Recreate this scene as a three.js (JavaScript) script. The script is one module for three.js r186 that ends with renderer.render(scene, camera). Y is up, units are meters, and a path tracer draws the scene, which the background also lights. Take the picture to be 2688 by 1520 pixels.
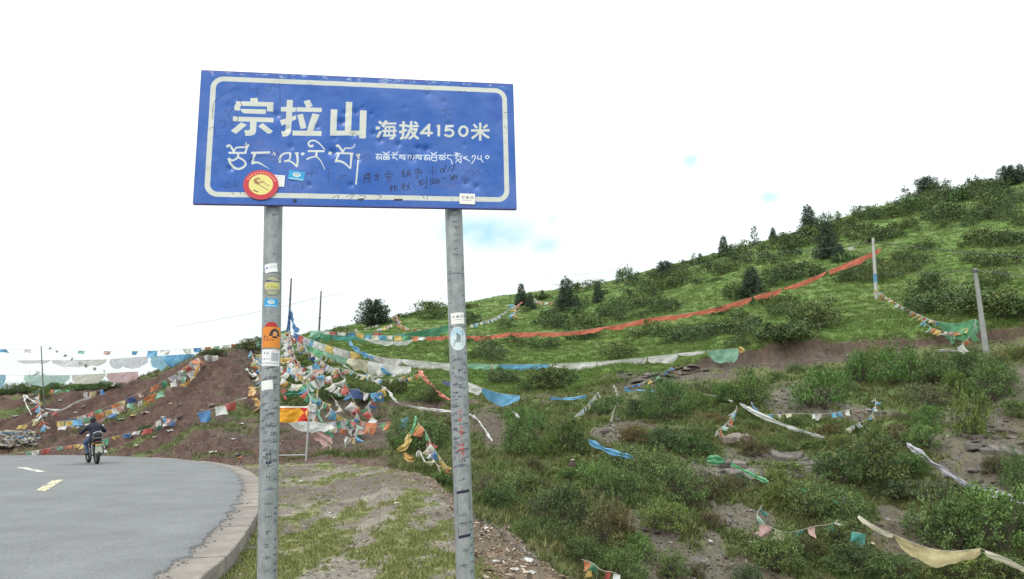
import * as THREE from 'three';
import { createNoise2D, createNoise3D } from 'simplex-noise';
import { mergeGeometries, mergeVertices } from 'three/addons/utils/BufferGeometryUtils.js';
import { MarchingCubes } from 'three/addons/objects/MarchingCubes.js';
import { RoundedBoxGeometry } from 'three/addons/geometries/RoundedBoxGeometry.js';

// ---------------------------------------------------------------- camera, sky, sun, exposure
const scene = new THREE.Scene();
const W = 2688, H = 1520, F = 2110;                         // the photograph's pixels and its focal length in pixels
const EYE = new THREE.Vector3(0, 1.6, 0);
const camera = new THREE.PerspectiveCamera(THREE.MathUtils.radToDeg(2 * Math.atan(H / 2 / F)), W / H, 0.05, 6000);
camera.position.copy(EYE);
camera.rotation.order = 'YXZ';
camera.rotation.set(THREE.MathUtils.degToRad(11.4), 0, -0.02);
camera.updateMatrixWorld(true);
scene.add(camera);

function rngOf(s) { return () => { s = (s + 0x6d2b79f5) | 0; let t = Math.imul(s ^ (s >>> 15), 1 | s); t = (t + Math.imul(t ^ (t >>> 7), 61 | t)) ^ t; return ((t ^ (t >>> 14)) >>> 0) / 4294967296; }; }
const n2 = createNoise2D(rngOf(11)), n2b = createNoise2D(rngOf(12)), n3 = createNoise3D(rngOf(13));
const fbm = (x, y, o = 4, f = n2) => { let a = 1, s = 0, q = 0; for (let i = 0; i < o; i++) { s += a * f(x, y); q += a; a *= 0.5; x = x * 2.03 + 17.1; y = y * 2.03 - 9.7; } return s / q; };
const fbm3 = (x, y, z, o = 4) => { let a = 1, s = 0, q = 0; for (let i = 0; i < o; i++) { s += a * n3(x, y, z); q += a; a *= 0.5; x *= 2.03; y *= 2.03; z *= 2.03; } return s / q; };
const clamp = (x, a = 0, b = 1) => Math.min(b, Math.max(a, x)), lerp = (a, b, t) => a + (b - a) * t;
const sstep = (a, b, x) => { const t = clamp((x - a) / (b - a)); return t * t * (3 - 2 * t); };
const V = (x, y, z) => new THREE.Vector3(x, y, z);

// a pixel of the photograph is a direction
const ray = (px, py) => V((px - W / 2) / F, -(py - H / 2) / F, -1).applyQuaternion(camera.quaternion).normalize();
// enlarged crops of the photograph that coordinates were read from
const D = (x, y) => [x * W / 2575, y * W / 2575];
const zA = (x, y) => [x / 3.64, 860 + y / 3.64], zB = (x, y) => [600 + x / 2.6, 700 + y / 2.6], zC = (x, y) => [1200 + x / 2.6, 440 + y / 2.6];
const zD = (x, y) => [1900 + x / 2.51, 420 + y / 2.51], zE = (x, y) => [1200 + x / 2.348, 900 + y / 2.348], zF = (x, y) => [1900 + x / 2.349, 900 + y / 2.349];

{ // a bright layer of broken white cloud, brightest overhead, with a few small gaps of blue
  const w = 1024, h = 512, d = new Float32Array(w * h * 4);
  const gaps = [[1225, 584, 0.046, 0.017], [1175, 578, 0.04, 0.015], [1275, 588, 0.03, 0.015], [1370, 616, 0.015, 0.007], [1740, 405, 0.011, 0.007], [1935, 497, 0.010, 0.006], [1390, 549, 0.005, 0.004]]
    .map(([x, y, a, b]) => { const r = ray(...D(x, y)); return [Math.atan2(r.x, -r.z), Math.asin(r.y), a, b]; });
  for (let j = 0; j < h; j++) for (let i = 0; i < w; i++) {
    const el = ((j + 0.5) / h - 0.5) * Math.PI, az = ((i + 0.5) / w) * 2 * Math.PI;   // u = atan2(z, x) / 2pi + 0.5
    const dx = -Math.cos(az) * Math.cos(el), dz = -Math.sin(az) * Math.cos(el), dy = Math.sin(el);
    const cl = fbm3(dx * 2.2, dy * 3.4, dz * 2.2, 4), fine = fbm3(dx * 40 + 5, dy * 60, dz * 40, 3);
    let L = 1.0 + (2.75 - 1.0) * Math.pow(clamp(dy), 1.7);
    L *= 1 + 0.12 * cl;
    let c = [L * 0.92, L, L * 0.995];
    if (dy > 0) {
      const a = Math.atan2(dx, -dz), e = Math.asin(dy);
      let g = 0;
      for (const [ga, ge, wa, we] of gaps) { const q = ((a - ga) / wa) ** 2 + ((e - ge) / we) ** 2; g = Math.max(g, Math.exp(-q * 0.9)); }
      g = clamp(g * (1.0 + 0.7 * fine));
      c = [lerp(c[0], 0.54, g), lerp(c[1], 0.86, g), lerp(c[2], 0.98, g)];
    } else { const k = sstep(0, -0.1, dy); c = c.map((x, q) => lerp(x, [0.18, 0.17, 0.14][q], k)); }
    const o = (j * w + i) * 4; d[o] = c[0]; d[o + 1] = c[1]; d[o + 2] = c[2]; d[o + 3] = 1;
  }
  const t = new THREE.DataTexture(d, w, h, THREE.RGBAFormat, THREE.FloatType);
  t.mapping = THREE.EquirectangularReflectionMapping; t.magFilter = t.minFilter = THREE.LinearFilter; t.needsUpdate = true;
  scene.background = t; scene.environment = t;
}
const sun = new THREE.DirectionalLight(0xfff0e0, 1.4);
sun.position.set(-55, 90, 38); sun.target.position.set(0, 0, -40); sun.castShadow = true; sun.shadow.radius = 22;
sun.shadow.mapSize.set(4096, 4096); Object.assign(sun.shadow.camera, { left: -140, right: 140, top: 140, bottom: -140, near: 1, far: 400 });
scene.add(sun, sun.target);
const renderer = new THREE.WebGLRenderer({ antialias: true });
renderer.toneMapping = THREE.LinearToneMapping; renderer.toneMappingExposure = 1.0;
renderer.shadowMap.enabled = true; renderer.setSize(1024, 579);

// ---------------------------------------------------------------- helpers
const taken = new Map();
function numbered(n) { const k = taken.get(n) ?? 0; taken.set(n, k + 1); return k ? n + '_' + String(k).padStart(3, '0') : n; }
function shadows(o) { o.traverse((m) => { if (m.isMesh) { m.castShadow = true; m.receiveShadow = true; } }); return o; }
function tag(o, label, category, group, kind) { o.userData.label = label; o.userData.category = category; if (group) o.userData.group = group; if (kind) o.userData.kind = kind; return o; }
function put(o) { scene.add(shadows(o)); return o; }
function part(name, geo, mat, parent, pos) { const m = new THREE.Mesh(geo, mat); m.name = name; if (pos) m.position.copy(pos); if (parent) parent.add(m); return m; }
const std = (o) => new THREE.MeshStandardMaterial({ roughness: 0.9, ...o });
const lin = (r, g, b) => new THREE.Color().setRGB(r, g, b);
function dataTex(w, h, f, srgb = true, repeat = true) {
  const d = new Uint8Array(w * h * 4);
  for (let y = 0; y < h; y++) for (let x = 0; x < w; x++) { const c = f(x, y), o = (y * w + x) * 4; d[o] = clamp(c[0], 0, 255); d[o + 1] = clamp(c[1], 0, 255); d[o + 2] = clamp(c[2], 0, 255); d[o + 3] = 255; }
  const t = new THREE.DataTexture(d, w, h); if (srgb) t.colorSpace = THREE.SRGBColorSpace;
  t.magFilter = THREE.LinearFilter; t.minFilter = THREE.LinearFilter; if (repeat) t.wrapS = t.wrapT = THREE.RepeatWrapping; t.needsUpdate = true; return t;
}
// noise that repeats over a square of n pixels
function tileNoise(n, cells, seed, oct = 4) {
  const out = new Float32Array(n * n); let amp = 1, q = 0;
  for (let o = 0; o < oct; o++, cells *= 2, amp *= 0.55) {
    const R = rngOf(seed + o * 71), g = Float32Array.from({ length: cells * cells }, R), c = Math.min(cells, n); q += amp;
    for (let y = 0; y < n; y++) for (let x = 0; x < n; x++) {
      const u = x / n * c, v = y / n * c, i = Math.floor(u), j = Math.floor(v), a = u - i, b = v - j, sa = a * a * (3 - 2 * a), sb = b * b * (3 - 2 * b);
      const G = (p, r) => g[((r + cells) % cells) * cells + ((p + cells) % cells)];
      out[y * n + x] += amp * lerp(lerp(G(i, j), G(i + 1, j), sa), lerp(G(i, j + 1), G(i + 1, j + 1), sa), sb);
    }
  }
  for (let i = 0; i < out.length; i++) out[i] /= q;
  return out;
}
function geoOf(pos, idx, { uv, color } = {}) {
  const g = new THREE.BufferGeometry(); g.setAttribute('position', new THREE.Float32BufferAttribute(pos, 3));
  if (uv) g.setAttribute('uv', new THREE.Float32BufferAttribute(uv, 2)); if (color) g.setAttribute('color', new THREE.Float32BufferAttribute(color, 3));
  if (idx) g.setIndex(idx); g.computeVertexNormals(); return g;
}
const tubeOf = (pts, r, seg = 24, rad = 6) => new THREE.TubeGeometry(new THREE.CatmullRomCurve3(pts), seg, r, rad, false);
function rod(a, b, r1, r2 = r1, n = 10) {
  const d = b.clone().sub(a), L = d.length(), g = new THREE.CylinderGeometry(r2, r1, L, n);
  g.translate(0, L / 2, 0); g.applyQuaternion(new THREE.Quaternion().setFromUnitVectors(V(0, 1, 0), d.normalize())); g.translate(a.x, a.y, a.z); return g;
}
const mg = (a) => mergeGeometries(a.map((g) => { const q = g.index ? g.toNonIndexed() : g.clone(); for (const k of Object.keys(q.attributes)) if (!['position', 'normal', 'uv'].includes(k)) q.deleteAttribute(k); return q; }));

// ---------------------------------------------------------------- the land
const GRADE = 0.05;                                           // the road climbs to the pass
const plane = (x, z) => -GRADE * z;
function onPlane(px, py) { const d = ray(px, py); const t = (plane(0, 0) - EYE.y) / (d.y + GRADE * d.z); return EYE.clone().addScaledVector(d, t); }

// outer edge of the carriageway, read off the photograph and laid on the road's own plane
const edgePts = [[400, 1456], [480, 1400], [560, 1320], [606, 1260], [612, 1225], [592, 1190], [545, 1172], [490, 1163], [400, 1155], [300, 1150], [180, 1147], [0, 1148], [-300, 1156]].map(([x, y]) => onPlane(...D(x, y)));
{ const a = edgePts[0], b = edgePts[2], d = b.clone().sub(a).setY(0).normalize(); for (const s of [8, 18, 40, 90]) { const p = a.clone().addScaledVector(d, -s); p.y = plane(p.x, p.z); edgePts.unshift(p); } }
{ const n = edgePts.length, a = edgePts[n - 2], b = edgePts[n - 1], d = b.clone().sub(a).setY(0).normalize(); for (const [s, t] of [[10, 5], [24, 16]]) edgePts.push(V(b.x + d.x * s, 0, b.z + d.z * s + t)); }
const edgeCurve = new THREE.CatmullRomCurve3(edgePts, false, 'centripetal');
const EN = 420, edge = edgeCurve.getSpacedPoints(EN), edgeN = edge.map((p, i) => { const t = edge[Math.min(EN, i + 1)].clone().sub(edge[Math.max(0, i - 1)]); return V(-t.z, 0, t.x).normalize(); });   // points to the outside (right)
if (edgeN[100].x < 0) edgeN.forEach((n) => n.negate());
const edgeGrid = new Map();
function edgeDist(x, z) {                                     // metres outside the carriageway's edge (negative: on the road)
  let best = 1e9, bi = 0;
  for (let i = 0; i <= EN; i += 6) { const d = (edge[i].x - x) ** 2 + (edge[i].z - z) ** 2; if (d < best) { best = d; bi = i; } }
  for (let i = Math.max(0, bi - 6); i <= Math.min(EN, bi + 6); i++) { const d = (edge[i].x - x) ** 2 + (edge[i].z - z) ** 2; if (d < best) { best = d; bi = i; } }
  return (x - edge[bi].x) * edgeN[bi].x + (z - edge[bi].z) * edgeN[bi].z;
}

// feature lines of the land, near to far: edge of the level ground, gully / foot of the mound, lower slope, track lip, foot of bank, top of bank, meadow, upper meadow, skyline.
// Each column: photograph x, then [y, distance in metres]; null = where that pixel meets the level ground.
const cols = [
  [-900, [1160, null], [1145, 37.5], [1100, 40], [1070, 42], [1050, 43], [1025, 44.5], [1010, 46], [1000, 48], [992, 51]],
  [-300, [1152, null], [1140, 37.5], [1095, 40], [1065, 42], [1045, 43], [1020, 44.5], [1005, 46], [997, 48], [988, 51]],
  [0, [1145, null], [1137, 38.5], [1095, 40.5], [1062, 42], [1042, 43], [1017, 44.5], [1002, 46], [993, 48], [986, 51]],
  [150, [1144, null], [1136, 38], [1092, 40], [1055, 42], [1032, 43], [1008, 44.5], [992, 46], [983, 48], [976, 51]],
  [330, [1148, null], [1139, 36], [1100, 38.5], [1070, 40.5], [1040, 42], [1010, 43.2], [990, 44.5], [978, 46], [966, 48]],
  [440, [1155, null], [1145, 34], [1100, 37], [1060, 39], [1030, 40.5], [995, 42], [965, 43.5], [940, 45], [918, 47]],
  [510, [1162, null], [1150, 32.5], [1100, 36], [1060, 38], [1030, 39.2], [985, 41], [945, 43], [912, 44.5], [890, 46.5]],
  [600, [1172, null], [1152, 31.5], [1105, 35.5], [1065, 37.5], [1030, 39], [985, 41], [940, 43], [905, 45], [884, 47.5]],
  [650, [1166, null], [1155, 31.5], [1110, 35.5], [1070, 37.5], [1035, 39.5], [990, 42], [950, 44.5], [905, 50], [870, 58]],
  [730, [1163, null], [1152, 31.5], [1120, 35], [1085, 37.5], [1050, 40], [1010, 42], [960, 46], [900, 52], [854, 62]],
  [820, [1163, null], [1150, 31.5], [1120, 34.5], [1085, 37.5], [1058, 39], [1010, 40.3], [950, 46], [880, 56], [838, 72]],
  [950, [1172, null], [1166, 27], [1120, 33], [1072, 36], [1048, 38], [1005, 39.2], [940, 46], [860, 62], [810, 95]],
  [1100, [1210, null], [1250, 23.5], [1180, 28], [1095, 33], [1050, 36], [1010, 38.5], [930, 47], [855, 64], [778, 105]],
  [1200, [1385, null], [1290, 20], [1190, 25.5], [1090, 31], [1040, 34.5], [1000, 37.5], [930, 47], [848, 62], [760, 112]],
  [1300, [1500, null], [1360, 18.5], [1220, 24], [1110, 29], [1040, 34], [988, 38.6], [915, 49], [840, 63], [742, 118]],
  [1480, [1640, null], [1480, 17], [1290, 22], [1110, 29], [1012, 38.2], [986, 38.9], [915, 49], [822, 63], [726, 122]],
  [1700, [1800, null], [1600, 17], [1320, 22], [1000, 37], [950, 41.9], [925, 42.4], [870, 50], [775, 64], [668, 126]],
  [1950, [1900, null], [1680, 17.5], [1310, 24], [955, 38.5], [905, 42.8], [866, 43.15], [820, 50], [708, 66], [604, 130]],
  [2200, [1950, null], [1700, 18.5], [1310, 25.5], [930, 39.5], [878, 42.7], [852, 43.0], [790, 51], [640, 72], [526, 130]],
  [2575, [2000, null], [1700, 20], [1310, 27], [892, 40], [848, 42.2], [824, 42.5], [740, 52], [560, 78], [444, 130]],
  [3000, [2050, null], [1720, 21], [1310, 28], [860, 40], [815, 42], [795, 42.6], [690, 53], [480, 80], [350, 130]],
  [3500, [2100, null], [1740, 22], [1310, 29], [840, 40], [790, 42], [775, 42.6], [650, 53], [430, 80], [280, 130]],
];
for (const c of cols) if (c[0] < 1000) { const p = onPlane(...D(c[0], c[1][0])), s = Math.max(0, Math.hypot(p.x, p.z) + 1.3 - c[2][1]); for (let k = 2; k < c.length; k++) c[k][1] += s; }   // the mound begins beyond the road's edge
const NF = 9, AZN = 1500, AZ0 = -0.92, AZ1 = 0.86, table = [];
for (let k = 0; k < NF; k++) {
  const P = cols.map((c) => {
    const [py, r] = c[k + 1], d = ray(...D(c[0], py)); const az = Math.atan2(d.x, -d.z), hz = Math.hypot(d.x, d.z);
    if (r === null) { const p = onPlane(...D(c[0], py)); return [az, Math.hypot(p.x, p.z), p.y]; }
    return [az, r, EYE.y + d.y / hz * r];
  });
  const R = new Float32Array(AZN + 1), Y = new Float32Array(AZN + 1);
  for (let i = 0; i <= AZN; i++) {
    const a = lerp(AZ0, AZ1, i / AZN); let j = 0; while (j < P.length - 2 && P[j + 1][0] < a) j++;
    const t = clamp((a - P[j][0]) / (P[j + 1][0] - P[j][0]));
    R[i] = lerp(P[j][1], P[j + 1][1], t); Y[i] = lerp(P[j][2], P[j + 1][2], t);
  }
  const sm = (A) => { for (let q = 0; q < 3; q++) { const B = A.slice(); for (let i = 0; i <= AZN; i++) { let s = 0, c = 0; for (let o = -9; o <= 9; o++) { const w = 10 - Math.abs(o); s += w * B[clamp(i + o, 0, AZN)]; c += w; } A[i] = s / c; } } };
  sm(R); sm(Y); table.push([R, Y]);
}
const azOf = (x, z) => Math.atan2(x, -z);
function profile(az) {                                        // knots (r, y) of the land in one direction
  const back = sstep(0.95, 1.7, Math.abs(az)), a = clamp((az - AZ0) / (AZ1 - AZ0)) * AZN, i = Math.min(AZN - 1, Math.floor(a)), t = a - i;
  const rs = [0.3], ys = [0.015 * Math.cos(az)];
  for (let k = 0; k < NF; k++) {
    let r = lerp(table[k][0][i], table[k][0][i + 1], t), y = lerp(table[k][1][i], table[k][1][i + 1], t);
    if (k === 0) y = GRADE * r * Math.cos(az);
    else if (back > 0) y = lerp(y, GRADE * r * Math.cos(az) - (k > 5 ? (k - 5) * 1.5 : 0), back);
    rs.push(r); ys.push(y);
  }
  const R = rs[NF], Y = ys[NF];
  rs.push(R + 14, R + 70, 700, 3500); ys.push(Y + 14 * 0.72 * (Y - EYE.y) / R, Math.min(Y - 10, Y * 0.3), -60, -260);
  return [rs, ys];
}
function pchip(rs, ys, r) {
  const n = rs.length; if (r <= rs[0]) return ys[0]; if (r >= rs[n - 1]) return ys[n - 1];
  let i = 0; while (rs[i + 1] < r) i++;
  const h = (j) => Math.max(1e-4, rs[j + 1] - rs[j]), s = (j) => (ys[j + 1] - ys[j]) / h(j);
  const m = (j) => { if (j === 0) return s(0); if (j === n - 1) return s(n - 2); const a = s(j - 1), b = s(j); if (a * b <= 0) return 0; const w1 = 2 * h(j) + h(j - 1), w2 = h(j) + 2 * h(j - 1); return (w1 + w2) / (w1 / a + w2 / b); };
  const H_ = h(i), t = (r - rs[i]) / H_, t2 = t * t, t3 = t2 * t;
  return (2 * t3 - 3 * t2 + 1) * ys[i] + (t3 - 2 * t2 + t) * H_ * m(i) + (-2 * t3 + 3 * t2) * ys[i + 1] + (t3 - t2) * H_ * m(i + 1);
}
function tOf(rs, r) { let i = 0; while (i < rs.length - 2 && rs[i + 1] < r) i++; return i + clamp((r - rs[i]) / (rs[i + 1] - rs[i])); }   // 0..1 level ground, 1..2 to the gully, ... 8..9 to the skyline
function landAt(x, z, prof) {
  const az = azOf(x, z), r = Math.hypot(x, z), [rs, ys] = prof ?? profile(az); let y = pchip(rs, ys, r); const t = tOf(rs, r);
  const wild = sstep(0.97, 1.3, t), meadow = sstep(5.9, 6.3, t) * sstep(-0.34, -0.2, az);
  if (wild > 0) {
    y += wild * (0.32 * fbm(x * 0.16, z * 0.16, 3) + (0.13 - 0.05 * meadow) * fbm(x * 0.8 + 40, z * 0.8, 4) + 0.035 * (1 - 0.5 * meadow) * fbm(x * 3.7, z * 3.7 + 8, 2, n2b));
    const earth = (1 - sstep(-0.3, -0.22, az)) * sstep(1.3, 2, t) * (1 - sstep(8.2, 8.9, t)); if (earth > 0) y += earth * (0.28 * Math.abs(fbm(x * 0.45 + 3, z * 0.3, 3)) - 0.3 * Math.abs(fbm(x * 0.9, z * 0.35 + 60, 4)) + 0.06 * fbm(x * 2.4, z * 2.4, 3));
    if (meadow > 0) { const q = (y + 0.35 * fbm(x * 0.22, z * 0.22 + 70, 3)) / 0.55, f = q - Math.floor(q); y += meadow * 0.1 * (sstep(0, 0.3, f) - f); }          // grazed steps along the contour
    const rough = sstep(1.5, 2.2, t) * (1 - sstep(3.6, 4.2, t)) * sstep(-0.12, 0.0, az);
    if (rough > 0) y += rough * 0.12 * Math.abs(fbm(x * 1.5 + 9, z * 1.5, 3));
  }
  if (t < 1.4) {
    const e = edgeDist(x, z), flat = 1 - sstep(0.97, 1.3, t);
    const drop = lerp(0.14, 0.012, sstep(11, 21, r));
    y += flat * (0.035 * fbm(x * 0.9, z * 0.9, 3) + 0.012 * fbm(x * 5, z * 5, 2, n2b)) * sstep(0.25, 0.8, e);
    const on = (1 - sstep(0.985, 1.02, t)) * sstep(-9.9, -9.2, e);
    if (e < 0.6) y = lerp(y - flat * 0.02, Math.min(y, plane(x, z)) - lerp(0.3, drop, sstep(0.12, 0.32, e)), on); else y -= flat * drop;
  }
  return { y, t, az, r };
}
const groundY = (x, z) => landAt(x, z).y;
function hit(px, py, lo = 4) {                                // where a pixel's ray first meets the land
  const d = ray(px, py), k = 1 / Math.hypot(d.x, d.z); let prev = lo, step = 0.25;
  for (let r = lo; r < 260; r += step) {
    const s = r * k, x = d.x * s, z = d.z * s;
    if (EYE.y + d.y * s < groundY(x, z)) {
      let a = prev, b = r; for (let i = 0; i < 12; i++) { const m = (a + b) / 2, q = m * k; if (EYE.y + d.y * q < groundY(d.x * q, d.z * q)) b = m; else a = m; }
      const q = b * k, X = d.x * q, Z = d.z * q; return V(X, groundY(X, Z), Z);
    }
    prev = r; step = 0.25 + r * 0.006;
  }
  return null;
}
const atR = (px, py, r) => { const d = ray(px, py); return EYE.clone().addScaledVector(d, r / Math.hypot(d.x, d.z)); };
const pxPerM = (p) => F / p.distanceTo(EYE);
// patches of bare soil, scree and rough grass: place (pixel of their middle), half width and depth in metres, kind
const patchList = [
  ['scree', zF(430, 330), 2.6, 3.5], ['scree', zF(330, 740), 3.2, 1.8], ['scree', zF(1650, 640), 3.4, 3.2], ['scree', zE(960, 540), 1.5, 3.6], ['scree', zE(1650, 800), 2.2, 2.2], ['scree', zE(1600, 1400), 1.2, 3],
  ['scree', zF(1600, 850), 2.2, 1.6], ['scree', zF(80, 1080), 1.6, 1.6], ['scree', zE(1170, 1150), 1.5, 1.1], ['scree', zF(1050, 1070), 2.6, 1], ['scree', zF(1780, 250), 2, 4], ['scree', zC(1250, 1420), 4, 0.9],
  ['scree', zC(1650, 1420), 3, 1.2], ['soil', zF(1150, 1250), 2.2, 1.5], ['soil', zE(240, 560), 1.3, 3.5], ['soil', zE(160, 480), 1.2, 3], ['soil', zE(1100, 520), 2, 1.4], ['soil', zF(300, 120), 7, 0.9], ['soil', zF(620, 90), 7, 0.9],
  ['soil', zE(1330, 530), 1.6, 1], ['soil', zB(760, 960), 4.6, 1.8], ['soil', zB(450, 1120), 3.5, 2.2], ['soil', zB(760, 1210), 4.2, 2.2], ['soil', zB(950, 1180), 3.2, 2.2], ['soil', zB(100, 1100), 3, 4], ['scree', zF(600, 420), 3, 0.8], ['soil', zF(1700, 480), 2.4, 1.6], ['scree', zF(1500, 470), 2, 1.2],
  ['soil', zE(1330, 1420), 1.6, 1.6], ['scree', zE(1400, 1340), 1.3, 1.5], ['soil', zF(250, 1440), 1.5, 1.0], ['scree', zF(900, 420), 2, 0.9],
  ['rough', zA(1300, 780), 5, 1.0], ['rough', zA(1700, 1080), 6, 1.2], ['rough', zA(500, 640), 5, 0.8], ['rough', zA(150, 800), 3, 1.0], ['rough', zA(2300, 800), 2, 0.9], ['rough', zA(1050, 1180), 4, 0.5], ['rough', zA(2200, 1200), 4, 0.5], ['rough', zB(850, 1290), 4, 0.5],
];
const patches = [];
const K = { meadow: [0.104, 0.178, 0.034], meadow2: [0.128, 0.174, 0.046], rough: [0.116, 0.132, 0.046], roughg: [0.088, 0.142, 0.036], soil: [0.086, 0.060, 0.049], soil2: [0.094, 0.073, 0.056], scree: [0.112, 0.096, 0.081], dark: [0.052, 0.038, 0.031], gravel: [0.195, 0.170, 0.142], gravel2: [0.142, 0.116, 0.096], turf: [0.150, 0.176, 0.052], turf2: [0.196, 0.198, 0.072], chip: [0.150, 0.104, 0.070] };
const mix3 = (a, b, t) => [lerp(a[0], b[0], t), lerp(a[1], b[1], t), lerp(a[2], b[2], t)];
function turfAt(x, z, r) { return sstep(0.0, 0.34, 0.8 * fbm(x * 0.9 + 3, z * 0.26, 4) + 0.38 * fbm(x * 3.1, z * 1.6, 3, n2b) + 0.2 * sstep(-1.0, 0.4, x + 0.02 * (r - 8)) - 0.1 * sstep(16, 21, r) + 0.13); }
function coverAt(x, z, l, slope) {                             // colour of the ground and how much grass grows there
  const { t, az, r } = l; let c, g = 0;
  const big = fbm(x * 0.11 + 5, z * 0.11, 3), mid = fbm(x * 0.55, z * 0.55 + 31, 4), fine = fbm(x * 2.6, z * 2.6, 3, n2b);
  const lowEarth = 1 - sstep(4.6, 5.3, t + 0.3 * mid), left = lerp(1 - sstep(-0.33, -0.25, az + 0.03 * mid), 1 - sstep(-0.165, -0.125, az + 0.025 * mid), lowEarth);                                   // the earth mound beside the bend
  if (t < 1.0) {
    const tf = turfAt(x, z, r);
    c = mix3(mix3(K.gravel, K.gravel2, sstep(-0.15, 0.35, mid + 0.3 * fine)), K.soil2, sstep(0.1, 0.5, fbm(x * 0.4 + 77, z * 0.4, 3) + 0.35 * sstep(15, 21, r)));
    const rim = sstep(0.83, 0.92, t + 0.05 * mid + 0.03 * fine) * sstep(-0.19, -0.12, az), bare = sstep(0.1, 0.4, fbm(x * 0.35 + 20, z * 0.2 + 4, 3) + 0.5 * sstep(14.5, 17.5, r) * (1 - sstep(20, 23, r)) - 0.15);
    const tg = tf * (1 - rim) * (1 - 0.85 * bare); c = mix3(c, [0.098, 0.071, 0.058], 0.8 * bare); c = mix3(c, mix3(K.turf, K.turf2, sstep(-0.3, 0.4, fine)), tg * 0.85); c = mix3(c, mix3(K.chip, K.soil2, sstep(-0.2, 0.4, fine + mid)), rim * 0.95); g = tg;
  } else {
    const lowSlope = [mix3(K.rough, K.roughg, sstep(-0.3, 0.3, mid + big)), K.soil2];
    let low = mix3(lowSlope[0], lowSlope[1], 0.6 * sstep(0.2, 0.6, mid * 0.7 + fine * 0.45)); let gl = 1 - 0.6 * sstep(0.2, 0.6, mid * 0.7 + fine * 0.4);
    let up = mix3(K.meadow, K.meadow2, sstep(-0.25, 0.5, big + 0.5 * mid)); up = mix3(up, K.rough, 0.35 * sstep(0.1, 0.6, fine));
    const k = sstep(5.85, 6.1, t + 0.1 * fine); c = mix3(low, up, k); g = lerp(gl, 1, k);
    // the dirt track and its cut bank
    const tr = sstep(4.1, 4.6, t + 0.3 * mid + 0.15 * fine) * (1 - sstep(5.95, 6.06, t)) * sstep(0.06, 0.16, az);
    c = mix3(c, mix3(mix3(K.soil2, K.rough, 0.95 * sstep(-0.45, 0.05, mid + 0.4 * fine)), [0.090, 0.058, 0.046], sstep(4.85, 5.1, t)), tr * 0.92); g *= 1 - 0.8 * tr;
    // banks under the turf between the flags
    const bk = sstep(4.9, 5.1, t) * (1 - sstep(5.85, 6.05, t)) * (1 - sstep(0.03, 0.08, az)) * sstep(-0.26, -0.2, az) * sstep(-0.25, 0.2, mid);
    c = mix3(c, K.soil, bk); g *= 1 - bk;
    // chips and rubble tipped over the edge of the level ground
    const tip = sstep(0.99, 1.06, t) * (1 - sstep(1.9, 2.35, t + 0.3 * mid)) * (1 - left);
    c = mix3(c, mix3(K.chip, K.soil2, sstep(-0.2, 0.4, fine + mid)), tip * 0.95); g *= 1 - tip;
    if (left > 0) {
      const top = sstep(8.5, 8.9, t + 0.2 * mid), grassy = 0.45 * sstep(0.3, 0.7, mid + 0.5 * big + 0.25 * fine - 0.12 * sstep(2.5, 5, t));
      let m = mix3([0.078, 0.041, 0.033], mix3([0.094, 0.054, 0.043], K.gravel2, 0.25 * sstep(0, 0.5, fine)), 0.55 * sstep(-0.1, 0.5, mid * 0.6 + fine * 0.6)); m = mix3(m, K.dark, 0.5 * sstep(0.25, 0.6, -mid + 0.3 * fine));
      m = mix3(m, [0.1, 0.052, 0.047], 0.5 * sstep(0.1, 0.5, big + 0.3 * mid)); m = mix3(m, K.rough, Math.max(grassy, top * 0.9));
      c = mix3(c, m, left); g = lerp(g, Math.max(grassy, top), left);
    }
  }
  for (const p of patches) {
    const dx = x - p.x, dz = z - p.z; if (Math.abs(dx) + Math.abs(dz) > (p.a + p.b) * 1.8) continue;
    const u = (dx * p.rx + dz * p.rz) / p.a, v = (dx * p.fx + dz * p.fz) / p.b, q = Math.hypot(u, v) + 0.55 * mid + 0.25 * fine, w = 1 - sstep(0.65, 1.1, q); if (w <= 0) continue;
    const pc = p.kind === 'scree' ? mix3(K.scree, K.soil2, sstep(-0.3, 0.4, fine)) : p.kind === 'soil' ? mix3(K.soil, K.soil2, sstep(-0.4, 0.4, fine)) : mix3(K.rough, K.roughg, sstep(-0.2, 0.4, fine));
    c = mix3(c, pc, w * 0.85); g = p.kind === 'rough' ? Math.max(g, w) : g * (1 - w);
  }
  const v = 1 + 0.16 * fine + 0.1 * fbm(x * 9, z * 9, 2);
  return { c: [c[0] * v, c[1] * v, c[2] * v], g };
}
for (const [kind, [px, py], a, b] of patchList) { const p = hit(px, py, 8); if (!p) continue; const l = Math.hypot(p.x, p.z), fx = p.x / l, fz = p.z / l; patches.push({ kind, x: p.x, z: p.z, a: a * 0.66, b: b * 0.66, rx: -fz, rz: fx, fx, fz }); }

const grainTex = (() => { const n = 1024, a = tileNoise(n, 12, 5, 6), b = tileNoise(n, 90, 9, 3), R = rngOf(4); const sp = new Float32Array(n * n); for (let i = 0; i < 9000; i++) { const x = Math.floor(R() * n), y = Math.floor(R() * n), s = 1 + R() * 3, v = (R() - 0.45) * 0.5; for (let j = -s; j <= s; j++) for (let k = -s; k <= s; k++) if (j * j + k * k < s * s) sp[((y + Math.round(j) + n) % n) * n + ((x + Math.round(k) + n) % n)] = v; }
  const f = (i) => clamp(0.74 + (a[i] - 0.5) * 0.55 + (b[i] - 0.5) * 0.5 + sp[i] * 0.6, 0.25, 1);
  return { color: dataTex(n, n, (x, y) => { const v = f(y * n + x) * 255; return [v, v, v]; }, false), bump: dataTex(n, n, (x, y) => { const v = clamp(0.5 + (b[y * n + x] - 0.5) * 0.8 + sp[y * n + x], 0, 1) * 255; return [v, v, v]; }, false) }; })();
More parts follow.
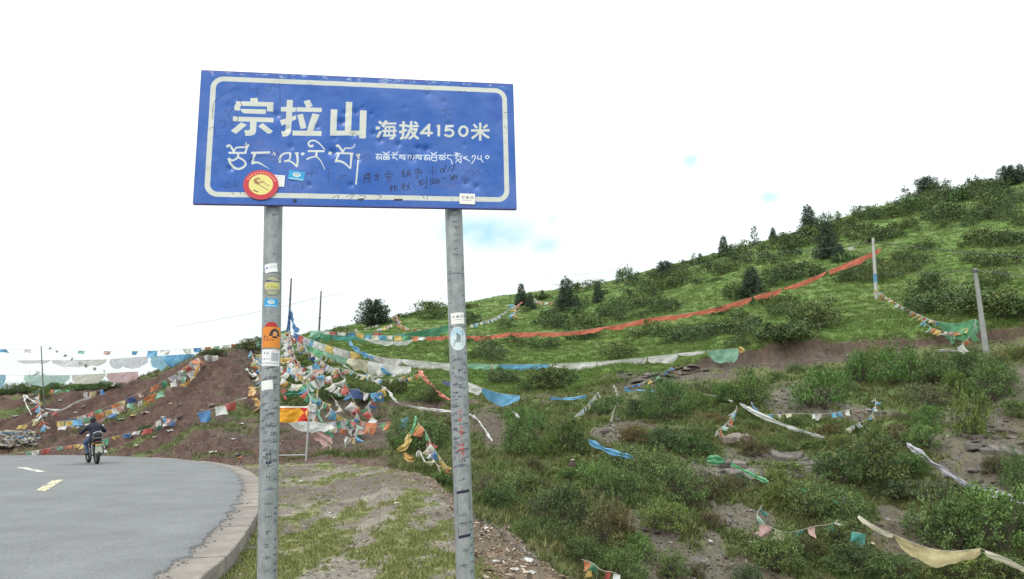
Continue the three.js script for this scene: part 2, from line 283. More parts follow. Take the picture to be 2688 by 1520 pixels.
const groundMat = std({ vertexColors: true, map: grainTex.color, bumpMap: grainTex.bump, bumpScale: 0.03, roughness: 0.96 });
{
  const azs = []; for (let i = 0; i <= 760; i++) azs.push(lerp(-0.86, 0.8, i / 760)); const rest = 2 * Math.PI - 1.66; for (let i = 1; i < 90; i++) azs.push(0.8 + rest * i / 90);
  const counts = [150, 26, 60, 70, 34, 22, 44, 60, 70, 10, 14, 8, 6], pos = [], uv = [], col = [], idx = [], prof = azs.map((a) => profile(a > Math.PI ? a - 2 * Math.PI : a));
  let rows = 0; const NA = azs.length;
  for (let k = 0; k < counts.length; k++) for (let j = 0; j < counts[k]; j++, rows++) for (let i = 0; i < NA; i++) {
    const [rs] = prof[i], u = j / counts[k], r = k === 0 ? rs[0] * Math.pow(rs[1] / rs[0], Math.pow(u, 0.55)) : lerp(rs[k], rs[k + 1], u), a = azs[i], x = Math.sin(a) * r, z = -Math.cos(a) * r;
    const l = landAt(x, z, prof[i]); pos.push(x, l.y, z); uv.push(x / 5, z / 5 + l.y / 9);
    const { c } = coverAt(x, z, l); col.push(c[0] / 0.74, c[1] / 0.74, c[2] / 0.74);
  }
  for (let j = 0; j < rows - 1; j++) for (let i = 0; i < NA; i++) { const i2 = (i + 1) % NA, a = j * NA + i, b = j * NA + i2, c = a + NA, d = b + NA; idx.push(a, c, b, b, c, d); }
  for (let i = 1; i < NA - 1; i++) idx.push(0, i, i + 1);
  const m = part('ground', geoOf(pos, idx, { uv, color: col }), groundMat); if (m.geometry.attributes.normal.getY(5000) < 0) { const ix = m.geometry.index.array; for (let i = 0; i < ix.length; i += 3) { const s = ix[i]; ix[i] = ix[i + 1]; ix[i + 1] = s; } m.geometry.computeVertexNormals(); }
  tag(m, 'hillside, earth mound and gravelly roadside ground of the mountain pass', 'ground', null, 'structure'); put(m);
}

// ---------------------------------------------------------------- carriageway, its markings and the concrete edge strip
const asphaltTex = (() => { const n = 1024, a = tileNoise(n, 5, 31, 5), b = tileNoise(n, 170, 33, 2), R = rngOf(8); const sp = new Float32Array(n * n); for (let i = 0; i < 26000; i++) sp[Math.floor(R() * n * n)] = R() * 0.5 - 0.14;
  return { color: dataTex(n, n, (x, y) => { const i = y * n + x, v = clamp(0.74 + (a[i] - 0.5) * 0.36 + (b[i] - 0.5) * 0.55 + sp[i], 0, 1) * 255; return [v, v, v]; }, false), bump: dataTex(n, n, (x, y) => { const i = y * n + x, v = clamp(b[i] + sp[i], 0, 1) * 255; return [v, v, v]; }, false) }; })();
{
  const RW = 9, pos = [], uv = [], idx = [], col = [], M = 26; const top = 0.05;
  const road = tag(new THREE.Group(), 'grey asphalt road bending left round the foot of the earth mound', 'road', null, 'structure'); road.name = 'road';
  const pts = edgeCurve.getSpacedPoints(1600);
  for (let i = 0; i <= 1600; i++) {
    const p = pts[i], t = pts[Math.min(1600, i + 1)].clone().sub(pts[Math.max(0, i - 1)]), n = V(-t.z, 0, t.x).normalize(); const f = edgeN[100].dot(V(1, 0, 0)) > 0 ? 1 : -1; if (i && n.dot(V(pts[0].x, 0, 0)) === undefined) n.negate();
    const nn = edgeN[Math.min(EN, Math.round(i / 1600 * EN))]; if (n.dot(nn) < 0) n.negate();
    const rag = 0.11 * fbm(p.x * 1.1, p.z * 1.1, 4) + 0.05 * fbm(p.x * 6, p.z * 6, 2) - 0.06;
    for (let j = 0; j <= M; j++) { const o = j === M ? rag : lerp(-RW, rag, j / (M - 1)), x = p.x + n.x * o, z = p.z + n.z * o; const yy = plane(x, z) + (j === M ? -0.06 : top + (j === M - 1 ? -0.006 : 0)); pos.push(x + (j === M ? n.x * 0.02 : 0), yy, z + (j === M ? n.z * 0.02 : 0)); uv.push(x / 3, z / 3); const v = 1 + 0.1 * fbm(x * 0.3, z * 0.3, 3) + 0.05 * fbm(x * 2, z * 2, 2); col.push(v, v, v); }
  }
  for (let i = 0; i < 1600; i++) for (let j = 0; j < M; j++) { const a = i * (M + 1) + j, b = a + 1, c = a + M + 1, d = c + 1; idx.push(a, b, c, b, d, c); }
  part('asphalt', geoOf(pos, idx, { uv, color: col }), std({ color: lin(0.186, 0.189, 0.198), vertexColors: true, map: asphaltTex.color, bumpMap: asphaltTex.bump, bumpScale: 0.006, roughness: 0.8 }), road);
  const paint = dataTex(256, 256, (() => { const a = tileNoise(256, 8, 77, 5); return (x, y) => { const w = sstep(0.3, 0.52, a[y * 256 + x]) * 255; return [w, w, w]; }; })(), false);
  const strip = (name, p, q, w, color) => { const A = onPlane(...D(...p)), B = onPlane(...D(...q)), d = B.clone().sub(A).setY(0).normalize(), s = V(-d.z, 0, d.x).multiplyScalar(w / 2), ps = [], uvs = [], id = [], N = 16; for (let i = 0; i <= N; i++) for (const k of [-1, 1]) { const e = A.clone().lerp(B, i / N).addScaledVector(s, k); ps.push(e.x, plane(e.x, e.z) + top + 0.004, e.z); uvs.push(i / N * 2, k * 0.5 + 0.5); } for (let i = 0; i < N; i++) { const a = i * 2; id.push(a, a + 2, a + 1, a + 1, a + 2, a + 3); } part(name, geoOf(ps, id, { uv: uvs }), std({ color, alphaMap: paint, transparent: true, roughness: 0.8, side: THREE.DoubleSide }), road); };
  strip('lane_marking', [100, 1241], [146, 1212], 0.22, lin(0.66, 0.60, 0.38)); strip('lane_marking', [50, 1179], [107, 1191], 0.22, lin(0.66, 0.66, 0.56));
  put(road);
  // kerb strip of cast concrete lengths
  const kerb = tag(new THREE.Group(), 'flat pinkish concrete edge strip between the asphalt and the gravel shoulder', 'kerb', null, 'structure'); kerb.name = 'kerb';
  const conc = dataTex(512, 512, (() => { const a = tileNoise(512, 6, 51, 6), b = tileNoise(512, 120, 52, 2); return (x, y) => { const i = y * 512 + x, v = clamp(0.78 + (a[i] - 0.5) * 0.5 + (b[i] - 0.5) * 0.35, 0, 1) * 255; return [v, v, v]; }; })(), false);
  const kb = dataTex(512, 512, (() => { const b = tileNoise(512, 100, 53, 3); return (x, y) => { const v = b[y * 512 + x] * 255; return [v, v, v]; }; })(), false);
  const kmats = [[0.285, 0.246, 0.220], [0.262, 0.226, 0.204], [0.305, 0.262, 0.234]].map((c) => std({ color: lin(...c), map: conc, bumpMap: kb, bumpScale: 0.012, roughness: 0.95 }));
  const L = edgeCurve.getLength(), s0 = 60, s1 = L - 8; let q = 0;
  for (let s = s0; s < s1; s += 2.6, q++) {
    const N = 10, ps = [], us = [], id = [];
    for (let i = 0; i <= N; i++) {
      const u = clamp((s + 0.012 + 2.57 * i / N) / L), p = edgeCurve.getPointAt(u), tg = edgeCurve.getTangentAt(u), n = V(-tg.z, 0, tg.x).normalize(), ref = edgeN[Math.round(u * EN)]; if (n.dot(ref) < 0) n.negate();
      const wv = 0.025 * n2(s * 0.6, 3) + 0.012 * n2(s * 0.9 + i * 0.4, 8);
      for (const [o, h] of [[-0.3, 0.012], [0.40 + wv, 0.012 + wv * 0.3], [0.415 + wv, -0.006], [0.43 + wv, -0.32]]) { const x = p.x + n.x * o, z = p.z + n.z * o; ps.push(x, plane(x, z) + h, z); us.push((s + 2.6 * i / N) / 1.5, (o - h) / 1.5); }
    }
    for (let i = 0; i < N; i++) for (let j = 0; j < 3; j++) { const a = i * 4 + j, b = a + 1, c = a + 4, d = c + 1; id.push(a, b, c, b, d, c); }
    part('kerb_slab', geoOf(ps, id, { uv: us }), kmats[q % 3], kerb);
  }
  put(kerb);
}

// ---------------------------------------------------------------- the pass sign
const SIGN = { tl: V(-1.838, 3.882, -4.467), ex: V(1.8697, 0.0318, -0.3364), ey: V(0.0052, -0.8393, 0.0171) };
const SW = SIGN.ex.length(), SH = SIGN.ey.length();
const sx = SIGN.ex.clone().normalize(), sy = SIGN.ey.clone().negate().normalize(), sn = sx.clone().cross(sy).normalize();   // right, up, out of the face
{
  // place on the sign's face (0..1, 0..1 from its top left corner) of a pixel of the photograph
  const onSign = (px, py) => { const d = ray(px, py), t = SIGN.tl.clone().sub(EYE).dot(sn) / d.dot(sn), p = EYE.clone().addScaledVector(d, t).sub(SIGN.tl); return [p.dot(sx) / SW, -p.dot(sy) / SH]; };
  const CW = 2048, CH = 904, cv = document.createElement('canvas'); cv.width = CW; cv.height = CH; const g = cv.getContext('2d');
  const crop = (ox, oy, s) => (x, y) => { const [u, v] = onSign(ox + x / s, oy + y / s); return [u * CW, v * CH]; };
  const s0 = crop(490, 170, 2.926), s1 = crop(590, 240, 6.4375), s2 = crop(970, 300, 7.5735), s3 = crop(580, 360, 6.4375), s4 = crop(940, 430, 5.988);
  const unit = (c) => { const a = c(800, 500), b = c(900, 500); return Math.hypot(b[0] - a[0], b[1] - a[1]) / 100; };
  const R = rngOf(21);
  g.fillStyle = 'rgb(50,92,186)'; g.fillRect(0, 0, CW, CH);
  // weathered film: faded blotches and streaks of the blue
  { const id = g.getImageData(0, 0, CW, CH), d = id.data; for (let y = 0; y < CH; y++) for (let x = 0; x < CW; x++) { const o = (y * CW + x) * 4, a = fbm(x / 420, y / 420, 4), b = fbm(x / 60, y / 26, 3, n2b), f = clamp(0.42 + 0.5 * a + 0.14 * b + 0.26 * (fbm(x / 900 + 4, y / 900, 2) + 0.15)); d[o] = lerp(20, 84, f); d[o + 1] = lerp(86, 112, f); d[o + 2] = lerp(178, 188, f); } g.putImageData(id, 0, 0); }
  const poly = (c, pts, fill) => { g.fillStyle = fill; g.beginPath(); pts.forEach(([x, y], i) => { const [a, b] = c(x, y); i ? g.lineTo(a, b) : g.moveTo(a, b); }); g.closePath(); g.fill(); };
  const line = (c, pts, w, col, cap = 'butt') => { g.strokeStyle = col; g.lineWidth = w * unit(c); g.lineCap = cap; g.lineJoin = cap === 'round' ? 'round' : 'miter'; g.beginPath(); pts.forEach(([x, y], i) => { const [a, b] = c(x, y); i ? g.lineTo(a, b) : g.moveTo(a, b); }); g.stroke(); };
  const curve = (c, pts, w, col) => { const cc = new THREE.CatmullRomCurve3(pts.map(([x, y]) => V(x, y, 0)), false, 'centripetal'); line(c, cc.getPoints(pts.length * 6).map((p) => [p.x, p.y]), w, col, 'round'); };
  const taper = (c, pts, w0, w1, col) => { const cc = new THREE.CatmullRomCurve3(pts.map(([x, y]) => V(x, y, 0)), false, 'centripetal'), P = cc.getPoints(40), L = [], Q = []; P.forEach((p, i) => { const t = cc.getTangent(i / 40), w = lerp(w0, w1, i / 40) / 2; L.push([p.x - t.y * w, p.y + t.x * w]); Q.unshift([p.x + t.y * w, p.y - t.x * w]); }); poly(c, L.concat(Q), col); };
  const WH = 'rgb(208,211,205)', INK = 'rgba(14,18,56,1)';
  // faded blue patches where stickers came off
  const blot = (x, y, rx, ry, col) => { const [a, b] = s0(x, y); for (let i = 0; i < 26; i++) { g.fillStyle = col; g.beginPath(); g.ellipse(a + (R() - 0.5) * rx, b + (R() - 0.5) * ry, rx * (0.1 + 0.16 * R()), ry * (0.1 + 0.2 * R()), R() * 3, 0, 7); g.fill(); } };
  blot(1160, 210, 110, 70, 'rgba(40,84,178,0.22)'); blot(2370, 370, 110, 190, 'rgba(36,82,178,0.22)'); blot(1780, 640, 240, 60, 'rgba(36,84,184,0.15)');
  // white line round the edge
  { const rr = (pts) => pts; g.strokeStyle = WH; g.lineWidth = 33; g.lineJoin = 'round'; const o = 36 + 16, x0 = 0.0395 * CW - 4, x1 = 0.978 * CW - 16, y0 = 0.058 * CH, y1 = 0.931 * CH, rad = 66; g.beginPath(); g.roundRect(x0, y0, x1 - x0, y1 - y0, rad); g.stroke();
    g.strokeStyle = 'rgba(150,150,140,0.5)'; g.lineWidth = 2; for (const [x, y, h] of [[1140, 0, 1], [1600, 0, 1], [1270, 1, 1], [700, 1, 1]]) { g.beginPath(); g.moveTo(x, y ? y1 - 17 : y0 - 17); g.lineTo(x + 2, y ? y1 + 17 : y0 + 17); g.stroke(); } }
  // the pass's name
  [[[437, 127], [556, 118], [572, 200], [442, 200]], [[195, 172], [437, 184], [832, 200], [828, 357], [722, 352], [724, 272], [274, 256], [272, 332], [168, 328], [172, 250], [195, 215]], [[285, 305], [705, 320], [703, 398], [335, 383], [285, 345]], [[150, 432], [836, 462], [834, 540], [160, 512], [150, 490]],
    [[440, 515], [552, 518], [545, 690], [520, 745], [440, 763], [368, 765], [345, 665], [400, 672], [440, 660]], [[290, 532], [388, 578], [205, 725], [118, 670]], [[650, 548], [830, 690], [790, 725], [740, 730], [580, 605]],
    [[958, 280], [1210, 290], [1205, 366], [958, 355]], [[1055, 160], [1158, 165], [1135, 690], [1115, 740], [1075, 775], [992, 783], [965, 690], [1020, 692], [1040, 660]], [[942, 505], [1215, 422], [1220, 490], [975, 598]], [[1337, 185], [1440, 160], [1495, 270], [1450, 282], [1450, 300], [1385, 300], [1375, 265]],
    [[1222, 285], [1648, 305], [1646, 378], [1222, 358]], [[1233, 418], [1330, 398], [1392, 640], [1298, 658]], [[1490, 395], [1612, 420], [1500, 692], [1400, 692]], [[1160, 680], [1652, 695], [1648, 778], [1158, 765]],
    [[1800, 328], [1912, 335], [1900, 692], [2042, 697], [2055, 205], [2162, 212], [2150, 698], [2290, 700], [2293, 352], [2408, 360], [2398, 832], [2285, 830], [2285, 780], [1792, 775]]].forEach((p) => poly(s1, p, WH));
  line(s1, [[1213, 285], [1213, 366]], 5, 'rgb(120,130,160)');
  // its height, 4150 metres
  [[[215, 170], [278, 215], [240, 255], [182, 205]], [[140, 285], [225, 290], [222, 340], [138, 350]], [[215, 375], [270, 390], [195, 515], [148, 495]], [[318, 165], [380, 178], [340, 255], [295, 310], [248, 270]]].forEach((p) => poly(s2, p, WH));
  for (const l of [[[330, 228], [548, 230]], [[345, 295], [520, 297]], [[512, 290], [500, 490], [478, 528], [415, 530]], [[268, 378], [556, 378]], [[340, 290], [318, 478]], [[285, 470], [548, 470]]]) line(s2, l, 42, WH);
  line(s2, [[412, 300], [404, 460]], 30, WH);
  for (const l of [[[692, 185], [682, 505], [668, 525], [625, 530]], [[608, 270], [765, 275]], [[606, 408], [762, 360]], [[760, 290], [995, 290]], [[845, 188], [836, 330], [775, 470], [725, 540]], [[905, 205], [968, 250]], [[850, 352], [972, 352]], [[955, 350], [895, 475], [800, 545]], [[848, 390], [900, 470], [992, 545]]]) line(s2, l, 50, WH);
  line(s2, [[1205, 268], [1040, 432], [1256, 432]], 52, WH, 'round'); line(s2, [[1195, 265], [1193, 500]], 56, WH);
  line(s2, [[1345, 300], [1392, 282]], 40, WH); line(s2, [[1393, 268], [1395, 502]], 54, WH); line(s2, [[1350, 300], [1380, 275]], 8, 'rgb(110,70,60)');
  line(s2, [[1688, 298], [1548, 296], [1532, 378]], 50, WH); curve(s2, [[1530, 385], [1600, 368], [1665, 395], [1682, 440], [1655, 485], [1590, 500], [1522, 475]], 48, WH);
  curve(s2, Array.from({ length: 17 }, (_, i) => [1883 + 80 * Math.cos(i / 16 * 6.2832), 402 + 92 * Math.sin(i / 16 * 6.2832)]), 50, WH);
  for (const l of [[[2217, 235], [2220, 592]], [[2033, 390], [2402, 392]], [[2085, 265], [2155, 345]], [[2360, 282], [2280, 345]], [[2215, 400], [2145, 480], [2052, 550]], [[2225, 400], [2300, 480], [2398, 545]]]) line(s2, l, 50, WH);
  // the second script, large
  const T = 'rgb(212,216,214)';
  taper(s3, [[112, 168], [165, 150], [205, 195], [240, 255]], 44, 34, T); taper(s3, [[240, 250], [275, 190], [350, 182], [440, 178], [492, 142]], 26, 34, T); taper(s3, [[492, 140], [455, 205], [425, 290]], 16, 46, T); taper(s3, [[448, 92], [438, 150]], 8, 26, T);
  line(s3, [[150, 272], [420, 278]], 38, T); taper(s3, [[312, 285], [312, 350]], 34, 38, T); taper(s3, [[312, 345], [265, 385], [205, 400], [155, 362]], 34, 30, T); taper(s3, [[150, 362], [185, 450], [255, 525], [330, 545], [405, 515], [442, 460], [405, 400], [315, 350]], 44, 30, T);
  line(s3, [[530, 280], [850, 276]], 40, T); taper(s3, [[592, 290], [570, 380], [548, 455]], 44, 26, T); taper(s3, [[540, 455], [620, 438], [690, 460], [770, 510], [838, 552]], 44, 6, T); poly(s3, [[900, 278], [952, 285], [938, 332], [886, 322]], T);
  taper(s3, [[1020, 452], [1012, 385], [1055, 318], [1120, 290], [1200, 290]], 38, 26, T); taper(s3, [[1190, 285], [1192, 350], [1175, 400], [1095, 418]], 40, 14, T); taper(s3, [[1090, 432], [1180, 425], [1250, 465], [1315, 525]], 22, 34, T); taper(s3, [[1300, 285], [1318, 400], [1310, 520]], 44, 30, T); line(s3, [[1268, 292], [1336, 290]], 26, T); poly(s3, [[1385, 280], [1436, 286], [1420, 332], [1364, 322]], T);
  taper(s3, [[1575, 160], [1548, 178], [1510, 165], [1498, 120], [1540, 85], [1610, 88], [1680, 135], [1778, 240]], 44, 18, T); line(s3, [[1486, 258], [1768, 264]], 38, T); taper(s3, [[1635, 275], [1630, 365]], 30, 44, T); taper(s3, [[1466, 402], [1540, 370], [1630, 360], [1700, 420], [1745, 500], [1780, 580]], 28, 10, T); poly(s3, [[1845, 265], [1905, 272], [1885, 325], [1826, 312]], T);
  taper(s3, [[1962, 185], [1995, 172], [2040, 225], [2085, 285]], 40, 34, T); taper(s3, [[2085, 280], [2115, 222], [2190, 220], [2250, 205], [2285, 145]], 26, 14, T); line(s3, [[1965, 298], [2256, 312]], 32, T); taper(s3, [[2012, 312], [1985, 380], [1952, 450]], 40, 24, T); taper(s3, [[1948, 435], [2040, 440], [2120, 480], [2215, 568]], 46, 22, T); taper(s3, [[2228, 312], [2220, 440], [2212, 565]], 44, 24, T);
  poly(s3, [[2298, 322], [2380, 316], [2362, 372], [2352, 440], [2324, 838], [2296, 834], [2328, 440], [2322, 372]], T);
  // the second script, small
  const t2 = (pts) => curve(s2, pts, 19, 'rgb(218,226,240)'); const Mq = (o, y) => { t2([[o, y], [o + 110, y + 2]]); t2([[o + 50, y + 8], [o + 8, y + 65], [o + 45, y + 98], [o + 85, y + 62], [o + 20, y + 52]]); t2([[o + 108, y], [o + 112, y + 108]]); }; const Sq = (o, y) => { t2([[o, y], [o + 112, y + 2]]); t2([[o + 28, y + 8], [o + 5, y + 55], [o + 60, y + 60], [o + 110, y + 92], [o + 110, y + 4]]); t2([[o + 32, y + 16], [o + 92, y + 42]]); };
  Mq(150, 842); t2([[292, 800], [350, 830], [422, 792]]); t2([[300, 852], [412, 852]]); t2([[305, 880], [302, 940], [355, 940], [355, 885], [305, 880]]); t2([[355, 885], [410, 885], [412, 940], [355, 940]]); t2([[300, 912], [412, 912]]); t2([[448, 850], [456, 856]]);
  t2([[482, 812], [530, 832], [592, 796]]); t2([[480, 856], [586, 858]]); t2([[512, 862], [488, 918], [535, 915], [578, 958]]); Sq(615, 862); t2([[758, 858], [766, 862]]); t2([[792, 930], [800, 872], [850, 868], [850, 920], [900, 936], [906, 866]]); Sq(938, 866); t2([[1072, 872], [1080, 876]]);
  Mq(1104, 872); t2([[1248, 822], [1300, 850], [1362, 812]]); t2([[1250, 872], [1358, 874]]); t2([[1272, 880], [1248, 958], [1352, 985], [1352, 878]]); t2([[1262, 922], [1350, 924]]); t2([[1384, 880], [1392, 884]]);
  t2([[1412, 872], [1532, 878]]); t2([[1440, 885], [1412, 930], [1440, 968], [1470, 930], [1440, 915]]); t2([[1470, 930], [1500, 900], [1532, 935], [1500, 968], [1472, 940]]); t2([[1512, 842], [1528, 836]]); t2([[1560, 872], [1662, 882]]); t2([[1592, 882], [1570, 932], [1640, 962], [1672, 1056]]); t2([[1692, 885], [1700, 888]]);
  t2([[1722, 832], [1782, 842], [1722, 872], [1832, 852]]); t2([[1736, 892], [1842, 902]]); t2([[1760, 905], [1740, 942], [1840, 962]]); t2([[1742, 1012], [1782, 982], [1842, 1032], [1842, 902]]); t2([[1862, 890], [1872, 894]]); t2([[1962, 905], [1890, 932], [1962, 968], [2018, 1002]]); t2([[1960, 960], [1905, 925]]);
  t2([[2062, 932], [2090, 890], [2126, 896], [2112, 970], [2060, 1048]]); t2([[2182, 900], [2172, 950], [2232, 962], [2248, 896]]); t2([[2238, 960], [2282, 1024]]); t2([[2365, 892], [2402, 925], [2365, 960], [2328, 925], [2365, 892]]);
  // marker pen scrawl along the foot of the sign
  const ink = (pts, w = 11) => curve(s4, pts, w, INK);
  [[[115, 215], [160, 200], [140, 250], [165, 262], [128, 270]], [[118, 212], [122, 348]], [[180, 175], [165, 220]], [[172, 195], [215, 190], [180, 225]], [[180, 200], [225, 228]], [[170, 250], [225, 240]], [[165, 275], [220, 268]], [[195, 238], [195, 325]], [[160, 330], [238, 318]],
    [[290, 190], [315, 215]], [[350, 180], [330, 210]], [[280, 228], [360, 215]], [[300, 245], [350, 240]], [[300, 268], [345, 262], [340, 298], [305, 300], [300, 268]], [[400, 262], [418, 258]], [[435, 215], [572, 198]], [[500, 155], [460, 200]], [[500, 170], [545, 195]], [[450, 245], [570, 232]], [[470, 262], [505, 258], [500, 290], [472, 292], [470, 262]], [[530, 240], [528, 310], [490, 332]],
    [[745, 130], [705, 180]], [[710, 175], [760, 170]], [[705, 210], [770, 200]], [[738, 175], [738, 250], [770, 235]], [[800, 150], [790, 185]], [[785, 180], [855, 165]], [[780, 210], [865, 200]], [[830, 140], [820, 200], [785, 250]], [[822, 205], [860, 248]],
    [[940, 120], [915, 165]], [[930, 150], [1000, 140]], [[910, 195], [1028, 180]], [[975, 90], [950, 275]], [[990, 150], [1028, 190], [1000, 210]],
    [[1195, 90], [1192, 215], [1180, 222]], [[1160, 150], [1150, 185]], [[1240, 130], [1248, 150]], [[1240, 165], [1248, 190]], [[1325, 130], [1320, 180]], [[1325, 128], [1365, 122], [1358, 178], [1322, 180]], [[1380, 90], [1405, 80], [1370, 185]], [[1462, 95], [1430, 185]], [[1490, 130], [1500, 150]], [[1540, 62], [1525, 130], [1490, 190]], [[1500, 80], [1545, 68]],
    [[975, 320], [1050, 305]], [[1010, 315], [985, 350], [1045, 342]], [[1015, 345], [1015, 385]], [[985, 388], [1050, 370]], [[1065, 330], [1062, 365]], [[1100, 250], [1098, 425], [1075, 428]],
    [[1170, 280], [1168, 370]], [[1195, 270], [1195, 360]], [[1165, 375], [1215, 355]], [[1230, 280], [1225, 350], [1260, 345]], [[1265, 275], [1235, 320]], [[1270, 310], [1300, 300], [1295, 345], [1270, 350], [1270, 310]], [[1340, 290], [1420, 270]], [[1465, 230], [1478, 245]], [[1460, 270], [1472, 280]], [[1480, 320], [1500, 270]], [[1510, 235], [1505, 318]], [[1500, 255], [1550, 240]], [[1545, 215], [1520, 300]], [[1540, 260], [1590, 245]], [[1570, 225], [1565, 290], [1545, 295]],
    [[515, 420], [585, 405]], [[555, 370], [555, 490]], [[555, 420], [515, 465]], [[600, 370], [600, 470]], [[595, 410], [650, 395]], [[605, 415], [655, 465]], [[755, 350], [715, 370]], [[700, 400], [780, 385]], [[748, 365], [745, 455]], [[745, 400], [705, 440]], [[800, 380], [795, 410]], [[825, 350], [820, 400], [780, 470]], [[815, 400], [850, 445]]].forEach((p) => ink(p));
  // thin scratched and written scrawl elsewhere on the face
  const scr = (pts, a = 0.7) => curve(s0, pts, 4.6, `rgba(26,34,84,${a})`);
  [[[205, 415], [220, 280], [380, 180]], [[390, 235], [310, 300]], [[395, 240], [430, 320]], [[470, 160], [490, 200], [545, 190], [540, 235]], [[590, 190], [640, 210], [660, 150], [690, 180]], [[715, 150], [722, 300]], [[190, 490], [220, 480], [235, 550], [265, 545]], [[250, 440], [300, 430], [290, 490]], [[330, 390], [360, 340], [400, 430], [350, 450]], [[300, 345], [340, 420]], [[480, 745], [540, 720], [600, 700], [650, 720], [690, 690], [720, 690]], [[490, 770], [510, 700]], [[650, 650], [700, 745]], [[690, 650], [720, 745], [660, 748]], [[560, 715], [570, 700], [590, 715], [610, 698]],
    [[930, 850], [1020, 840]], [[975, 810], [970, 880]], [[1090, 810], [1120, 812]], [[1100, 830], [1100, 920]], [[1180, 870], [1240, 865]], [[1210, 870], [1180, 910]], [[1212, 880], [1245, 910]], [[1960, 380], [2050, 365]], [[2000, 350], [1985, 430]], [[2010, 400], [2045, 420]], [[2080, 235], [2140, 228]], [[2100, 232], [2110, 250]], [[280, 940], [350, 945], [400, 920]], [[330, 900], [310, 960]], [[380, 890], [395, 950], [420, 900]], [[360, 985], [380, 1000]], [[420, 970], [430, 1000]], [[790, 920], [795, 945]], [[830, 945], [870, 935]], [[900, 920], [905, 965]], [[940, 900], [970, 940]],
    [[1130, 1040], [1180, 1020], [1170, 1070]], [[1240, 1030], [1300, 1010], [1260, 1060]], [[1340, 1020], [1390, 1030], [1350, 1065]], [[1480, 1020], [1510, 1030], [1470, 1060]], [[1820, 1020], [1840, 1050]], [[1870, 1015], [1860, 1060]], [[1900, 1030], [1950, 1025]], [[2320, 1020], [2340, 1045]], [[2440, 400], [2470, 395]], [[2445, 500], [2465, 520]], [[2160, 850], [2200, 830], [2210, 870], [2250, 840], [2270, 870], [2310, 840], [2340, 880]], [[1370, 730], [1400, 700], [1420, 740]]].forEach((p) => scr(p));
  [[[540, 590], [570, 620], [600, 570]], [[450, 640], [490, 600], [520, 630]], [[1900, 960], [1960, 940], [1990, 970]], [[2000, 930], [2050, 960], [2080, 920]], [[1150, 950], [1190, 945]], [[1165, 960], [1160, 995], [1190, 960]]].forEach((p) => curve(s0, p, 4, 'rgba(150,60,80,0.5)'));
  for (let i = 0; i < 90; i++) { const a = R() * CW, b = R() * CH, n = 2 + Math.floor(R() * 3); g.strokeStyle = `rgba(30,44,110,${0.12 + 0.22 * R()})`; g.lineWidth = 1 + 2 * R(); g.beginPath(); g.moveTo(a, b); for (let k = 0; k < n; k++) g.lineTo(a + (R() - 0.5) * 50, b + (R() - 0.5) * 50); g.stroke(); }
  // flaked paint along the top, dark scuffs along the foot
  for (let i = 0; i < 320; i++) { const a = R() * CW, b = R() * R() * 38; if (fbm(a / 90, 3, 3) < 0.0) continue; g.strokeStyle = `rgba(${200 + 40 * R()},${205 + 40 * R()},240,${0.3 + 0.5 * R()})`; g.lineWidth = 1 + 3 * R(); g.beginPath(); g.moveTo(a, b); g.lineTo(a + (R() - 0.5) * 44, b + (R() - 0.3) * 16); g.lineTo(a + (R() - 0.3) * 60, b + (R() - 0.4) * 16); g.stroke(); }
  g.fillStyle = 'rgba(92,72,150,0.45)'; for (let x = 0; x < CW; x += 9) g.fillRect(x, 0, 9, 9 + 9 * n2(x / 80, 1)); for (let x = 0; x < CW; x += 9) g.fillRect(x, CH - 7 - 4 * n2(x / 60, 2), 9, 14);
  poly(s0, [[1610, 1050], [1675, 1050], [1670, 1068], [1600, 1064]], 'rgb(40,38,44)'); poly(s0, [[1330, 1045], [1380, 1042], [1370, 1060], [1325, 1060]], 'rgb(60,60,62)'); poly(s0, [[835, 1045], [858, 1040], [862, 1072], [830, 1068]], 'rgb(30,32,60)');
  // nicks where stones struck through to bare metal
  const dents = [[695, 395, 15, 8], [1190, 455, 17, 9], [1215, 385, 12, 6], [1300, 380, 14, 7], [1005, 488, 13, 7], [1285, 555, 12, 7], [1420, 395, 9, 4], [1855, 245, 18, 7], [1490, 600, 16, 9], [1630, 632, 14, 8], [1440, 545, 13, 7], [1785, 660, 13, 8], [1845, 675, 16, 9], [1740, 745, 18, 9], [2140, 640, 11, 4], [2160, 930, 19, 10], [2235, 965, 15, 8], [1130, 690, 18, 9], [1325, 740, 14, 8], [345, 800, 13, 7], [805, 640, 13, 6], [1140, 580, 12, 5], [1980, 305, 10, 4], [1680, 350, 9, 3], [955, 935, 11, 5], [1275, 940, 11, 5], [1355, 345, 9, 4], [640, 860, 12, 5], [780, 500, 10, 5], [2020, 480, 12, 4]];
  for (const [x, y, r, k] of dents) { if (k < 6) continue; const [a, b] = s0(x, y); g.fillStyle = 'rgba(24,34,92,0.85)'; g.beginPath(); g.ellipse(a + (R() - 0.5) * 6, b + (R() - 0.5) * 6, r * 0.36 * (0.5 + R()), r * 0.3 * (0.5 + R()), R() * 3, 0, 7); g.fill(); if (R() > 0.5) { g.fillStyle = 'rgba(205,212,228,0.9)'; g.beginPath(); g.ellipse(a + r * 0.3, b + r * 0.4, r * 0.16, r * 0.12, 0, 0, 7); g.fill(); } }
  const tex = new THREE.CanvasTexture(cv); tex.colorSpace = THREE.SRGBColorSpace; tex.magFilter = THREE.LinearFilter;

  const sign = tag(new THREE.Group(), 'blue mountain pass name sign with white lettering on two steel posts', 'road sign'); sign.name = 'road_sign';
  const toW = (u, v, out = 0) => SIGN.tl.clone().addScaledVector(sx, u * SW).addScaledVector(sy, -v * SH).addScaledVector(sn, out);
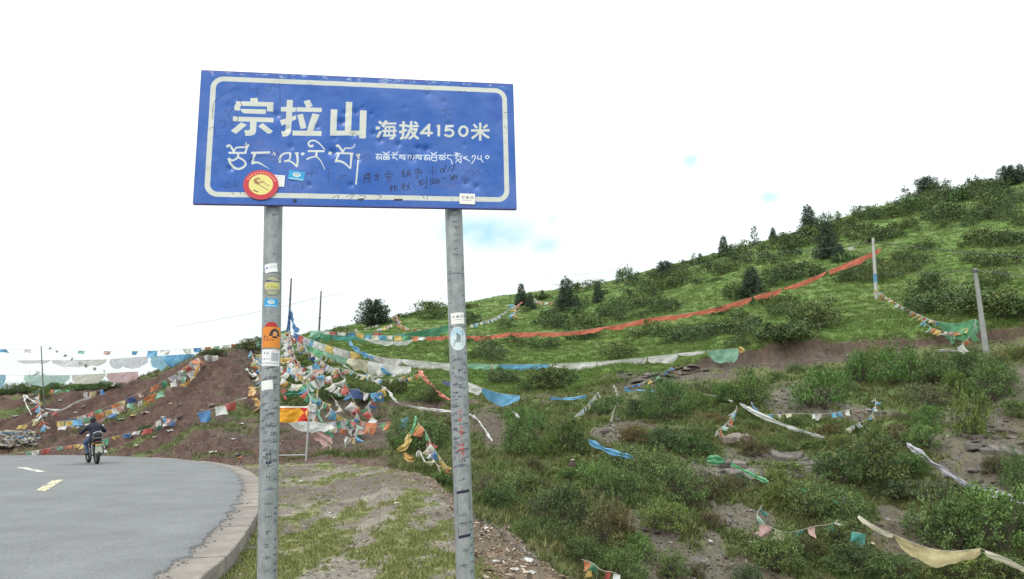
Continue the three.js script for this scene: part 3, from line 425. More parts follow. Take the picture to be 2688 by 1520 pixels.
  // posts behind the face, their axes read from the photograph
  const postPlane = SIGN.tl.clone().addScaledVector(sn, -0.085); const onBack = (px, py) => { const d = ray(px, py), t = postPlane.clone().sub(EYE).dot(sn) / d.dot(sn); return EYE.clone().addScaledVector(d, t); };
  const axes = [[D(687.5, 520), D(671.5, 1456)], [D(1140.5, 530), D(1171, 1456)]].map(([a, b]) => { const A = onBack(...a), B = onBack(...b), d = A.clone().sub(B).normalize(); const foot = B.clone().addScaledVector(d, (groundY(B.x, B.z) - 0.3 - B.y) / d.y); const top = A.clone().addScaledVector(d, 0.8); return { A, B, d, foot, top }; });
  const base = axes[0].foot.clone().lerp(axes[1].foot, 0.5); base.y = groundY(base.x, base.z); sign.position.copy(base);
  // the dented face, a folded tray of sheet metal
  const NX = 300, NY = 134, ps = [], us = [], id = [], den = dents.map(([x, y, r, k]) => { const [a, b] = s0(x, y); return [a / CW, b / CH, r / 2.926 * SW / 830 * 1.9, k / 1000]; });
  for (let j = 0; j <= NY; j++) for (let i = 0; i <= NX; i++) {
    const u = i / NX, v = j / NY; let o = 0.004 * fbm(u * 3.2 + 9, v * 1.6, 3) + 0.0016 * fbm(u * 11, v * 6, 2); const ed = Math.min(u, 1 - u, v * 0.45, (1 - v) * 0.45); o *= sstep(0, 0.03, ed);
    for (const [a, b, r, k] of den) { const q = ((u - a) * SW) ** 2 + ((v - b) * SH) ** 2; if (q < 9 * r * r) o -= k * 1.15 * Math.exp(-q / (r * r)); }
    const p = toW(u, v, o).sub(base); ps.push(p.x, p.y, p.z); us.push(u, 1 - v);
  }
  for (let j = 0; j < NY; j++) for (let i = 0; i < NX; i++) { const a = j * (NX + 1) + i, b = a + 1, c = a + NX + 1, d = c + 1; id.push(a, c, b, b, c, d); }
  const faceMat = new THREE.MeshPhysicalMaterial({ map: tex, roughness: 0.36, clearcoat: 0.15, clearcoatRoughness: 0.3 });
  part('sign_face', geoOf(ps, id, { uv: us }), faceMat, sign);
  const M4 = new THREE.Matrix4().makeBasis(sx, sy, sn); const boxOn = (u, v, out, w, h, t) => { const q = new THREE.BoxGeometry(w, h, t); q.applyMatrix4(M4); const p = toW(u, v, out).sub(base); q.translate(p.x, p.y, p.z); return q; };
  const rimMat = std({ color: new THREE.Color('rgb(70,74,150)'), roughness: 0.5 }), galv = std({ color: lin(0.42, 0.43, 0.44), metalness: 0.5, roughness: 0.5 });
  part('edge_fold', mg([boxOn(0.5, -0.001, -0.0125, SW, 0.004, 0.024), boxOn(0.5, 1.001, -0.0125, SW, 0.004, 0.024), boxOn(-0.0005, 0.5, -0.0125, 0.004, SH, 0.024), boxOn(1.0005, 0.5, -0.0125, 0.004, SH, 0.024)]), rimMat, sign);
  part('back_sheet', boxOn(0.5, 0.5, -0.022, SW - 0.01, SH - 0.01, 0.002), galv, sign);
  for (const v of [0.22, 0.78]) part('stiffener', boxOn(0.5, v, -0.0265, SW * 0.92, 0.05, 0.007), galv, sign);
  // galvanised tube with pen scrawl all down its sides
  const postTex = (seed, reds, Y) => {
    const w = 1024, h = 2048, c = document.createElement('canvas'); c.width = w; c.height = h; const q = c.getContext('2d'), P = rngOf(seed);
    const idt = q.createImageData(w, h), dd = idt.data; for (let y = 0; y < h; y++) for (let x = 0; x < w; x++) { const o = (y * w + x) * 4, a = fbm(x / 260, y / 60 + seed, 4), b = fbm(x / 40, y / 22 + seed, 3, n2b), v = clamp(0.60 + 0.08 * a + 0.045 * b) * 255; dd[o] = v * 0.955; dd[o + 1] = v * 0.99; dd[o + 2] = v * 1.01; dd[o + 3] = 255; } q.putImageData(idt, 0, 0);
    const X = (s) => w * (0.5 + s);                       // s: turns round the tube from the side that faces the road
    const SQ = 0.157; const glyph = (cx, cy0, s, col, lw) => { q.setTransform(1, 0, 0, SQ, 0, 0); const cy = cy0 / SQ; q.strokeStyle = col; q.lineWidth = lw; q.lineCap = 'round'; const n = 4 + Math.floor(P() * 4); for (let i = 0; i < n; i++) { const hor = P() > 0.45, x = cx + (P() - 0.5) * s * 0.7, y = cy + (P() - 0.5) * s * 0.5, L = s * (0.25 + 0.4 * P()); q.beginPath(); if (hor) { q.moveTo(x - L, y + L * 0.1); q.quadraticCurveTo(x, y - L * 0.1 * P(), x + L, y - L * 0.15); } else { q.moveTo(x, y - L * 0.5); q.quadraticCurveTo(x + L * (P() - 0.5) * 0.5, y, x + L * (P() - 0.5) * 1.2, y + L * 0.5); } q.stroke(); } q.setTransform(1, 0, 0, 1, 0, 0); };
    const colOf = (a) => `rgba(${36 + 20 * P()},${38 + 20 * P()},${58 + 20 * P()},${a})`;
    for (const [s, y0, y1, st, size, a] of [[0.03, Y(550), Y(660), 0.011, 90, 0.6], [-0.07, Y(930), Y(1180), 0.011, 92, 0.7], [0.03, Y(930), Y(1180), 0.012, 124, 0.85], [0.10, Y(940), Y(1240), 0.011, 90, 0.65], [0.0, Y(1190), Y(1440), 0.016, 110, 0.8], [-0.13, Y(960), Y(1200), 0.012, 84, 0.6], [0.13, Y(1290), Y(1456), 0.010, 74, 0.7], [-0.12, Y(700), Y(930), 0.016, 60, 0.4], [0.15, Y(600), Y(940), 0.016, 66, 0.45]])
      for (let y = y0; y < y1; y += st * (0.8 + 0.5 * P())) if (P() > 0.12) glyph(X(s + (P() - 0.5) * 0.02), y * h, size, colOf(a * 0.9), 5 + 4 * P());
    for (let i = 0; i < 60; i++) { q.strokeStyle = `rgba(${P() > 0.5 ? '230,236,240' : '60,64,72'},${0.2 + 0.4 * P()})`; q.lineWidth = 2 + 6 * P(); const x = P() * w, y = P() * h; q.beginPath(); q.moveTo(x, y); q.lineTo(x + (P() - 0.5) * 20, y + 6 + 26 * P()); q.stroke(); }
    q.strokeStyle = 'rgba(70,74,84,0.7)'; q.lineWidth = 3; q.beginPath(); q.moveTo(0, h * Y(705)); q.lineTo(w, h * Y(706)); q.stroke();
    if (reds) { const YY = (y) => Y(y < 0.7 ? lerp(1055, 1178, (y - 0.566) / (0.682 - 0.566)) : lerp(1252, 1356, (y - 0.746) / (0.848 - 0.746)));
      q.strokeStyle = 'rgba(196,60,52,0.75)'; q.lineWidth = 5; const L = (...p) => { q.beginPath(); p.forEach(([x, y], i) => (i ? q.lineTo(X(x), YY(y) * h) : q.moveTo(X(x), YY(y) * h))); q.stroke(); };
      L([0.0, 0.598], [0.0, 0.63]); L([0.0, 0.608], [0.03, 0.607]); L([-0.035, 0.617], [0.045, 0.616]); L([0.005, 0.62], [0.03, 0.628]); L([-0.03, 0.566], [-0.03, 0.59], [0.02, 0.588]); L([-0.01, 0.57], [0.02, 0.568], [0.018, 0.586]);
      L([-0.045, 0.648], [-0.02, 0.646]); L([-0.03, 0.64], [-0.03, 0.675]); L([-0.05, 0.66], [-0.015, 0.655]); L([0.0, 0.648], [0.05, 0.646]); L([0.025, 0.638], [0.025, 0.656]); L([-0.005, 0.657], [0.055, 0.655]); L([-0.005, 0.667], [0.055, 0.665]); L([0.035, 0.655], [0.035, 0.682]);
      q.strokeStyle = 'rgba(34,34,56,0.92)'; q.lineWidth = 8; L([-0.11, 0.748], [0.12, 0.744], [0.125, 0.845], [-0.1, 0.85], [-0.11, 0.748]);
      q.strokeStyle = 'rgba(120,190,205,0.8)'; q.lineWidth = 5; L([0.12, 0.815], [0.12, 0.87]); L([0.11, 0.85], [0.14, 0.846]); L([0.115, 0.88], [0.12, 0.93]); L([0.1, 0.9], [0.14, 0.897]); L([0.13, 0.91], [0.12, 0.945]);
    } else { q.strokeStyle = 'rgba(34,36,60,0.85)'; q.lineWidth = 6; for (const o of [-0.05, 0.0]) { q.beginPath(); q.moveTo(X(o), h * Y(1165)); q.quadraticCurveTo(X(o + 0.03), h * Y(1158), X(o + 0.03), h * Y(1170)); q.lineTo(X(o), h * Y(1184)); q.lineTo(X(o + 0.04), h * Y(1183)); q.stroke(); } }
    const t = new THREE.CanvasTexture(c); t.colorSpace = THREE.SRGBColorSpace; t.wrapS = THREE.RepeatWrapping; t.magFilter = THREE.LinearFilter; return t;
  };
  const RP = 0.0535; const postFrames = [];
  axes.forEach(({ foot, top, d, A, B }, i) => {
    const L = top.distanceTo(foot), q = new THREE.CylinderGeometry(RP, RP, L, 40, 8, true); q.translate(0, L / 2, 0);
    const face = EYE.clone().sub(A); face.addScaledVector(d, -face.dot(d)).normalize(); const side = d.clone().cross(face).normalize();   // right-hand: face x ...
    q.rotateY(Math.PI / 2 + Math.PI / 2);                                // seam away, middle of the texture to the front
    q.applyMatrix4(new THREE.Matrix4().makeBasis(side, d, face)); const o = foot.clone().sub(base); q.translate(o.x, o.y, o.z);
    const p = part('post', q, new THREE.MeshPhysicalMaterial({ map: postTex(41 + i * 7, i === 1, (dy) => { const p = A.clone().lerp(B, (dy - (i ? 530 : 520)) / (1456 - (i ? 530 : 520))); return top.distanceTo(p) / L; }), metalness: 0.3, roughness: 0.45 }), sign);
    part('post_cap', (() => { const s = new THREE.SphereGeometry(RP * 1.01, 24, 8, 0, 7, 0, Math.PI / 2); s.scale(1, 0.5, 1); s.applyMatrix4(new THREE.Matrix4().makeBasis(side, d, face)); const u = top.clone().sub(base); s.translate(u.x, u.y, u.z); return s; })(), galv, sign);
    for (const v of [0.22, 0.78]) { const [u0] = onSign(...(i ? D(1141, 400) : D(690, 400))); const c = toW(u0, v, -0.085).sub(base); const k = new THREE.TorusGeometry(RP + 0.006, 0.006, 6, 28); k.rotateX(Math.PI / 2); k.applyMatrix4(M4); k.translate(c.x, c.y, c.z); part('pipe_clamp', k, galv, sign); }
    postFrames.push({ foot, d, face, side, L });
  });
  // stickers -------------------------------------------------------------
  const SC = document.createElement('canvas'); SC.width = SC.height = 1024; const k = SC.getContext('2d'); k.fillStyle = '#ddd'; k.fillRect(0, 0, 1024, 1024);
  const cell = (i) => [(i % 4) * 256, Math.floor(i / 4) * 256];
  const draw = (i, f) => { const [x, y] = cell(i); k.save(); k.translate(x, y); k.beginPath(); k.rect(0, 0, 256, 256); k.clip(); f(); k.restore(); };
  const tiny = (x0, y0, x1, n, s, col) => { k.strokeStyle = col; k.lineWidth = s * 0.14; for (let i = 0; i < n; i++) { const x = lerp(x0, x1, n > 1 ? i / (n - 1) : 0); for (let j = 0; j < 5; j++) { k.beginPath(); k.moveTo(x + (R() - 0.5) * s, y0 + (R() - 0.5) * s); k.lineTo(x + (R() - 0.5) * s, y0 + (R() - 0.5) * s); k.stroke(); } } };
  const ring = (cx, cy, r, col, w) => { k.strokeStyle = col; k.lineWidth = w; k.beginPath(); k.arc(cx, cy, r, 0, 7); k.stroke(); }, disc = (cx, cy, r, col) => { k.fillStyle = col; k.beginPath(); k.arc(cx, cy, r, 0, 7); k.fill(); };
  draw(0, () => { k.fillStyle = 'rgb(200,62,72)'; k.fillRect(0, 0, 256, 256); ring(128, 128, 122, 'rgb(206,70,86)', 10); disc(128, 126, 86, 'rgb(232,222,140)'); for (let a = 0; a < 12; a++) { const t = -2.7 + a * 0.21; k.save(); k.translate(128 + 104 * Math.cos(t), 128 + 104 * Math.sin(t)); k.fillStyle = 'rgb(232,150,120)'; k.fillRect(-7, -7, 14, 14); k.restore(); } k.lineWidth = 5; k.strokeStyle = 'rgb(140,72,72)'; for (let a = 0; a < 3; a++) { k.beginPath(); k.arc(104, 98, 10 + a * 8, 0.4 * a, 5 + a * 0.3); k.stroke(); } k.beginPath(); k.moveTo(76, 86); k.quadraticCurveTo(110, 132, 184, 172); k.stroke(); k.lineWidth = 4; k.beginPath(); k.moveTo(124, 100); k.lineTo(134, 114); k.lineTo(150, 102); k.quadraticCurveTo(140, 92, 134, 102); k.quadraticCurveTo(126, 92, 124, 100); k.stroke(); k.save(); k.translate(170, 126); k.rotate(0.35); tiny(-14, 0, 14, 2, 20, 'rgb(150,110,90)'); k.restore(); k.fillStyle = 'rgb(70,58,50)'; k.save(); k.translate(78, 172); k.rotate(0.4); k.fillRect(0, 0, 40, 8); k.restore(); });
  draw(1, () => { k.fillStyle = 'rgb(232,232,236)'; k.fillRect(0, 0, 256, 256); tiny(50, 46, 210, 4, 30, 'rgb(90,90,110)'); k.fillStyle = 'rgb(170,174,186)'; k.fillRect(120, 100, 110, 5); k.fillRect(120, 140, 80, 5); k.fillRect(120, 216, 100, 5); });
  const cyan = (w) => { k.fillStyle = 'rgb(46,160,216)'; k.fillRect(0, 0, 256, 256); disc(128, 104, 60, 'rgb(232,240,244)'); disc(128, 104, 42, 'rgb(130,160,170)'); k.fillStyle = 'rgb(240,240,236)'; k.fillRect(104, 100, 48, 26); k.fillStyle = 'rgb(220,232,240)'; for (let i = 0; i < 9; i++) k.fillRect(24 + i * 24, 206, 16, 26); };
  draw(2, cyan);
  draw(3, () => { k.fillStyle = 'rgb(238,238,236)'; k.fillRect(0, 0, 256, 256); k.strokeStyle = 'rgb(110,112,118)'; k.lineWidth = 8; const L = (...p) => { k.beginPath(); p.forEach(([x, y], i) => (i ? k.lineTo(x, y) : k.moveTo(x, y))); k.stroke(); };
    L([50, 62], [36, 84]); L([42, 76], [82, 74], [76, 90]); L([60, 76], [60, 124], [50, 120]); L([48, 94], [38, 114]); L([70, 94], [84, 114]);
    L([104, 72], [154, 72]); L([112, 84], [146, 84], [146, 104], [112, 104], [112, 84]); L([112, 94], [146, 94]); L([129, 62], [129, 128]); L([126, 106], [106, 124]); L([132, 106], [154, 124]);
    L([176, 70], [196, 70], [196, 90], [178, 90], [178, 118], [198, 112]); L([214, 62], [206, 86]); L([210, 76], [232, 74]); L([224, 78], [206, 120]); L([210, 92], [234, 120]);
    k.fillStyle = 'rgb(130,132,138)'; k.font = 'bold 30px sans-serif'; k.fillText('L.T.MODIFY', 34, 172); });
  draw(4, () => { k.fillStyle = 'rgb(230,232,236)'; k.fillRect(0, 0, 256, 256); disc(52, 120, 26, 'rgb(70,120,200)'); tiny(106, 110, 220, 4, 34, 'rgb(80,90,120)'); k.fillStyle = 'rgb(246,246,246)'; k.fillRect(0, 170, 256, 86); });
  draw(5, () => { k.fillStyle = 'rgb(170,172,150)'; k.fillRect(0, 0, 256, 256); ring(128, 128, 122, 'rgb(64,64,66)', 6); for (let a = 0; a < 30; a++) { const t = a / 30 * 6.28; if (Math.abs(Math.sin(t)) < 0.3) continue; k.fillStyle = 'rgb(60,60,64)'; k.save(); k.translate(128 + 108 * Math.cos(t), 128 + 108 * Math.sin(t)); k.rotate(t); k.fillRect(-6, -4, 12, 8); k.restore(); } k.fillStyle = 'rgb(66,70,100)'; k.fillRect(40, 62, 70, 22); k.fillRect(110, 72, 110, 10); k.fillStyle = 'rgb(208,204,120)'; k.fillRect(36, 98, 180, 66); ring(128, 130, 0.1, '#000', 1); tiny(60, 148, 196, 6, 24, 'rgb(56,56,56)'); tiny(80, 116, 120, 2, 20, 'rgb(70,60,40)'); tiny(60, 192, 200, 6, 24, 'rgb(64,64,70)'); });
  draw(6, cyan);
  draw(7, () => { k.fillStyle = 'rgb(178,42,40)'; k.fillRect(0, 0, 256, 256); });
  draw(8, () => { k.fillStyle = 'rgb(222,136,48)'; k.fillRect(0, 0, 256, 256); k.fillStyle = 'rgb(52,44,42)'; k.beginPath(); k.moveTo(96, 112); k.quadraticCurveTo(104, 34, 160, 22); k.quadraticCurveTo(222, 28, 236, 112); k.quadraticCurveTo(206, 122, 190, 104); k.lineTo(140, 104); k.quadraticCurveTo(122, 122, 96, 112); k.fill(); disc(168, 84, 28, 'rgb(214,156,110)'); k.fillStyle = 'rgb(52,44,42)'; k.beginPath(); k.ellipse(166, 126, 34, 14, 0, 0, 7); k.fill(); k.strokeStyle = 'rgb(86,54,30)'; k.lineWidth = 9; k.beginPath(); k.moveTo(24, 120); k.lineTo(60, 112); k.moveTo(44, 100); k.lineTo(40, 176); k.moveTo(74, 108); k.lineTo(78, 178); k.stroke(); tiny(96, 160, 150, 4, 22, 'rgb(86,54,30)'); });
  draw(9, () => { k.fillStyle = 'rgb(230,231,234)'; k.fillRect(0, 0, 256, 256); tiny(40, 60, 90, 2, 44, 'rgb(130,136,140)'); tiny(24, 150, 110, 4, 26, 'rgb(50,52,60)'); k.fillStyle = 'rgb(150,152,158)'; k.fillRect(16, 206, 220, 12); k.fillStyle = 'rgb(208,120,130)'; k.fillRect(140, 20, 96, 8); k.fillStyle = 'rgb(172,174,182)'; k.fillRect(134, 50, 100, 130); });
  draw(10, () => { k.fillStyle = 'rgb(232,232,232)'; k.fillRect(0, 0, 256, 256); tiny(60, 206, 110, 2, 26, 'rgb(90,90,96)'); });
  draw(11, () => { k.fillStyle = 'rgb(206,222,228)'; k.fillRect(0, 0, 256, 256); k.fillStyle = 'rgb(176,206,222)'; k.fillRect(0, 0, 256, 90); ring(128, 128, 124, 'rgb(240,244,246)', 8); k.strokeStyle = 'rgb(52,60,70)'; k.lineWidth = 8; for (let i = 0; i < 5; i++) { k.beginPath(); k.moveTo(110 + i * 14, 66 + i * 6); k.quadraticCurveTo(130 + i * 8, 120, 90 + i * 18, 170); k.stroke(); } tiny(196, 50, 206, 1, 22, 'rgb(50,56,64)'); for (let i = 0; i < 6; i++) tiny(206 - i * 2, 60 + i * 26, 206, 1, 22, 'rgb(50,56,64)'); for (let i = 0; i < 3; i++) tiny(82 - i * 6, 150 + i * 26, 84, 1, 26, 'rgb(50,56,64)'); });
  const st = new THREE.CanvasTexture(SC); st.colorSpace = THREE.SRGBColorSpace; st.magFilter = THREE.LinearFilter; const stMat = std({ map: st, roughness: 0.5, side: THREE.DoubleSide });
  const sticker = (i, round, fn, label) => { const N = 12, P = [], U = [], I = [], [cx, cy] = cell(i); for (let a = 0; a <= N; a++) for (let b = 0; b <= N; b++) { let u = b / N * 2 - 1, v = a / N * 2 - 1; if (round) { const m = Math.max(Math.abs(u), Math.abs(v)), h = Math.hypot(u, v) || 1; u = u * m / h; v = v * m / h; } const p = fn(u, v); P.push(p.x - base.x, p.y - base.y, p.z - base.z); U.push((cx + 3 + (u * 0.5 + 0.5) * 250) / 1024, 1 - (cy + 3 + (v * 0.5 + 0.5) * 250) / 1024); } for (let a = 0; a < N; a++) for (let b = 0; b < N; b++) { const q = a * (N + 1) + b; I.push(q, q + N + 1, q + 1, q + 1, q + N + 1, q + N + 2); } const m = part('sticker', geoOf(P, I, { uv: U }), stMat, sign); if (label) m.userData.label = label; };
  const flat = (i, round, c, hw, hh, rot, lift, label) => { const [u0, v0] = onSign(490 + c[0] / 2.926, 170 + c[1] / 2.926), co = Math.cos(rot), si = Math.sin(rot); sticker(i, round, (u, v) => { const x = u * hw, y = v * hh; return toW(u0 + (x * co - y * si) / SW, v0 + (x * si + y * co) / SH, lift); }, label); };
  flat(1, false, [718, 902], 0.036, 0.036, 0.05, 0.0055, 'small white paper sticker'); flat(0, true, [585, 932], 0.1, 0.092, 0.03, 0.008, 'round red and yellow sticker'); flat(2, false, [856, 864], 0.047, 0.029, 0.13, 0.0055, 'small light blue sticker'); flat(3, false, [2169, 1060], 0.048, 0.034, 0.02, 0.006, 'white sticker with grey characters');
  const onPost = (i, j, round, [px, py], hw, hh, rot, lift, label) => { const f = postFrames[j], d = ray(px, py); // nearest approach of the ray to the post's axis gives the height, its offset the turn
    const w0 = EYE.clone().sub(f.foot), b = d.dot(f.d), t = (w0.dot(f.d) - b * w0.dot(d)) / (1 - b * b), s = (b * w0.dot(f.d) - w0.dot(d)) / (1 - b * b); const off = EYE.clone().addScaledVector(d, s).sub(f.foot.clone().addScaledVector(f.d, t)).dot(f.side), a0 = Math.asin(clamp(off / RP, -0.95, 0.95));
    const co = Math.cos(rot), si = Math.sin(rot), rr = RP + lift; sticker(i, round, (u, v) => { const x = u * hw, y = v * hh, a = a0 + (x * co - y * si) / RP, h = t - (x * si + y * co); return f.foot.clone().addScaledVector(f.d, h).addScaledVector(f.side, Math.sin(a) * rr).addScaledVector(f.face, Math.cos(a) * rr); }, label); };
  const pl = (x, y) => [660 + x / 2.909, 530 + y / 2.912], pr = (x, y) => [1150 + x / 2.909, 540 + y / 2.912];
  onPost(4, 0, false, pl(148, 520), 0.038, 0.026, -0.14, 0.0008, 'torn white sticker with blue mark'); onPost(5, 0, true, pl(160, 654), 0.056, 0.062, 0, 0.0008, 'round khaki sticker with dark lettering'); onPost(6, 0, false, pl(150, 784), 0.041, 0.025, 0.06, 0.0008, 'light blue sticker'); onPost(7, 0, true, pl(150, 975), 0.04, 0.035, 0, 0.0008, 'round red sticker mostly covered'); onPost(8, 0, false, pl(154, 1046), 0.058, 0.06, 0.03, 0.0016, 'orange sticker with dark haired head'); onPost(9, 0, false, pl(146, 1200), 0.058, 0.047, 0.04, 0.0008, 'white paper sticker with faded print'); onPost(10, 0, false, pl(114, 1408), 0.036, 0.026, -0.1, 0.0008, 'torn white paper scrap');
  onPost(3, 1, false, pr(150, 872), 0.043, 0.034, -0.06, 0.0008, 'white sticker with grey characters'); onPost(11, 1, true, pr(152, 1026), 0.052, 0.07, 0, 0.0008, 'round pale blue sticker with brush script');
  put(sign);
}

// ---------------------------------------------------------------- prayer flags, banners and their poles
const clothPrint = dataTex(256, 256, (() => { const a = tileNoise(256, 10, 88, 4), R = rngOf(3), rows = Float32Array.from({ length: 256 * 256 }, () => R()); return (x, y) => { const row = Math.floor(y / 10), on = (y % 10) < 6 && rows[row * 256 + Math.floor(x / 4)] > 0.45 && x > 18 && x < 238 && y > 18 && y < 238; const v = clamp(0.9 + (a[y * 256 + x] - 0.5) * 0.3 - (on ? 0.16 : 0), 0, 1) * 255; return [v, v, v]; }; })(), false);
const clothMats = {};
const CC = { blue: [0.055, 0.235, 0.56], sky: [0.11, 0.42, 0.72], navy: [0.035, 0.08, 0.27], white: [0.70, 0.70, 0.68], cream: [0.66, 0.61, 0.44], pale: [0.62, 0.60, 0.60], lilac: [0.56, 0.54, 0.64], pink: [0.56, 0.33, 0.31], red: [0.56, 0.085, 0.065], scarlet: [0.74, 0.155, 0.07], orange: [0.72, 0.21, 0.055], yellow: [0.74, 0.50, 0.09], gold: [0.62, 0.34, 0.045], green: [0.05, 0.30, 0.145], leaf: [0.10, 0.44, 0.19], mint: [0.26, 0.56, 0.40], teal: [0.05, 0.36, 0.31], rust: [0.38, 0.13, 0.09], straw: [0.66, 0.55, 0.26], gray: [0.36, 0.34, 0.32], sheer_white: [0.84, 0.83, 0.83], sheer_lilac: [0.78, 0.78, 0.86], sheer_mint: [0.56, 0.80, 0.72], sheer_cream: [0.84, 0.80, 0.70], sheer_rose: [0.80, 0.52, 0.54], sheer_blue: [0.36, 0.66, 0.86] };
const cloth = (c) => clothMats[c] ??= new THREE.MeshPhysicalMaterial({ color: lin(...CC[c].map((x) => lerp(x, 0.30 * CC[c][0] + 0.45 * CC[c][1] + 0.25 * CC[c][2] + 0.06, 0.17))), map: clothPrint, roughness: 0.95, transmission: c.startsWith('sheer') ? 0.75 : 0.3, thickness: 0, side: THREE.DoubleSide, name: 'cloth ' + c });
const cordMat = std({ color: lin(0.42, 0.39, 0.34) });
const RF = rngOf(909);
// one flag: a square hung by its upper edge, billowing; eight ways of hanging shared by all
const flagGeo = Array.from({ length: 8 }, (_, k) => { const R = rngOf(500 + k), N = 6, P = [], U = [], I = [], ph = R() * 6, am = 0.14 + 0.2 * R(), curl = (R() - 0.5) * 0.9, nar = 0.55 + 0.5 * R(), sk = (R() - 0.5) * 0.8; for (let j = 0; j <= N; j++) for (let i = 0; i <= N; i++) { const u = i / N - 0.5, v = j / N; P.push(u * lerp(1, nar, v) + sk * v * v, -v * (1 - 0.12 * Math.abs(Math.sin(ph + u * 3)) * v), am * v * Math.sin(ph + u * 5 + v * 2) + curl * v * v); U.push(i / N, 1 - v); } for (let j = 0; j < N; j++) for (let i = 0; i < N; i++) { const a = j * (N + 1) + i; I.push(a, a + N + 1, a + 1, a + 1, a + N + 1, a + N + 2); } return geoOf(P, I, { uv: U }); });
// points of a string: [crop pixel, distance] or [crop pixel] = just clear of the ground it hangs over (k: how far along the ray to it)
function resolve(list, k = 0.975) { return list.map((e) => { const [px, r] = Array.isArray(e[0]) ? e : [e, undefined]; if (r) return atR(...px, r); let h = null; for (let d = 0; d < 90 && !h; d += 6) h = hit(px[0], px[1] + d, 12); const R = h ? Math.hypot(h.x, h.z) * k : 50; return atR(...px, R); }); }
const lines = [];
const shortOf = (t) => t.split(/ (?:across|over|between|down|on|in|from|to|below|behind|along|beside|at|of|against|under|up|round|with|by|near|running|towards|high|low|beyond|above|left|right) /)[0].replace(/,.*$/, '').replace(/( (?!string)\w+ing| swept| strung| hung| tied| stretched| caught| draped| looped)+$/, '');
const log = (c, L, label, drop = 0) => { const n = Math.max(4, Math.round(L * 2)); for (let i = 0; i <= n; i++) { const p = c.getPointAt(i / n); p.y -= drop; const sh = shortOf(label); lines.push({ p, short: /(string|flags|cloth|cloths|ribbon|banner|scarf|strip|cord|strand|pennants|knot)$/.test(sh) ? sh : null }); } };
const CYCLE = ['blue', 'white', 'red', 'green', 'yellow'];
function flagString(label, list, { size: size0 = 0.36, gap = 1.12, colors = CYCLE, k, group = 'strings of prayer flags', skip = 0.06, thick = 0.008, mess = 0.35, from = 0, to = 1, tall = 1.05, name = 'prayer_flag_string' } = {}) {
  const size = size0 * 0.82, pts = resolve(list, k), c = new THREE.CatmullRomCurve3(pts, false, 'centripetal'), L = c.getLength(), g = new THREE.Group(); log(c, L, label, size * 0.5); g.name = numbered(name); g.position.copy(pts[0]); const o = pts[0];
  part('cord', tubeOf(c.getSpacedPoints(Math.max(8, Math.round(L))).map((p) => p.clone().sub(o)), thick, Math.max(12, Math.round(L * 2)), 4), cordMat, g);
  const n = Math.max(1, Math.round(L * (to - from) / (size * gap)));
  for (let i = 0; i < n; i++) {
    if (RF() < skip) continue; const u = clamp(lerp(from, to, (i + 0.5 + (RF() - 0.5) * mess * 1.2) / n)), p = c.getPointAt(u), t = c.getTangentAt(u), m = new THREE.Mesh(flagGeo[Math.floor(RF() * 8)], cloth(colors[i % colors.length])); m.name = 'prayer_flag';
    let down = V((RF() - 0.5) * mess * 2, -1, (RF() - 0.5) * mess * 2); down.addScaledVector(t, -down.dot(t) * (Math.abs(t.y) > 0.75 ? 0.9 : 0.55)).normalize(); const x = t.clone().addScaledVector(down, -t.dot(down)).normalize(), y = down.clone().negate(), z = x.clone().cross(y);
    m.quaternion.setFromRotationMatrix(new THREE.Matrix4().makeBasis(x, y, z)); const s = size * (0.8 + 0.36 * RF()), torn = mess > 0.28 && RF() < 0.45 ? 0.45 + 0.4 * RF() : 1; m.scale.set(s * torn, s * tall * (0.6 + 0.55 * RF()), s * (torn < 1 ? 1.6 : 1)); m.position.copy(p).sub(o); g.add(m);
  }
  tag(g, label, 'prayer flags', group); return put(g);
}
// a long cloth hung by its upper edge: list of panels [from, to, depth in metres, colour]
function banner(label, list, panels, { k, group, sag = 0.25, name = 'cloth_banner', cord = true, twist = 0.3 } = {}) {
  const pts = resolve(list, k), c = new THREE.CatmullRomCurve3(pts, false, 'centripetal'), L = c.getLength(), g = new THREE.Group(), o = pts[0]; log(c, L, label, 0.2); g.name = numbered(name); g.position.copy(o);
  if (cord) part('cord', tubeOf(c.getSpacedPoints(Math.max(8, Math.round(L))).map((p) => p.clone().sub(o)), 0.007, Math.max(16, Math.round(L * 2)), 4), cordMat, g);
  for (const [a, b, h, col] of panels) {
    const N = Math.max(14, Math.round(L * (b - a) * 5)), J = 6, P = [], U = [], I = [], ph = RF() * 9; const len = L * (b - a);
    for (let i = 0; i <= N; i++) {
      const f = i / N, u = clamp(lerp(a, b, f)), p = c.getPointAt(u), t = c.getTangentAt(u), side = V(-t.z, 0, t.x).normalize(), endt = Math.pow(clamp(Math.min(f, 1 - f) * len / Math.min(0.5, len * 0.2)), 0.7), wob = 0.78 + 0.42 * fbm(f * len * 0.8 + ph, 2, 4), hh = h * (0.42 + 0.58 * endt) * wob;
      for (let j = 0; j <= J; j++) { const v = j / J, out = 0.13 * h * v * Math.sin(f * len * 2.6 + ph + v * 1.4) + 0.1 * h * (0.3 + v) * Math.sin(f * len * 7.3 + 3 * n2(f * len * 0.6, ph) + v) + 0.16 * h * fbm(f * len * 1.9 + ph, v * 1.8, 3) + twist * h * v * n2(f * len * 0.35, ph), q = p.clone().addScaledVector(side, out).add(V(0, -hh * v, 0)).sub(o); P.push(q.x, q.y, q.z); U.push(f * len * 1.1, v * 0.7 + 0.15); }
    }
    for (let i = 0; i < N; i++) for (let j = 0; j < J; j++) { const q = i * (J + 1) + j; I.push(q, q + 1, q + J + 1, q + 1, q + J + 2, q + J + 1); }
    part('cloth_panel', geoOf(P, I, { uv: U }), cloth(col), g);
  }
  tag(g, label, 'banner', group); return put(g);
}
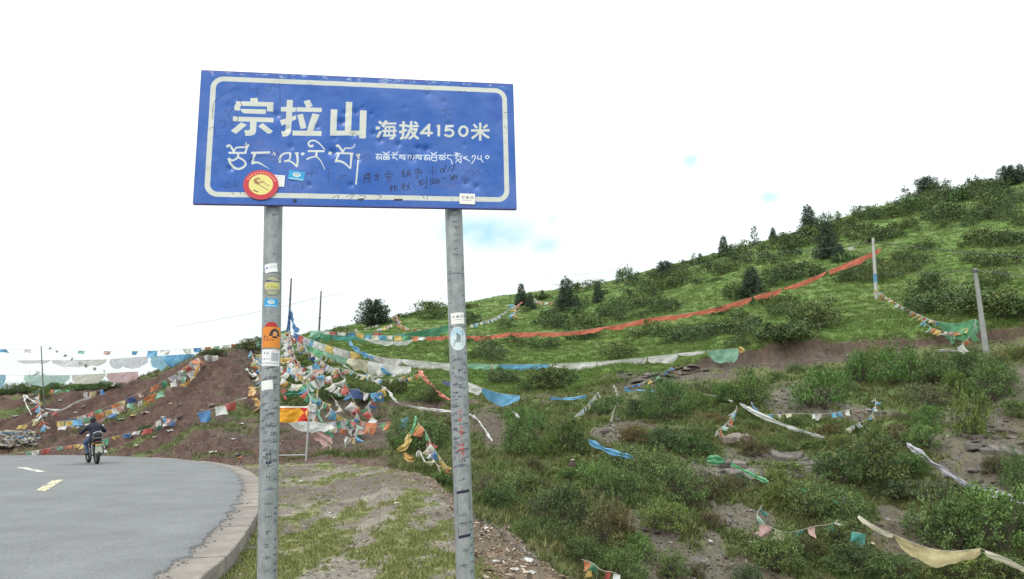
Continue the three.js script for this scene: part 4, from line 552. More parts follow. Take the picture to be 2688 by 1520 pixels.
// a twisted scarf or ribbon
function ribbon(label, list, w, col, { k, group = 'loose scarves and ribbons', name = 'cloth_ribbon', turns = 0.6 } = {}) {
  const pts = resolve(list, k), c = new THREE.CatmullRomCurve3(pts, false, 'centripetal'), L = c.getLength(), N = Math.max(20, Math.round(L * 6)), J = 6, P = [], U = [], I = [], o = pts[0], ph = RF() * 6; w *= 0.62; log(c, L, label);
  for (let i = 0; i <= N; i++) { const f = i / N, p = c.getPointAt(f), t = c.getTangentAt(f), b = V(0, -1, 0).addScaledVector(t, t.y).normalize(), s = t.clone().cross(b), an = turns * n2(f * L * 0.5, ph) * 2, d = b.clone().multiplyScalar(Math.cos(an)).addScaledVector(s, Math.sin(an)), ww = w * (0.95 + 0.75 * fbm(f * L * 1.1, ph, 3)) * clamp(Math.min(f, 1 - f) * 9 + 0.25); for (let j = 0; j <= J; j++) { const v = j / J - 0.5, q = p.clone().addScaledVector(d, v * ww).addScaledVector(s, 0.2 * w * Math.sin(v * 11 + f * L * 1.5 + ph) + 0.25 * w * n2(f * L * 2.2, v * 3 + ph)).sub(o); P.push(q.x, q.y, q.z); U.push(f * L, v * 0.6 + 0.5); } }
  for (let i = 0; i < N; i++) for (let j = 0; j < J; j++) { const q = i * (J + 1) + j; I.push(q, q + 1, q + J + 1, q + 1, q + J + 2, q + J + 1); }
  const m = part(numbered(name), geoOf(P, I, { uv: U }), cloth(col)); m.position.copy(o); tag(m, label, 'ribbon', group); return put(m);
}
const Z = (f) => (...a) => a.map(([x, y, r]) => [f(x, y), r]);
const A = Z(zA), B = Z(zB), C = Z(zC), Dd = Z(zD), E = Z(zE), Fz = Z(zF);

// --- over the road, left: lines strung against the sky
flagString('sparse line of small flags strung against the sky beyond the bank', A([-120, 205, 54], [400, 212, 53], [760, 222, 52.5], [1150, 226, 52], [1400, 226, 52]), { size: 0.5, gap: 3.2, colors: ['sky', 'pale', 'pink', 'mint', 'pink'], tall: 0.62, mess: 0.1, skip: 0.2, thick: 0.005 });
flagString('line of small flags running up to the flag poles behind the mound', A([1400, 226, 52], [1850, 198, 52.5], [2250, 158, 54], [2500, 118, 55], [2640, 80, 55]), { size: 0.62, gap: 1.25, colors: ['sky', 'white', 'pink', 'white', 'blue', 'orange', 'mint', 'white', 'red', 'mint', 'cream'], tall: 0.95, mess: 0.15, skip: 0.1 });
banner('pale row of cloths strung against the sky ending in bright blue', A([160, 316, 50], [470, 312, 50], [960, 306, 50], [1390, 278, 49], [1860, 252, 48]), [[0.0, 0.17, 0.2, 'sheer_white'], [0.18, 0.47, 0.5, 'sheer_white'], [0.49, 0.72, 0.75, 'sheer_lilac'], [0.745, 0.83, 1.15, 'sheer_blue'], [0.832, 1.0, 1.15, 'sky']], { group: 'cloths strung across the sky' });
banner('lower row of pastel cloths over the bank, mint, cream and rose', A([-80, 448, 49], [205, 455, 49], [640, 455, 49], [980, 440, 49], [1330, 418, 48.5]), [[0.0, 0.09, 0.9, 'sheer_blue'], [0.205, 0.51, 0.62, 'sheer_mint'], [0.52, 0.755, 0.65, 'sheer_cream'], [0.765, 0.99, 0.72, 'sheer_rose']], { group: 'cloths strung across the sky' });
flagString('dotted string of tiny scraps rising to the top of the thin pole', A([1100, 440, 49], [860, 365, 49], [600, 245, 49], [440, 170, 49]), { size: 0.2, gap: 2.6, colors: ['gray', 'lilac', 'gray'], thick: 0.005 });
flagString('string of flags along the grassy top of the left bank', A([385, 595], [640, 592], [900, 560], [1120, 505], [1180, 490]), { k: 0.965, size: 0.52, colors: ['pink', 'orange', 'mint', 'leaf', 'sky', 'white', 'mint', 'leaf', 'white', 'mint', 'yellow'], tall: 0.6 });
flagString('two flags on a short cord on the left bank, white and blue', A([790, 618], [880, 615], [985, 590]), { k: 0.965, size: 0.5, colors: ['white', 'straw', 'blue'] });
flagString('bright flag string climbing the brown mound to its crest, upper of the pair', A([1880, 285], [1740, 400], [1580, 500], [1400, 590], [1110, 725], [850, 820], [640, 885], [530, 905]), { k: 0.965, size: 0.5, gap: 1.05, colors: ['white', 'orange', 'pale', 'lilac', 'green', 'orange', 'red', 'pink', 'navy', 'straw', 'orange', 'yellow', 'leaf', 'red', 'white', 'blue', 'mint', 'yellow', 'red', 'white', 'blue'], tall: 0.8 });
flagString('bright flag string climbing the brown mound to its crest, lower of the pair', A([1900, 330], [1800, 440], [1660, 540], [1530, 615], [1380, 690], [1180, 745], [1000, 800], [800, 870], [700, 885], [545, 905]), { k: 0.958, size: 0.5, gap: 1.05, colors: ['pale', 'white', 'mint', 'white', 'pink', 'mint', 'orange', 'yellow', 'white', 'mint', 'pink', 'white', 'yellow', 'orange', 'mint', 'sky', 'yellow', 'yellow', 'pink', 'white', 'blue'], tall: 0.9 });
flagString('faded pile of flags bunched along the crest of the mound', A([2060, 270], [1960, 265], [1870, 300], [1800, 370], [1700, 470], [1620, 540]), { k: 0.962, size: 0.48, gap: 0.7, mess: 0.8, colors: ['pale', 'gray', 'white', 'lilac', 'orange', 'pale', 'red', 'mint'], skip: 0.02 });
ribbon('gold scarf looped down from the crest of the mound', A([1905, 300], [1895, 380], [1850, 470], [1790, 535], [1700, 552]), 0.28, 'gold', { k: 0.955 });
ribbon('gold and red scarf hanging beside the string on the mound', A([1500, 640], [1430, 660], [1385, 700], [1450, 690]), 0.22, 'orange', { k: 0.955 });
flagString('five large flags on the face of the mound, blue to yellow', A([1875, 828], [1960, 795], [2090, 757], [2190, 722], [2270, 690]), { k: 0.965, size: 0.8, gap: 1.0, colors: ['blue', 'white', 'red', 'green', 'yellow'], skip: 0, mess: 0.1, tall: 0.85 });
ribbon('white cord tied between the mound and the flag poles', A([2265, 692], [2380, 665], [2500, 640]), 0.06, 'white', { k: 0.965 });
flagString('low string of flags along the far road edge behind the motorcycle', A([1690, 880], [1580, 912], [1440, 958], [1280, 998], [1130, 1030], [1010, 1062], [770, 1112], [640, 1132], [500, 1148], [365, 1172], [235, 1188], [95, 1206], [-60, 1232]), { k: 0.975, size: 0.48, gap: 1.35, colors: ['blue', 'white', 'green', 'red', 'white', 'blue', 'yellow', 'green', 'red', 'yellow', 'yellow', 'orange', 'mint', 'red', 'white', 'mint', 'yellow', 'orange', 'mint', 'red'], tall: 0.72, mess: 0.15 });
flagString('white and blue flags near the foot of the mound behind the motorcycle', A([560, 945], [760, 925], [900, 905], [1060, 830], [1100, 820]), { k: 0.96, size: 0.42, colors: ['white', 'white', 'blue', 'white', 'red', 'pink', 'blue'], tall: 0.6 });
flagString('string of flags wound down the thin leaning pole beyond the road', A([376, 575], [372, 700], [385, 800], [405, 880], [430, 945]), { k: 0.955, size: 0.42, gap: 0.7, colors: ['orange', 'red', 'sky', 'white', 'sky', 'white', 'orange', 'yellow', 'blue', 'white', 'straw'], mess: 0.5 });
flagString('three flags on a cord beside the thin leaning pole', A([395, 805], [470, 808], [580, 800]), { k: 0.96, size: 0.55, colors: ['white', 'red', 'mint'], skip: 0, tall: 0.6 });
flagString('flags hanging from the leaning pole towards the scrap heap', A([375, 840], [320, 885], [240, 925], [160, 940]), { k: 0.96, size: 0.52, colors: ['straw', 'yellow', 'leaf', 'red', 'white'], tall: 0.8 });
ribbon('white scarf hanging slack below the left bank', A([225, 640], [245, 720], [300, 832]), 0.16, 'white', { k: 0.96 }); ribbon('white scarf stretched from the bank to the leaning pole', A([228, 642], [290, 685], [360, 728]), 0.2, 'white', { k: 0.96 });
ribbon('long white cord across the left bank', A([400, 768], [520, 785], [610, 778], [760, 700], [900, 660]), 0.14, 'white', { k: 0.97 });
flagString('small torn flags by the roadside behind the motorcycle', A([1440, 965], [1540, 870], [1640, 880]), { k: 0.97, size: 0.34, colors: ['pink', 'white', 'sky'] });

// --- the flag poles on the ridge and everything tied to them
function pole(name, label, top, foot, r0, r1, mat, extra) { const g = new THREE.Group(); g.name = numbered(name); const R = foot[1]; const F0 = atR(...foot[0], R), T = atR(...top[0], R); const gy = groundY(F0.x, F0.z), d = T.clone().sub(F0).normalize(); const base = F0.clone(); if (gy < F0.y) base.addScaledVector(d, (gy - 0.15 - F0.y) / d.y); g.position.copy(base); part('shaft', rod(V(0, 0, 0), T.clone().sub(base), r0, r1, 14), mat, g); extra?.(g, T.clone().sub(base), d); tag(g, label, 'pole', 'poles for flags and wires'); return put(g); }
const greyWood = std({ color: lin(0.17, 0.16, 0.155), map: grainTex.color }), concrete = std({ color: lin(0.60, 0.60, 0.575), map: grainTex.color, roughness: 0.9 });
pole('flag_pole', 'tall grey flag pole wrapped with blue cloth above the gathered flags', [zB(428, 80)], [zB(409, 445), 55], 0.09, 0.05, greyWood, (g, T) => { part('knot', new THREE.SphereGeometry(0.09, 8, 6).translate(T.x * 0.72, T.y * 0.72, T.z * 0.72), cloth('blue'), g); part('cloth_wrap', rod(T.clone().multiplyScalar(0.1), T.clone().multiplyScalar(0.42), 0.16, 0.1, 9), cloth('blue'), g); });
pole('flag_pole', 'bare grey flag pole standing right of the blue wrapped one', [zB(632, 165)], [zB(617, 445), 60], 0.08, 0.05, greyWood, (g, T) => { part('knot', new THREE.SphereGeometry(0.1, 8, 6).translate(T.x * 0.5, T.y * 0.5, T.z * 0.5), greyWood, g); });
pole('flag_pole', 'thin leaning flag pole beyond the road with flags wound round it', [zA(392, 175)], [zA(434, 950), Math.hypot(...(({ x, z }) => [x, z])(hit(...zA(434, 950), 20)))], 0.035, 0.022, greyWood);
ribbon('blue cloth streaming down from the wrapped flag pole', B([422, 290, 54.8], [432, 350, 54.6], [445, 400, 54.4], [470, 450, 54]), 0.5, 'blue'); ribbon('dark blue cloth on the left of the wrapped flag pole', B([418, 300, 54.8], [410, 370, 54.6], [398, 430, 54.4]), 0.36, 'navy');
flagString('dense flags running down the slope from the blue wrapped pole', B([410, 430, 54], [428, 520, 50], [450, 610, 47], [490, 680, 45], [520, 720, 44]), { size: 0.55, gap: 0.6, mess: 0.7, colors: ['white', 'red', 'yellow', 'navy', 'white', 'orange', 'mint'] });
flagString('second dense strand of flags below the blue wrapped pole', B([405, 440, 54], [415, 540, 50], [440, 640, 46], [540, 770, 43]), { size: 0.55, gap: 0.65, mess: 0.7, colors: ['white', 'white', 'red', 'cream', 'yellow', 'white', 'orange'] });
ribbon('broad white scarf hanging beside the sign post', B([392, 520, 50], [395, 590, 49], [400, 650, 48]), 0.9, 'white', { turns: 0.2 });
flagString('bunched flags left of the wrapped pole beside the sign post', B([20, 560, 52], [120, 520, 53], [220, 490, 54], [300, 460, 54.5], [400, 430, 55]), { size: 0.7, gap: 0.9, mess: 0.5, colors: ['blue', 'white', 'red', 'orange', 'mint', 'sky', 'white', 'cream', 'green'] });
flagString('strings of scrap flags hanging down the mound edge beside the sign post', B([150, 570, 48], [170, 620, 47], [160, 690, 45.5], [190, 760, 44], [180, 830, 43]), { size: 0.5, gap: 0.6, mess: 0.9, colors: ['white', 'sky', 'yellow', 'orange', 'mint', 'red', 'white'] });
flagString('tangled yellow and white flags spilling over the mound edge', B([30, 640, 46], [80, 690, 45], [150, 700, 44.5], [210, 770, 43.5], [215, 840, 42.5]), { size: 0.46, gap: 0.6, mess: 0.9, colors: ['leaf', 'white', 'yellow', 'blue', 'straw', 'white'] });
ribbon('gold cloth hanging down the mound edge by the sign post', B([145, 820], [165, 880], [210, 955]), 0.55, 'gold', { k: 0.96 }); ribbon('red cloth crossing the gold one on the mound edge', B([125, 895], [170, 885], [215, 870]), 0.2, 'rust', { k: 0.955 });
flagString('row of flags beginning the line between the two grey poles', B([550, 436, 56], [640, 440, 56], [760, 448, 57], [900, 452, 58], [1050, 452, 59]), { size: 0.85, gap: 1.05, colors: ['mint', 'white', 'red', 'white', 'blue', 'yellow', 'green', 'red', 'white', 'sky'], tall: 0.75, mess: 0.2 });
banner('long green net cloth sagging behind the flags towards the sign post', B([545, 438, 57], [660, 462, 56], [860, 474, 56], [1040, 478, 57], [1180, 460, 57], [1330, 432, 58], [1520, 395, 59]), [[0, 0.18, 0.7, 'green'], [0.16, 0.66, 0.42, 'teal'], [0.64, 1, 0.85, 'green']], { group: 'long cloths on the hillside' });
flagString('flags along the near end of the red banner line', B([880, 465, 54], [1000, 468, 55], [1150, 472, 56], [1260, 476, 56.5], [1345, 482, 57]), { size: 0.75, gap: 1.05, colors: ['yellow', 'sky', 'cream', 'sky', 'white', 'yellow', 'leaf', 'orange', 'white', 'sky'], tall: 0.75, mess: 0.2 });
banner('white cloth strip below the near end of the red banner', B([930, 490, 52], [1060, 506, 52], [1160, 510, 53], [1260, 496, 54]), [[0, 1, 0.35, 'white']], { group: 'long cloths on the hillside' });
flagString('string of small white flags up to the ridge beside the bushy conifer', B([860, 425], [930, 420], [1010, 398], [1080, 365], [1145, 328]), { k: 0.96, size: 0.5, gap: 1.1, colors: ['white', 'cream', 'white', 'pale'], tall: 0.8 });
flagString('second string of white flags below the bushy conifer', B([1000, 430], [1070, 410], [1120, 370], [1150, 335]), { k: 0.955, size: 0.5, gap: 0.9, colors: ['white', 'white', 'yellow', 'orange'], tall: 0.8 });
flagString('cluster of flags right of the ridge end of the white strings', B([1140, 325], [1165, 375], [1230, 420], [1310, 430], [1365, 400]), { k: 0.955, size: 0.5, gap: 0.8, mess: 0.7, colors: ['white', 'yellow', 'orange', 'white', 'pink', 'sky', 'red'] });
flagString('string of tiny white flags on the slope right of the sign post', C([80, 1075], [150, 1058], [250, 1025], [350, 970], [385, 945]), { k: 0.955, size: 0.42, gap: 1.1, colors: ['white', 'sky', 'white', 'cream'] });
flagString('flags tied round the conifer pair on the ridge', C([380, 930], [395, 960], [380, 1010]), { k: 0.95, size: 0.6, gap: 0.6, mess: 0.9, colors: ['sky', 'white', 'orange', 'yellow'] });
ribbon('red scarf tied to the conifer pair on the ridge', C([400, 960], [430, 930], [472, 890]), 0.35, 'red', { k: 0.95 });
flagString('short white string right of the conifer pair', C([525, 895], [570, 915], [650, 918]), { k: 0.96, size: 0.42, colors: ['orange', 'white', 'white', 'pink'] });
banner('long row of printed cloths sweeping down from the wrapped pole', B([450, 450, 54], [540, 490, 52], [640, 525, 50], [760, 560, 49], [890, 592, 48]), [[0, 0.14, 0.9, 'blue'], [0.14, 0.22, 0.8, 'red'], [0.22, 0.36, 0.9, 'lilac'], [0.36, 0.44, 0.8, 'sky'], [0.44, 0.66, 0.85, 'white'], [0.66, 0.73, 0.75, 'yellow'], [0.73, 0.92, 0.8, 'pale'], [0.92, 1, 0.75, 'yellow']], { group: 'long cloths on the hillside' });
banner('long green then white cloth swooping below the printed row', B([500, 520, 50], [600, 560, 48.5], [740, 605, 47], [860, 632, 46], [940, 640, 45.5], [1080, 670, 45], [1245, 684, 45]), [[0, 0.3, 0.85, 'leaf'], [0.3, 0.58, 0.5, 'mint'], [0.56, 0.72, 0.9, 'cream'], [0.7, 1.0, 1.15, 'white']], { group: 'long cloths on the hillside', twist: 0.6 });
ribbon('blue fold under the end of the white swooping cloth', B([1040, 690, 44.9], [1080, 725, 44.8], [1125, 742, 44.8]), 0.35, 'sky');
ribbon('bright blue strip rising behind the printed cloth row', B([828, 515, 50], [860, 560, 49], [920, 595, 48], [990, 625, 47]), 0.55, 'sky', { turns: 0.3 });
banner('long cloth line across the slope, white then mint, blue, white and green', [...B([960, 598, 47.5], [1080, 625, 47], [1190, 632, 46.5], [1330, 645, 46], [1480, 660, 46]), ...C([80, 1338, 46], [240, 1342, 46], [590, 1342, 45], [910, 1328, 44], [1280, 1296, 43], [1500, 1268, 42.5], [1690, 1252, 42], [1925, 1232, 41.5])], [[0, 0.105, 0.75, 'pale'], [0.105, 0.26, 0.6, 'white'], [0.262, 0.365, 0.42, 'mint'], [0.366, 0.51, 0.45, 'sky'], [0.512, 0.64, 0.62, 'white'], [0.643, 0.772, 0.72, 'pale'], [0.775, 0.85, 0.55, 'white'], [0.85, 0.918, 0.2, 'white'], [0.922, 1, 0.8, 'mint']], { group: 'long cloths on the hillside' });
{ const p = hit(...zC(240, 1430), 20); pole('wooden_stake', 'short pale wooden stake holding up the long cloth line', [zC(240, 1340)], [zC(242, 1432), 45.5], 0.06, 0.05, std({ color: lin(0.42, 0.36, 0.28) })); }
ribbon('yellow knot at the end of the long cloth line', C([1918, 1232, 41.4], [1940, 1245, 41.4], [1948, 1262, 41.4]), 0.4, 'yellow');
banner('long red banner sweeping across the hillside up to the concrete pole', [...B([1345, 480, 57], [1480, 476, 57]), ...C([60, 1148, 57], [200, 1150, 57], [350, 1128, 57], [520, 1125, 57], [740, 1122, 57], [920, 1100, 57], [1150, 1062, 57], [1320, 1024, 57], [1540, 1000, 57], [1800, 945, 57], [2080, 862, 57]), ...Dd([370, 850, 57], [540, 790, 56.8], [800, 682, 56.5], [985, 605, 56.2], [1035, 580, 56.2])], [[0, 0.045, 0.36, 'scarlet'], [0.047, 0.1, 0.42, 'scarlet'], [0.1, 0.19, 0.42, 'scarlet'], [0.19, 0.4, 0.42, 'scarlet'], [0.4, 0.6, 0.44, 'scarlet'], [0.6, 0.725, 0.47, 'scarlet'], [0.73, 0.79, 0.51, 'scarlet'], [0.795, 0.885, 0.42, 'scarlet'], [0.89, 1, 0.47, 'scarlet']], { group: 'long cloths on the hillside', twist: 0.15 });
// --- strands among the bushes in the middle
flagString('mixed flags on the strand left of the white scarf', B([480, 555], [560, 590], [630, 640], [700, 690], [760, 690]), { k: 0.95, size: 0.42, gap: 0.8, mess: 0.6, colors: ['white', 'white', 'blue', 'red', 'white', 'orange', 'sky'] });
flagString('upper strand of mixed flags over the dark shrubs', B([450, 560], [540, 570], [620, 600], [720, 630]), { k: 0.955, size: 0.4, gap: 0.9, mess: 0.5, colors: ['white', 'yellow', 'cream', 'white', 'mint'] });
ribbon('broad white scarf drooping over the shrubs behind the gold flag', B([405, 670], [440, 720], [500, 760], [555, 785]), 0.8, 'white', { k: 0.945, turns: 0.3 });
flagString('short row of flags behind the gold flag frame', B([360, 835], [410, 832], [450, 822], [520, 808]), { k: 0.94, size: 0.7, gap: 0.9, colors: ['red', 'white', 'orange', 'green'], skip: 0 });
ribbon('green ribbon trailing down behind the gold flag frame', B([360, 872, 38], [530, 866, 37], [575, 915, 36], [605, 985, 35], [640, 1070, 34], [710, 1170, 33.5]), 0.5, 'green', { turns: 0.5 });
ribbon('green cloth high on the same strand', B([505, 815, 38], [540, 880, 37], [580, 945, 36]), 0.55, 'leaf');
ribbon('yellow and white strip hanging from a twig', B([612, 825], [603, 890], [598, 955]), 0.2, 'yellow', { k: 0.94 });
flagString('zigzag flag string over the earth hollow, left arm', B([795, 745, 38], [805, 815, 37.5], [860, 930, 37], [875, 1040, 36]), { size: 0.5, gap: 0.75, mess: 0.5, colors: ['white', 'green', 'red', 'white', 'blue', 'yellow', 'white', 'red'] });
flagString('zigzag flag string over the earth hollow, top', B([770, 842, 37.5], [860, 835, 37.3], [930, 862, 37], [1000, 862, 37], [1060, 830, 37.2]), { size: 0.55, gap: 0.85, mess: 0.4, colors: ['red', 'navy', 'red', 'pale', 'sky', 'yellow', 'navy', 'red', 'yellow'] });
flagString('zigzag flag string over the earth hollow, right arm', B([1055, 825, 37.2], [985, 900, 36.8], [955, 975, 36.4], [1005, 1052, 36]), { size: 0.5, gap: 0.75, mess: 0.5, colors: ['yellow', 'blue', 'red', 'navy', 'white', 'red', 'white', 'blue'] });
flagString('flags filling the zigzag over the earth hollow', B([845, 925, 36.8], [910, 985, 36.5], [965, 920, 36.8]), { size: 0.5, gap: 0.8, mess: 0.5, colors: ['white', 'red', 'leaf', 'white', 'cream', 'pale'] });
flagString('flags strung from the gold flag frame to the zigzag', B([555, 1060, 33.5], [640, 1062, 34], [740, 1058, 34.5], [820, 1050, 35], [885, 1035, 35.6]), { size: 0.55, gap: 0.8, mess: 0.35, colors: ['white', 'sky', 'mint', 'lilac', 'green', 'white', 'mint', 'blue', 'white'] });
flagString('flags strung rightwards from the zigzag to the shrub', B([885, 1040, 35.6], [930, 1062, 35], [1060, 1068, 34.5], [1150, 1052, 34], [1215, 1030, 33.5]), { size: 0.58, gap: 0.95, mess: 0.3, colors: ['red', 'pink', 'orange', 'leaf', 'orange', 'rust', 'sky', 'white', 'pink'] });
ribbon('dusty pink cloth trailing to the ground in front of the mound', B([405, 1052, 33], [500, 1090, 33], [590, 1130, 32.6], [650, 1170, 32.3], [710, 1215, 32]), 0.55, 'pink', { turns: 0.4 });
flagString('crumpled flags trailing to the ground in front of the mound', B([660, 1190, 32], [700, 1240, 31.8], [740, 1285, 31.6], [820, 1302, 31.6]), { size: 0.5, gap: 0.7, mess: 0.9, colors: ['pink', 'straw', 'pink', 'yellow', 'cream', 'straw'] });
flagString('crumpled flags rising from the ground to the flag strand', B([810, 1300, 31.6], [795, 1220, 32.2], [800, 1160, 32.8], [850, 1180, 33], [880, 1090, 34.5]), { size: 0.42, gap: 0.75, mess: 0.8, colors: ['straw', 'sky', 'red', 'green', 'white', 'pale', 'cream'] });
flagString('small bright flags over the shrubs left of the right post', B([1165, 775], [1220, 762], [1285, 735]), { k: 0.95, size: 0.36, gap: 0.8, mess: 0.5, colors: ['red', 'navy', 'yellow', 'white', 'blue', 'orange'] });
flagString('tangle of small flags in the shrubs below the white swooping cloth', B([520, 720], [620, 700], [720, 690], [800, 700], [900, 740], [1030, 765]), { k: 0.945, size: 0.36, gap: 1.0, mess: 0.9, colors: ['white', 'mint', 'white', 'straw', 'sky', 'pale'], skip: 0.25 });
ribbon('twisted red scarf over the dark shrubs', B([600, 812], [680, 780], [740, 745], [815, 712]), 0.28, 'red', { k: 0.94 });
ribbon('white cord dropping across the meadow to the shrubs', B([735, 632], [830, 702], [930, 746], [1060, 752]), 0.16, 'white', { k: 0.97 });
ribbon('long white scarf running down the slope behind the right post', [...B([1000, 785], [1090, 850], [1160, 930], [1340, 968], [1520, 990], [1655, 1012], [1740, 1100], [1800, 1192])], 0.2, 'white', { k: 0.965 });
ribbon('red cloth strip hanging behind the right post', B([1295, 705], [1340, 765], [1400, 825], [1450, 875], [1515, 912]), 0.42, 'scarlet', { k: 0.95 });
ribbon('green ribbon draped over the near shrub', B([1278, 1020, 29], [1270, 1080, 28.5], [1235, 1150, 28]), 0.24, 'leaf', {}); ribbon('yellow ribbon continuing the green one over the shrub', B([1235, 1145, 28], [1205, 1225, 27.5], [1150, 1252, 27.3]), 0.3, 'yellow'); ribbon('yellow scrap of cloth on the front of the near shrub', B([1200, 1275, 27], [1240, 1310, 26.8], [1262, 1305, 26.8]), 0.3, 'gold');
ribbon('white scrap of cloth on the front of the near shrub', B([1285, 1300, 27], [1300, 1265, 27], [1340, 1335, 26.6]), 0.18, 'white');
flagString('short flag string coming down beside the near shrub', B([1285, 1060, 28.5], [1345, 1125, 27.5], [1375, 1200, 27], [1420, 1270, 26.5], [1460, 1325, 26], [1500, 1385, 25.5]), { size: 0.42, gap: 1.02, mess: 0.3, colors: ['yellow', 'orange', 'orange', 'leaf', 'red', 'white', 'blue', 'yellow'], skip: 0 });
flagString('faded flag string twisted down below the shrub', B([1350, 1210, 27], [1370, 1270, 26.5], [1420, 1350, 26], [1445, 1400, 25.6]), { size: 0.28, gap: 0.9, mess: 0.8, colors: ['pale', 'cream', 'pink'] });
flagString('strand of white and red flags left of the zigzag', B([560, 700, 40], [640, 740, 39], [700, 790, 38.5], [790, 845, 37.5]), { size: 0.46, gap: 0.8, mess: 0.7, colors: ['white', 'red', 'white', 'mint', 'sky', 'white', 'rust'] });
flagString('strand of flags between the sign post and the white scarf', B([370, 720, 42], [420, 730, 41.5], [490, 745, 41], [560, 705, 41], [640, 700, 41]), { size: 0.46, gap: 0.8, mess: 0.7, colors: ['pink', 'white', 'sky', 'white', 'yellow', 'green', 'white'] });
flagString('faded strand of flags above the gold flag', B([370, 765, 40], [430, 800, 39.5], [520, 800, 39], [600, 770, 39], [700, 745, 39]), { size: 0.44, gap: 0.85, mess: 0.8, colors: ['white', 'gold', 'white', 'sky', 'cream', 'mint', 'white', 'pale'] });
flagString('flag strand dropping from the shrubs to the gold flag', B([530, 780, 38], [545, 860, 36], [570, 940, 34], [580, 1030, 32]), { size: 0.46, gap: 0.7, mess: 0.7, colors: ['yellow', 'green', 'white', 'leaf', 'sky', 'white', 'red'] });
flagString('pale strand of flags over the brown hollow', B([700, 880, 37.5], [740, 930, 37], [790, 1000, 36.5]), { size: 0.3, gap: 1.3, mess: 0.8, colors: ['cream', 'pale', 'white'] });
flagString('flags low along the foot of the hollow', B([690, 1085, 33.5], [780, 1110, 33.3], [880, 1110, 33.6], [1000, 1095, 34], [1130, 1075, 34]), { size: 0.3, gap: 1.6, mess: 0.5, colors: ['cream', 'orange', 'white', 'pink', 'straw'], skip: 0.2 });
flagString('bright tangle of flags hanging at the mound corner by the sign post', B([225, 600, 46], [190, 660, 45], [215, 720, 44], [200, 800, 43]), { size: 0.42, gap: 0.6, mess: 0.9, colors: ['yellow', 'white', 'sky', 'yellow', 'white', 'leaf', 'orange'] });
flagString('multi coloured strand over the meadow from the wrapped pole', B([430, 470, 53], [500, 540, 50], [590, 610, 47.5], [690, 680, 45], [760, 710, 43]), { size: 0.46, gap: 0.85, mess: 0.6, colors: ['white', 'red', 'white', 'yellow', 'navy', 'white', 'mint'] });
flagString('white strand over the meadow shrubs towards the right post', B([900, 700, 42], [980, 745, 41], [1060, 770, 40], [1160, 760, 40], [1280, 715, 40]), { size: 0.34, gap: 1.3, mess: 0.7, colors: ['white', 'sky', 'cream', 'white', 'yellow'], skip: 0.15 });
flagString('dense strand of flags spreading left from the wrapped pole', B([395, 440, 54], [330, 500, 51], [250, 570, 48.5], [180, 640, 46.5], [120, 720, 45]), { size: 0.5, gap: 0.62, mess: 0.8, colors: ['white', 'sky', 'yellow', 'red', 'white', 'mint', 'cream'] });
flagString('pale strand of flags over the grassy corner of the mound', B([40, 600, 48], [110, 640, 47], [200, 650, 46.5], [300, 640, 46.5], [380, 600, 47]), { size: 0.44, gap: 0.7, mess: 0.8, colors: ['white', 'yellow', 'sky', 'white', 'leaf', 'orange'] });
flagString('strand of flags from the gold cloth up to the mound corner', B([210, 950, 39.5], [190, 880, 41], [160, 810, 42.5], [110, 770, 43.5]), { size: 0.44, gap: 0.65, mess: 0.8, colors: ['gold', 'white', 'red', 'straw', 'white'] });
flagString('white and red strand behind the sign post on the slope', B([360, 680, 44], [430, 690, 43], [520, 690, 42.5], [600, 660, 42.5]), { size: 0.46, gap: 0.7, mess: 0.8, colors: ['white', 'red', 'white', 'sky', 'white', 'yellow'] });
flagString('multi coloured strand low behind the gold flag', B([560, 850, 37], [620, 900, 36], [690, 960, 35], [770, 1030, 34.6], [860, 1060, 35]), { size: 0.42, gap: 0.75, mess: 0.7, colors: ['white', 'green', 'red', 'white', 'sky', 'yellow'] });
// --- across the near slope on the right
banner('white then blue cloth sagging over the slope right of the post', E([-10, 215, 32], [75, 245, 32], [150, 275, 32], [260, 310, 32], [385, 325, 32]), [[0.0, 0.42, 0.5, 'white'], [0.42, 1, 0.55, 'sky']], { group: 'cloths on the near slope', twist: 0.5 }); ribbon('dark blue knot of cloth behind the right post', B([1455, 780], [1510, 800], [1560, 790]), 0.3, 'navy', { k: 0.95 });
ribbon('blue strip stretched between two shrubs', E([565, 342], [680, 345], [800, 332]), 0.22, 'sky', { k: 0.96 }); ribbon('blue strip stretched on towards the larger shrub', E([1030, 300], [1120, 292], [1225, 302]), 0.16, 'sky', { k: 0.96 }); ribbon('thin pale blue strip above the larger shrub', E([1510, 315], [1600, 330], [1700, 362]), 0.16, 'pale', { k: 0.95 });
flagString('small flag string crossing the slate ledge', E([1030, 275], [1150, 242], [1240, 205], [1330, 145]), { k: 0.965, size: 0.36, colors: ['blue', 'blue', 'blue', 'white', 'yellow', 'orange', 'mint', 'orange'], tall: 0.7 });
ribbon('bright blue cloth swept down between the shrubs', E([808, 598, 25], [860, 632, 25], [950, 672, 25], [1085, 708, 25]), 0.3, 'sky', { turns: 0.2 });
flagString('string of torn flags hanging on the right of the dark shrub', [...E([1725, 388]), ...E([1705, 445], [1665, 490], [1595, 545])], { k: 0.95, size: 0.28, colors: ['pink', 'white', 'sky', 'white', 'mint', 'orange'] });
ribbon('green cloth fan caught on a stub', E([1540, 718], [1590, 722], [1650, 728]), 0.42, 'leaf', { k: 0.96, turns: 0.1 }); ribbon('green ribbon running down to the olive shrub', [...E([1690, 735]), ...Fz([40, 738], [150, 800], [275, 862])], 0.2, 'leaf', { k: 0.96 }); ribbon('scrap of green ribbon in the olive shrub', Fz([475, 900], [525, 922]), 0.1, 'leaf', { k: 0.92 }); ribbon('short green ribbon low in the olive shrub', Fz([670, 968], [705, 990]), 0.1, 'green', { k: 0.92 });
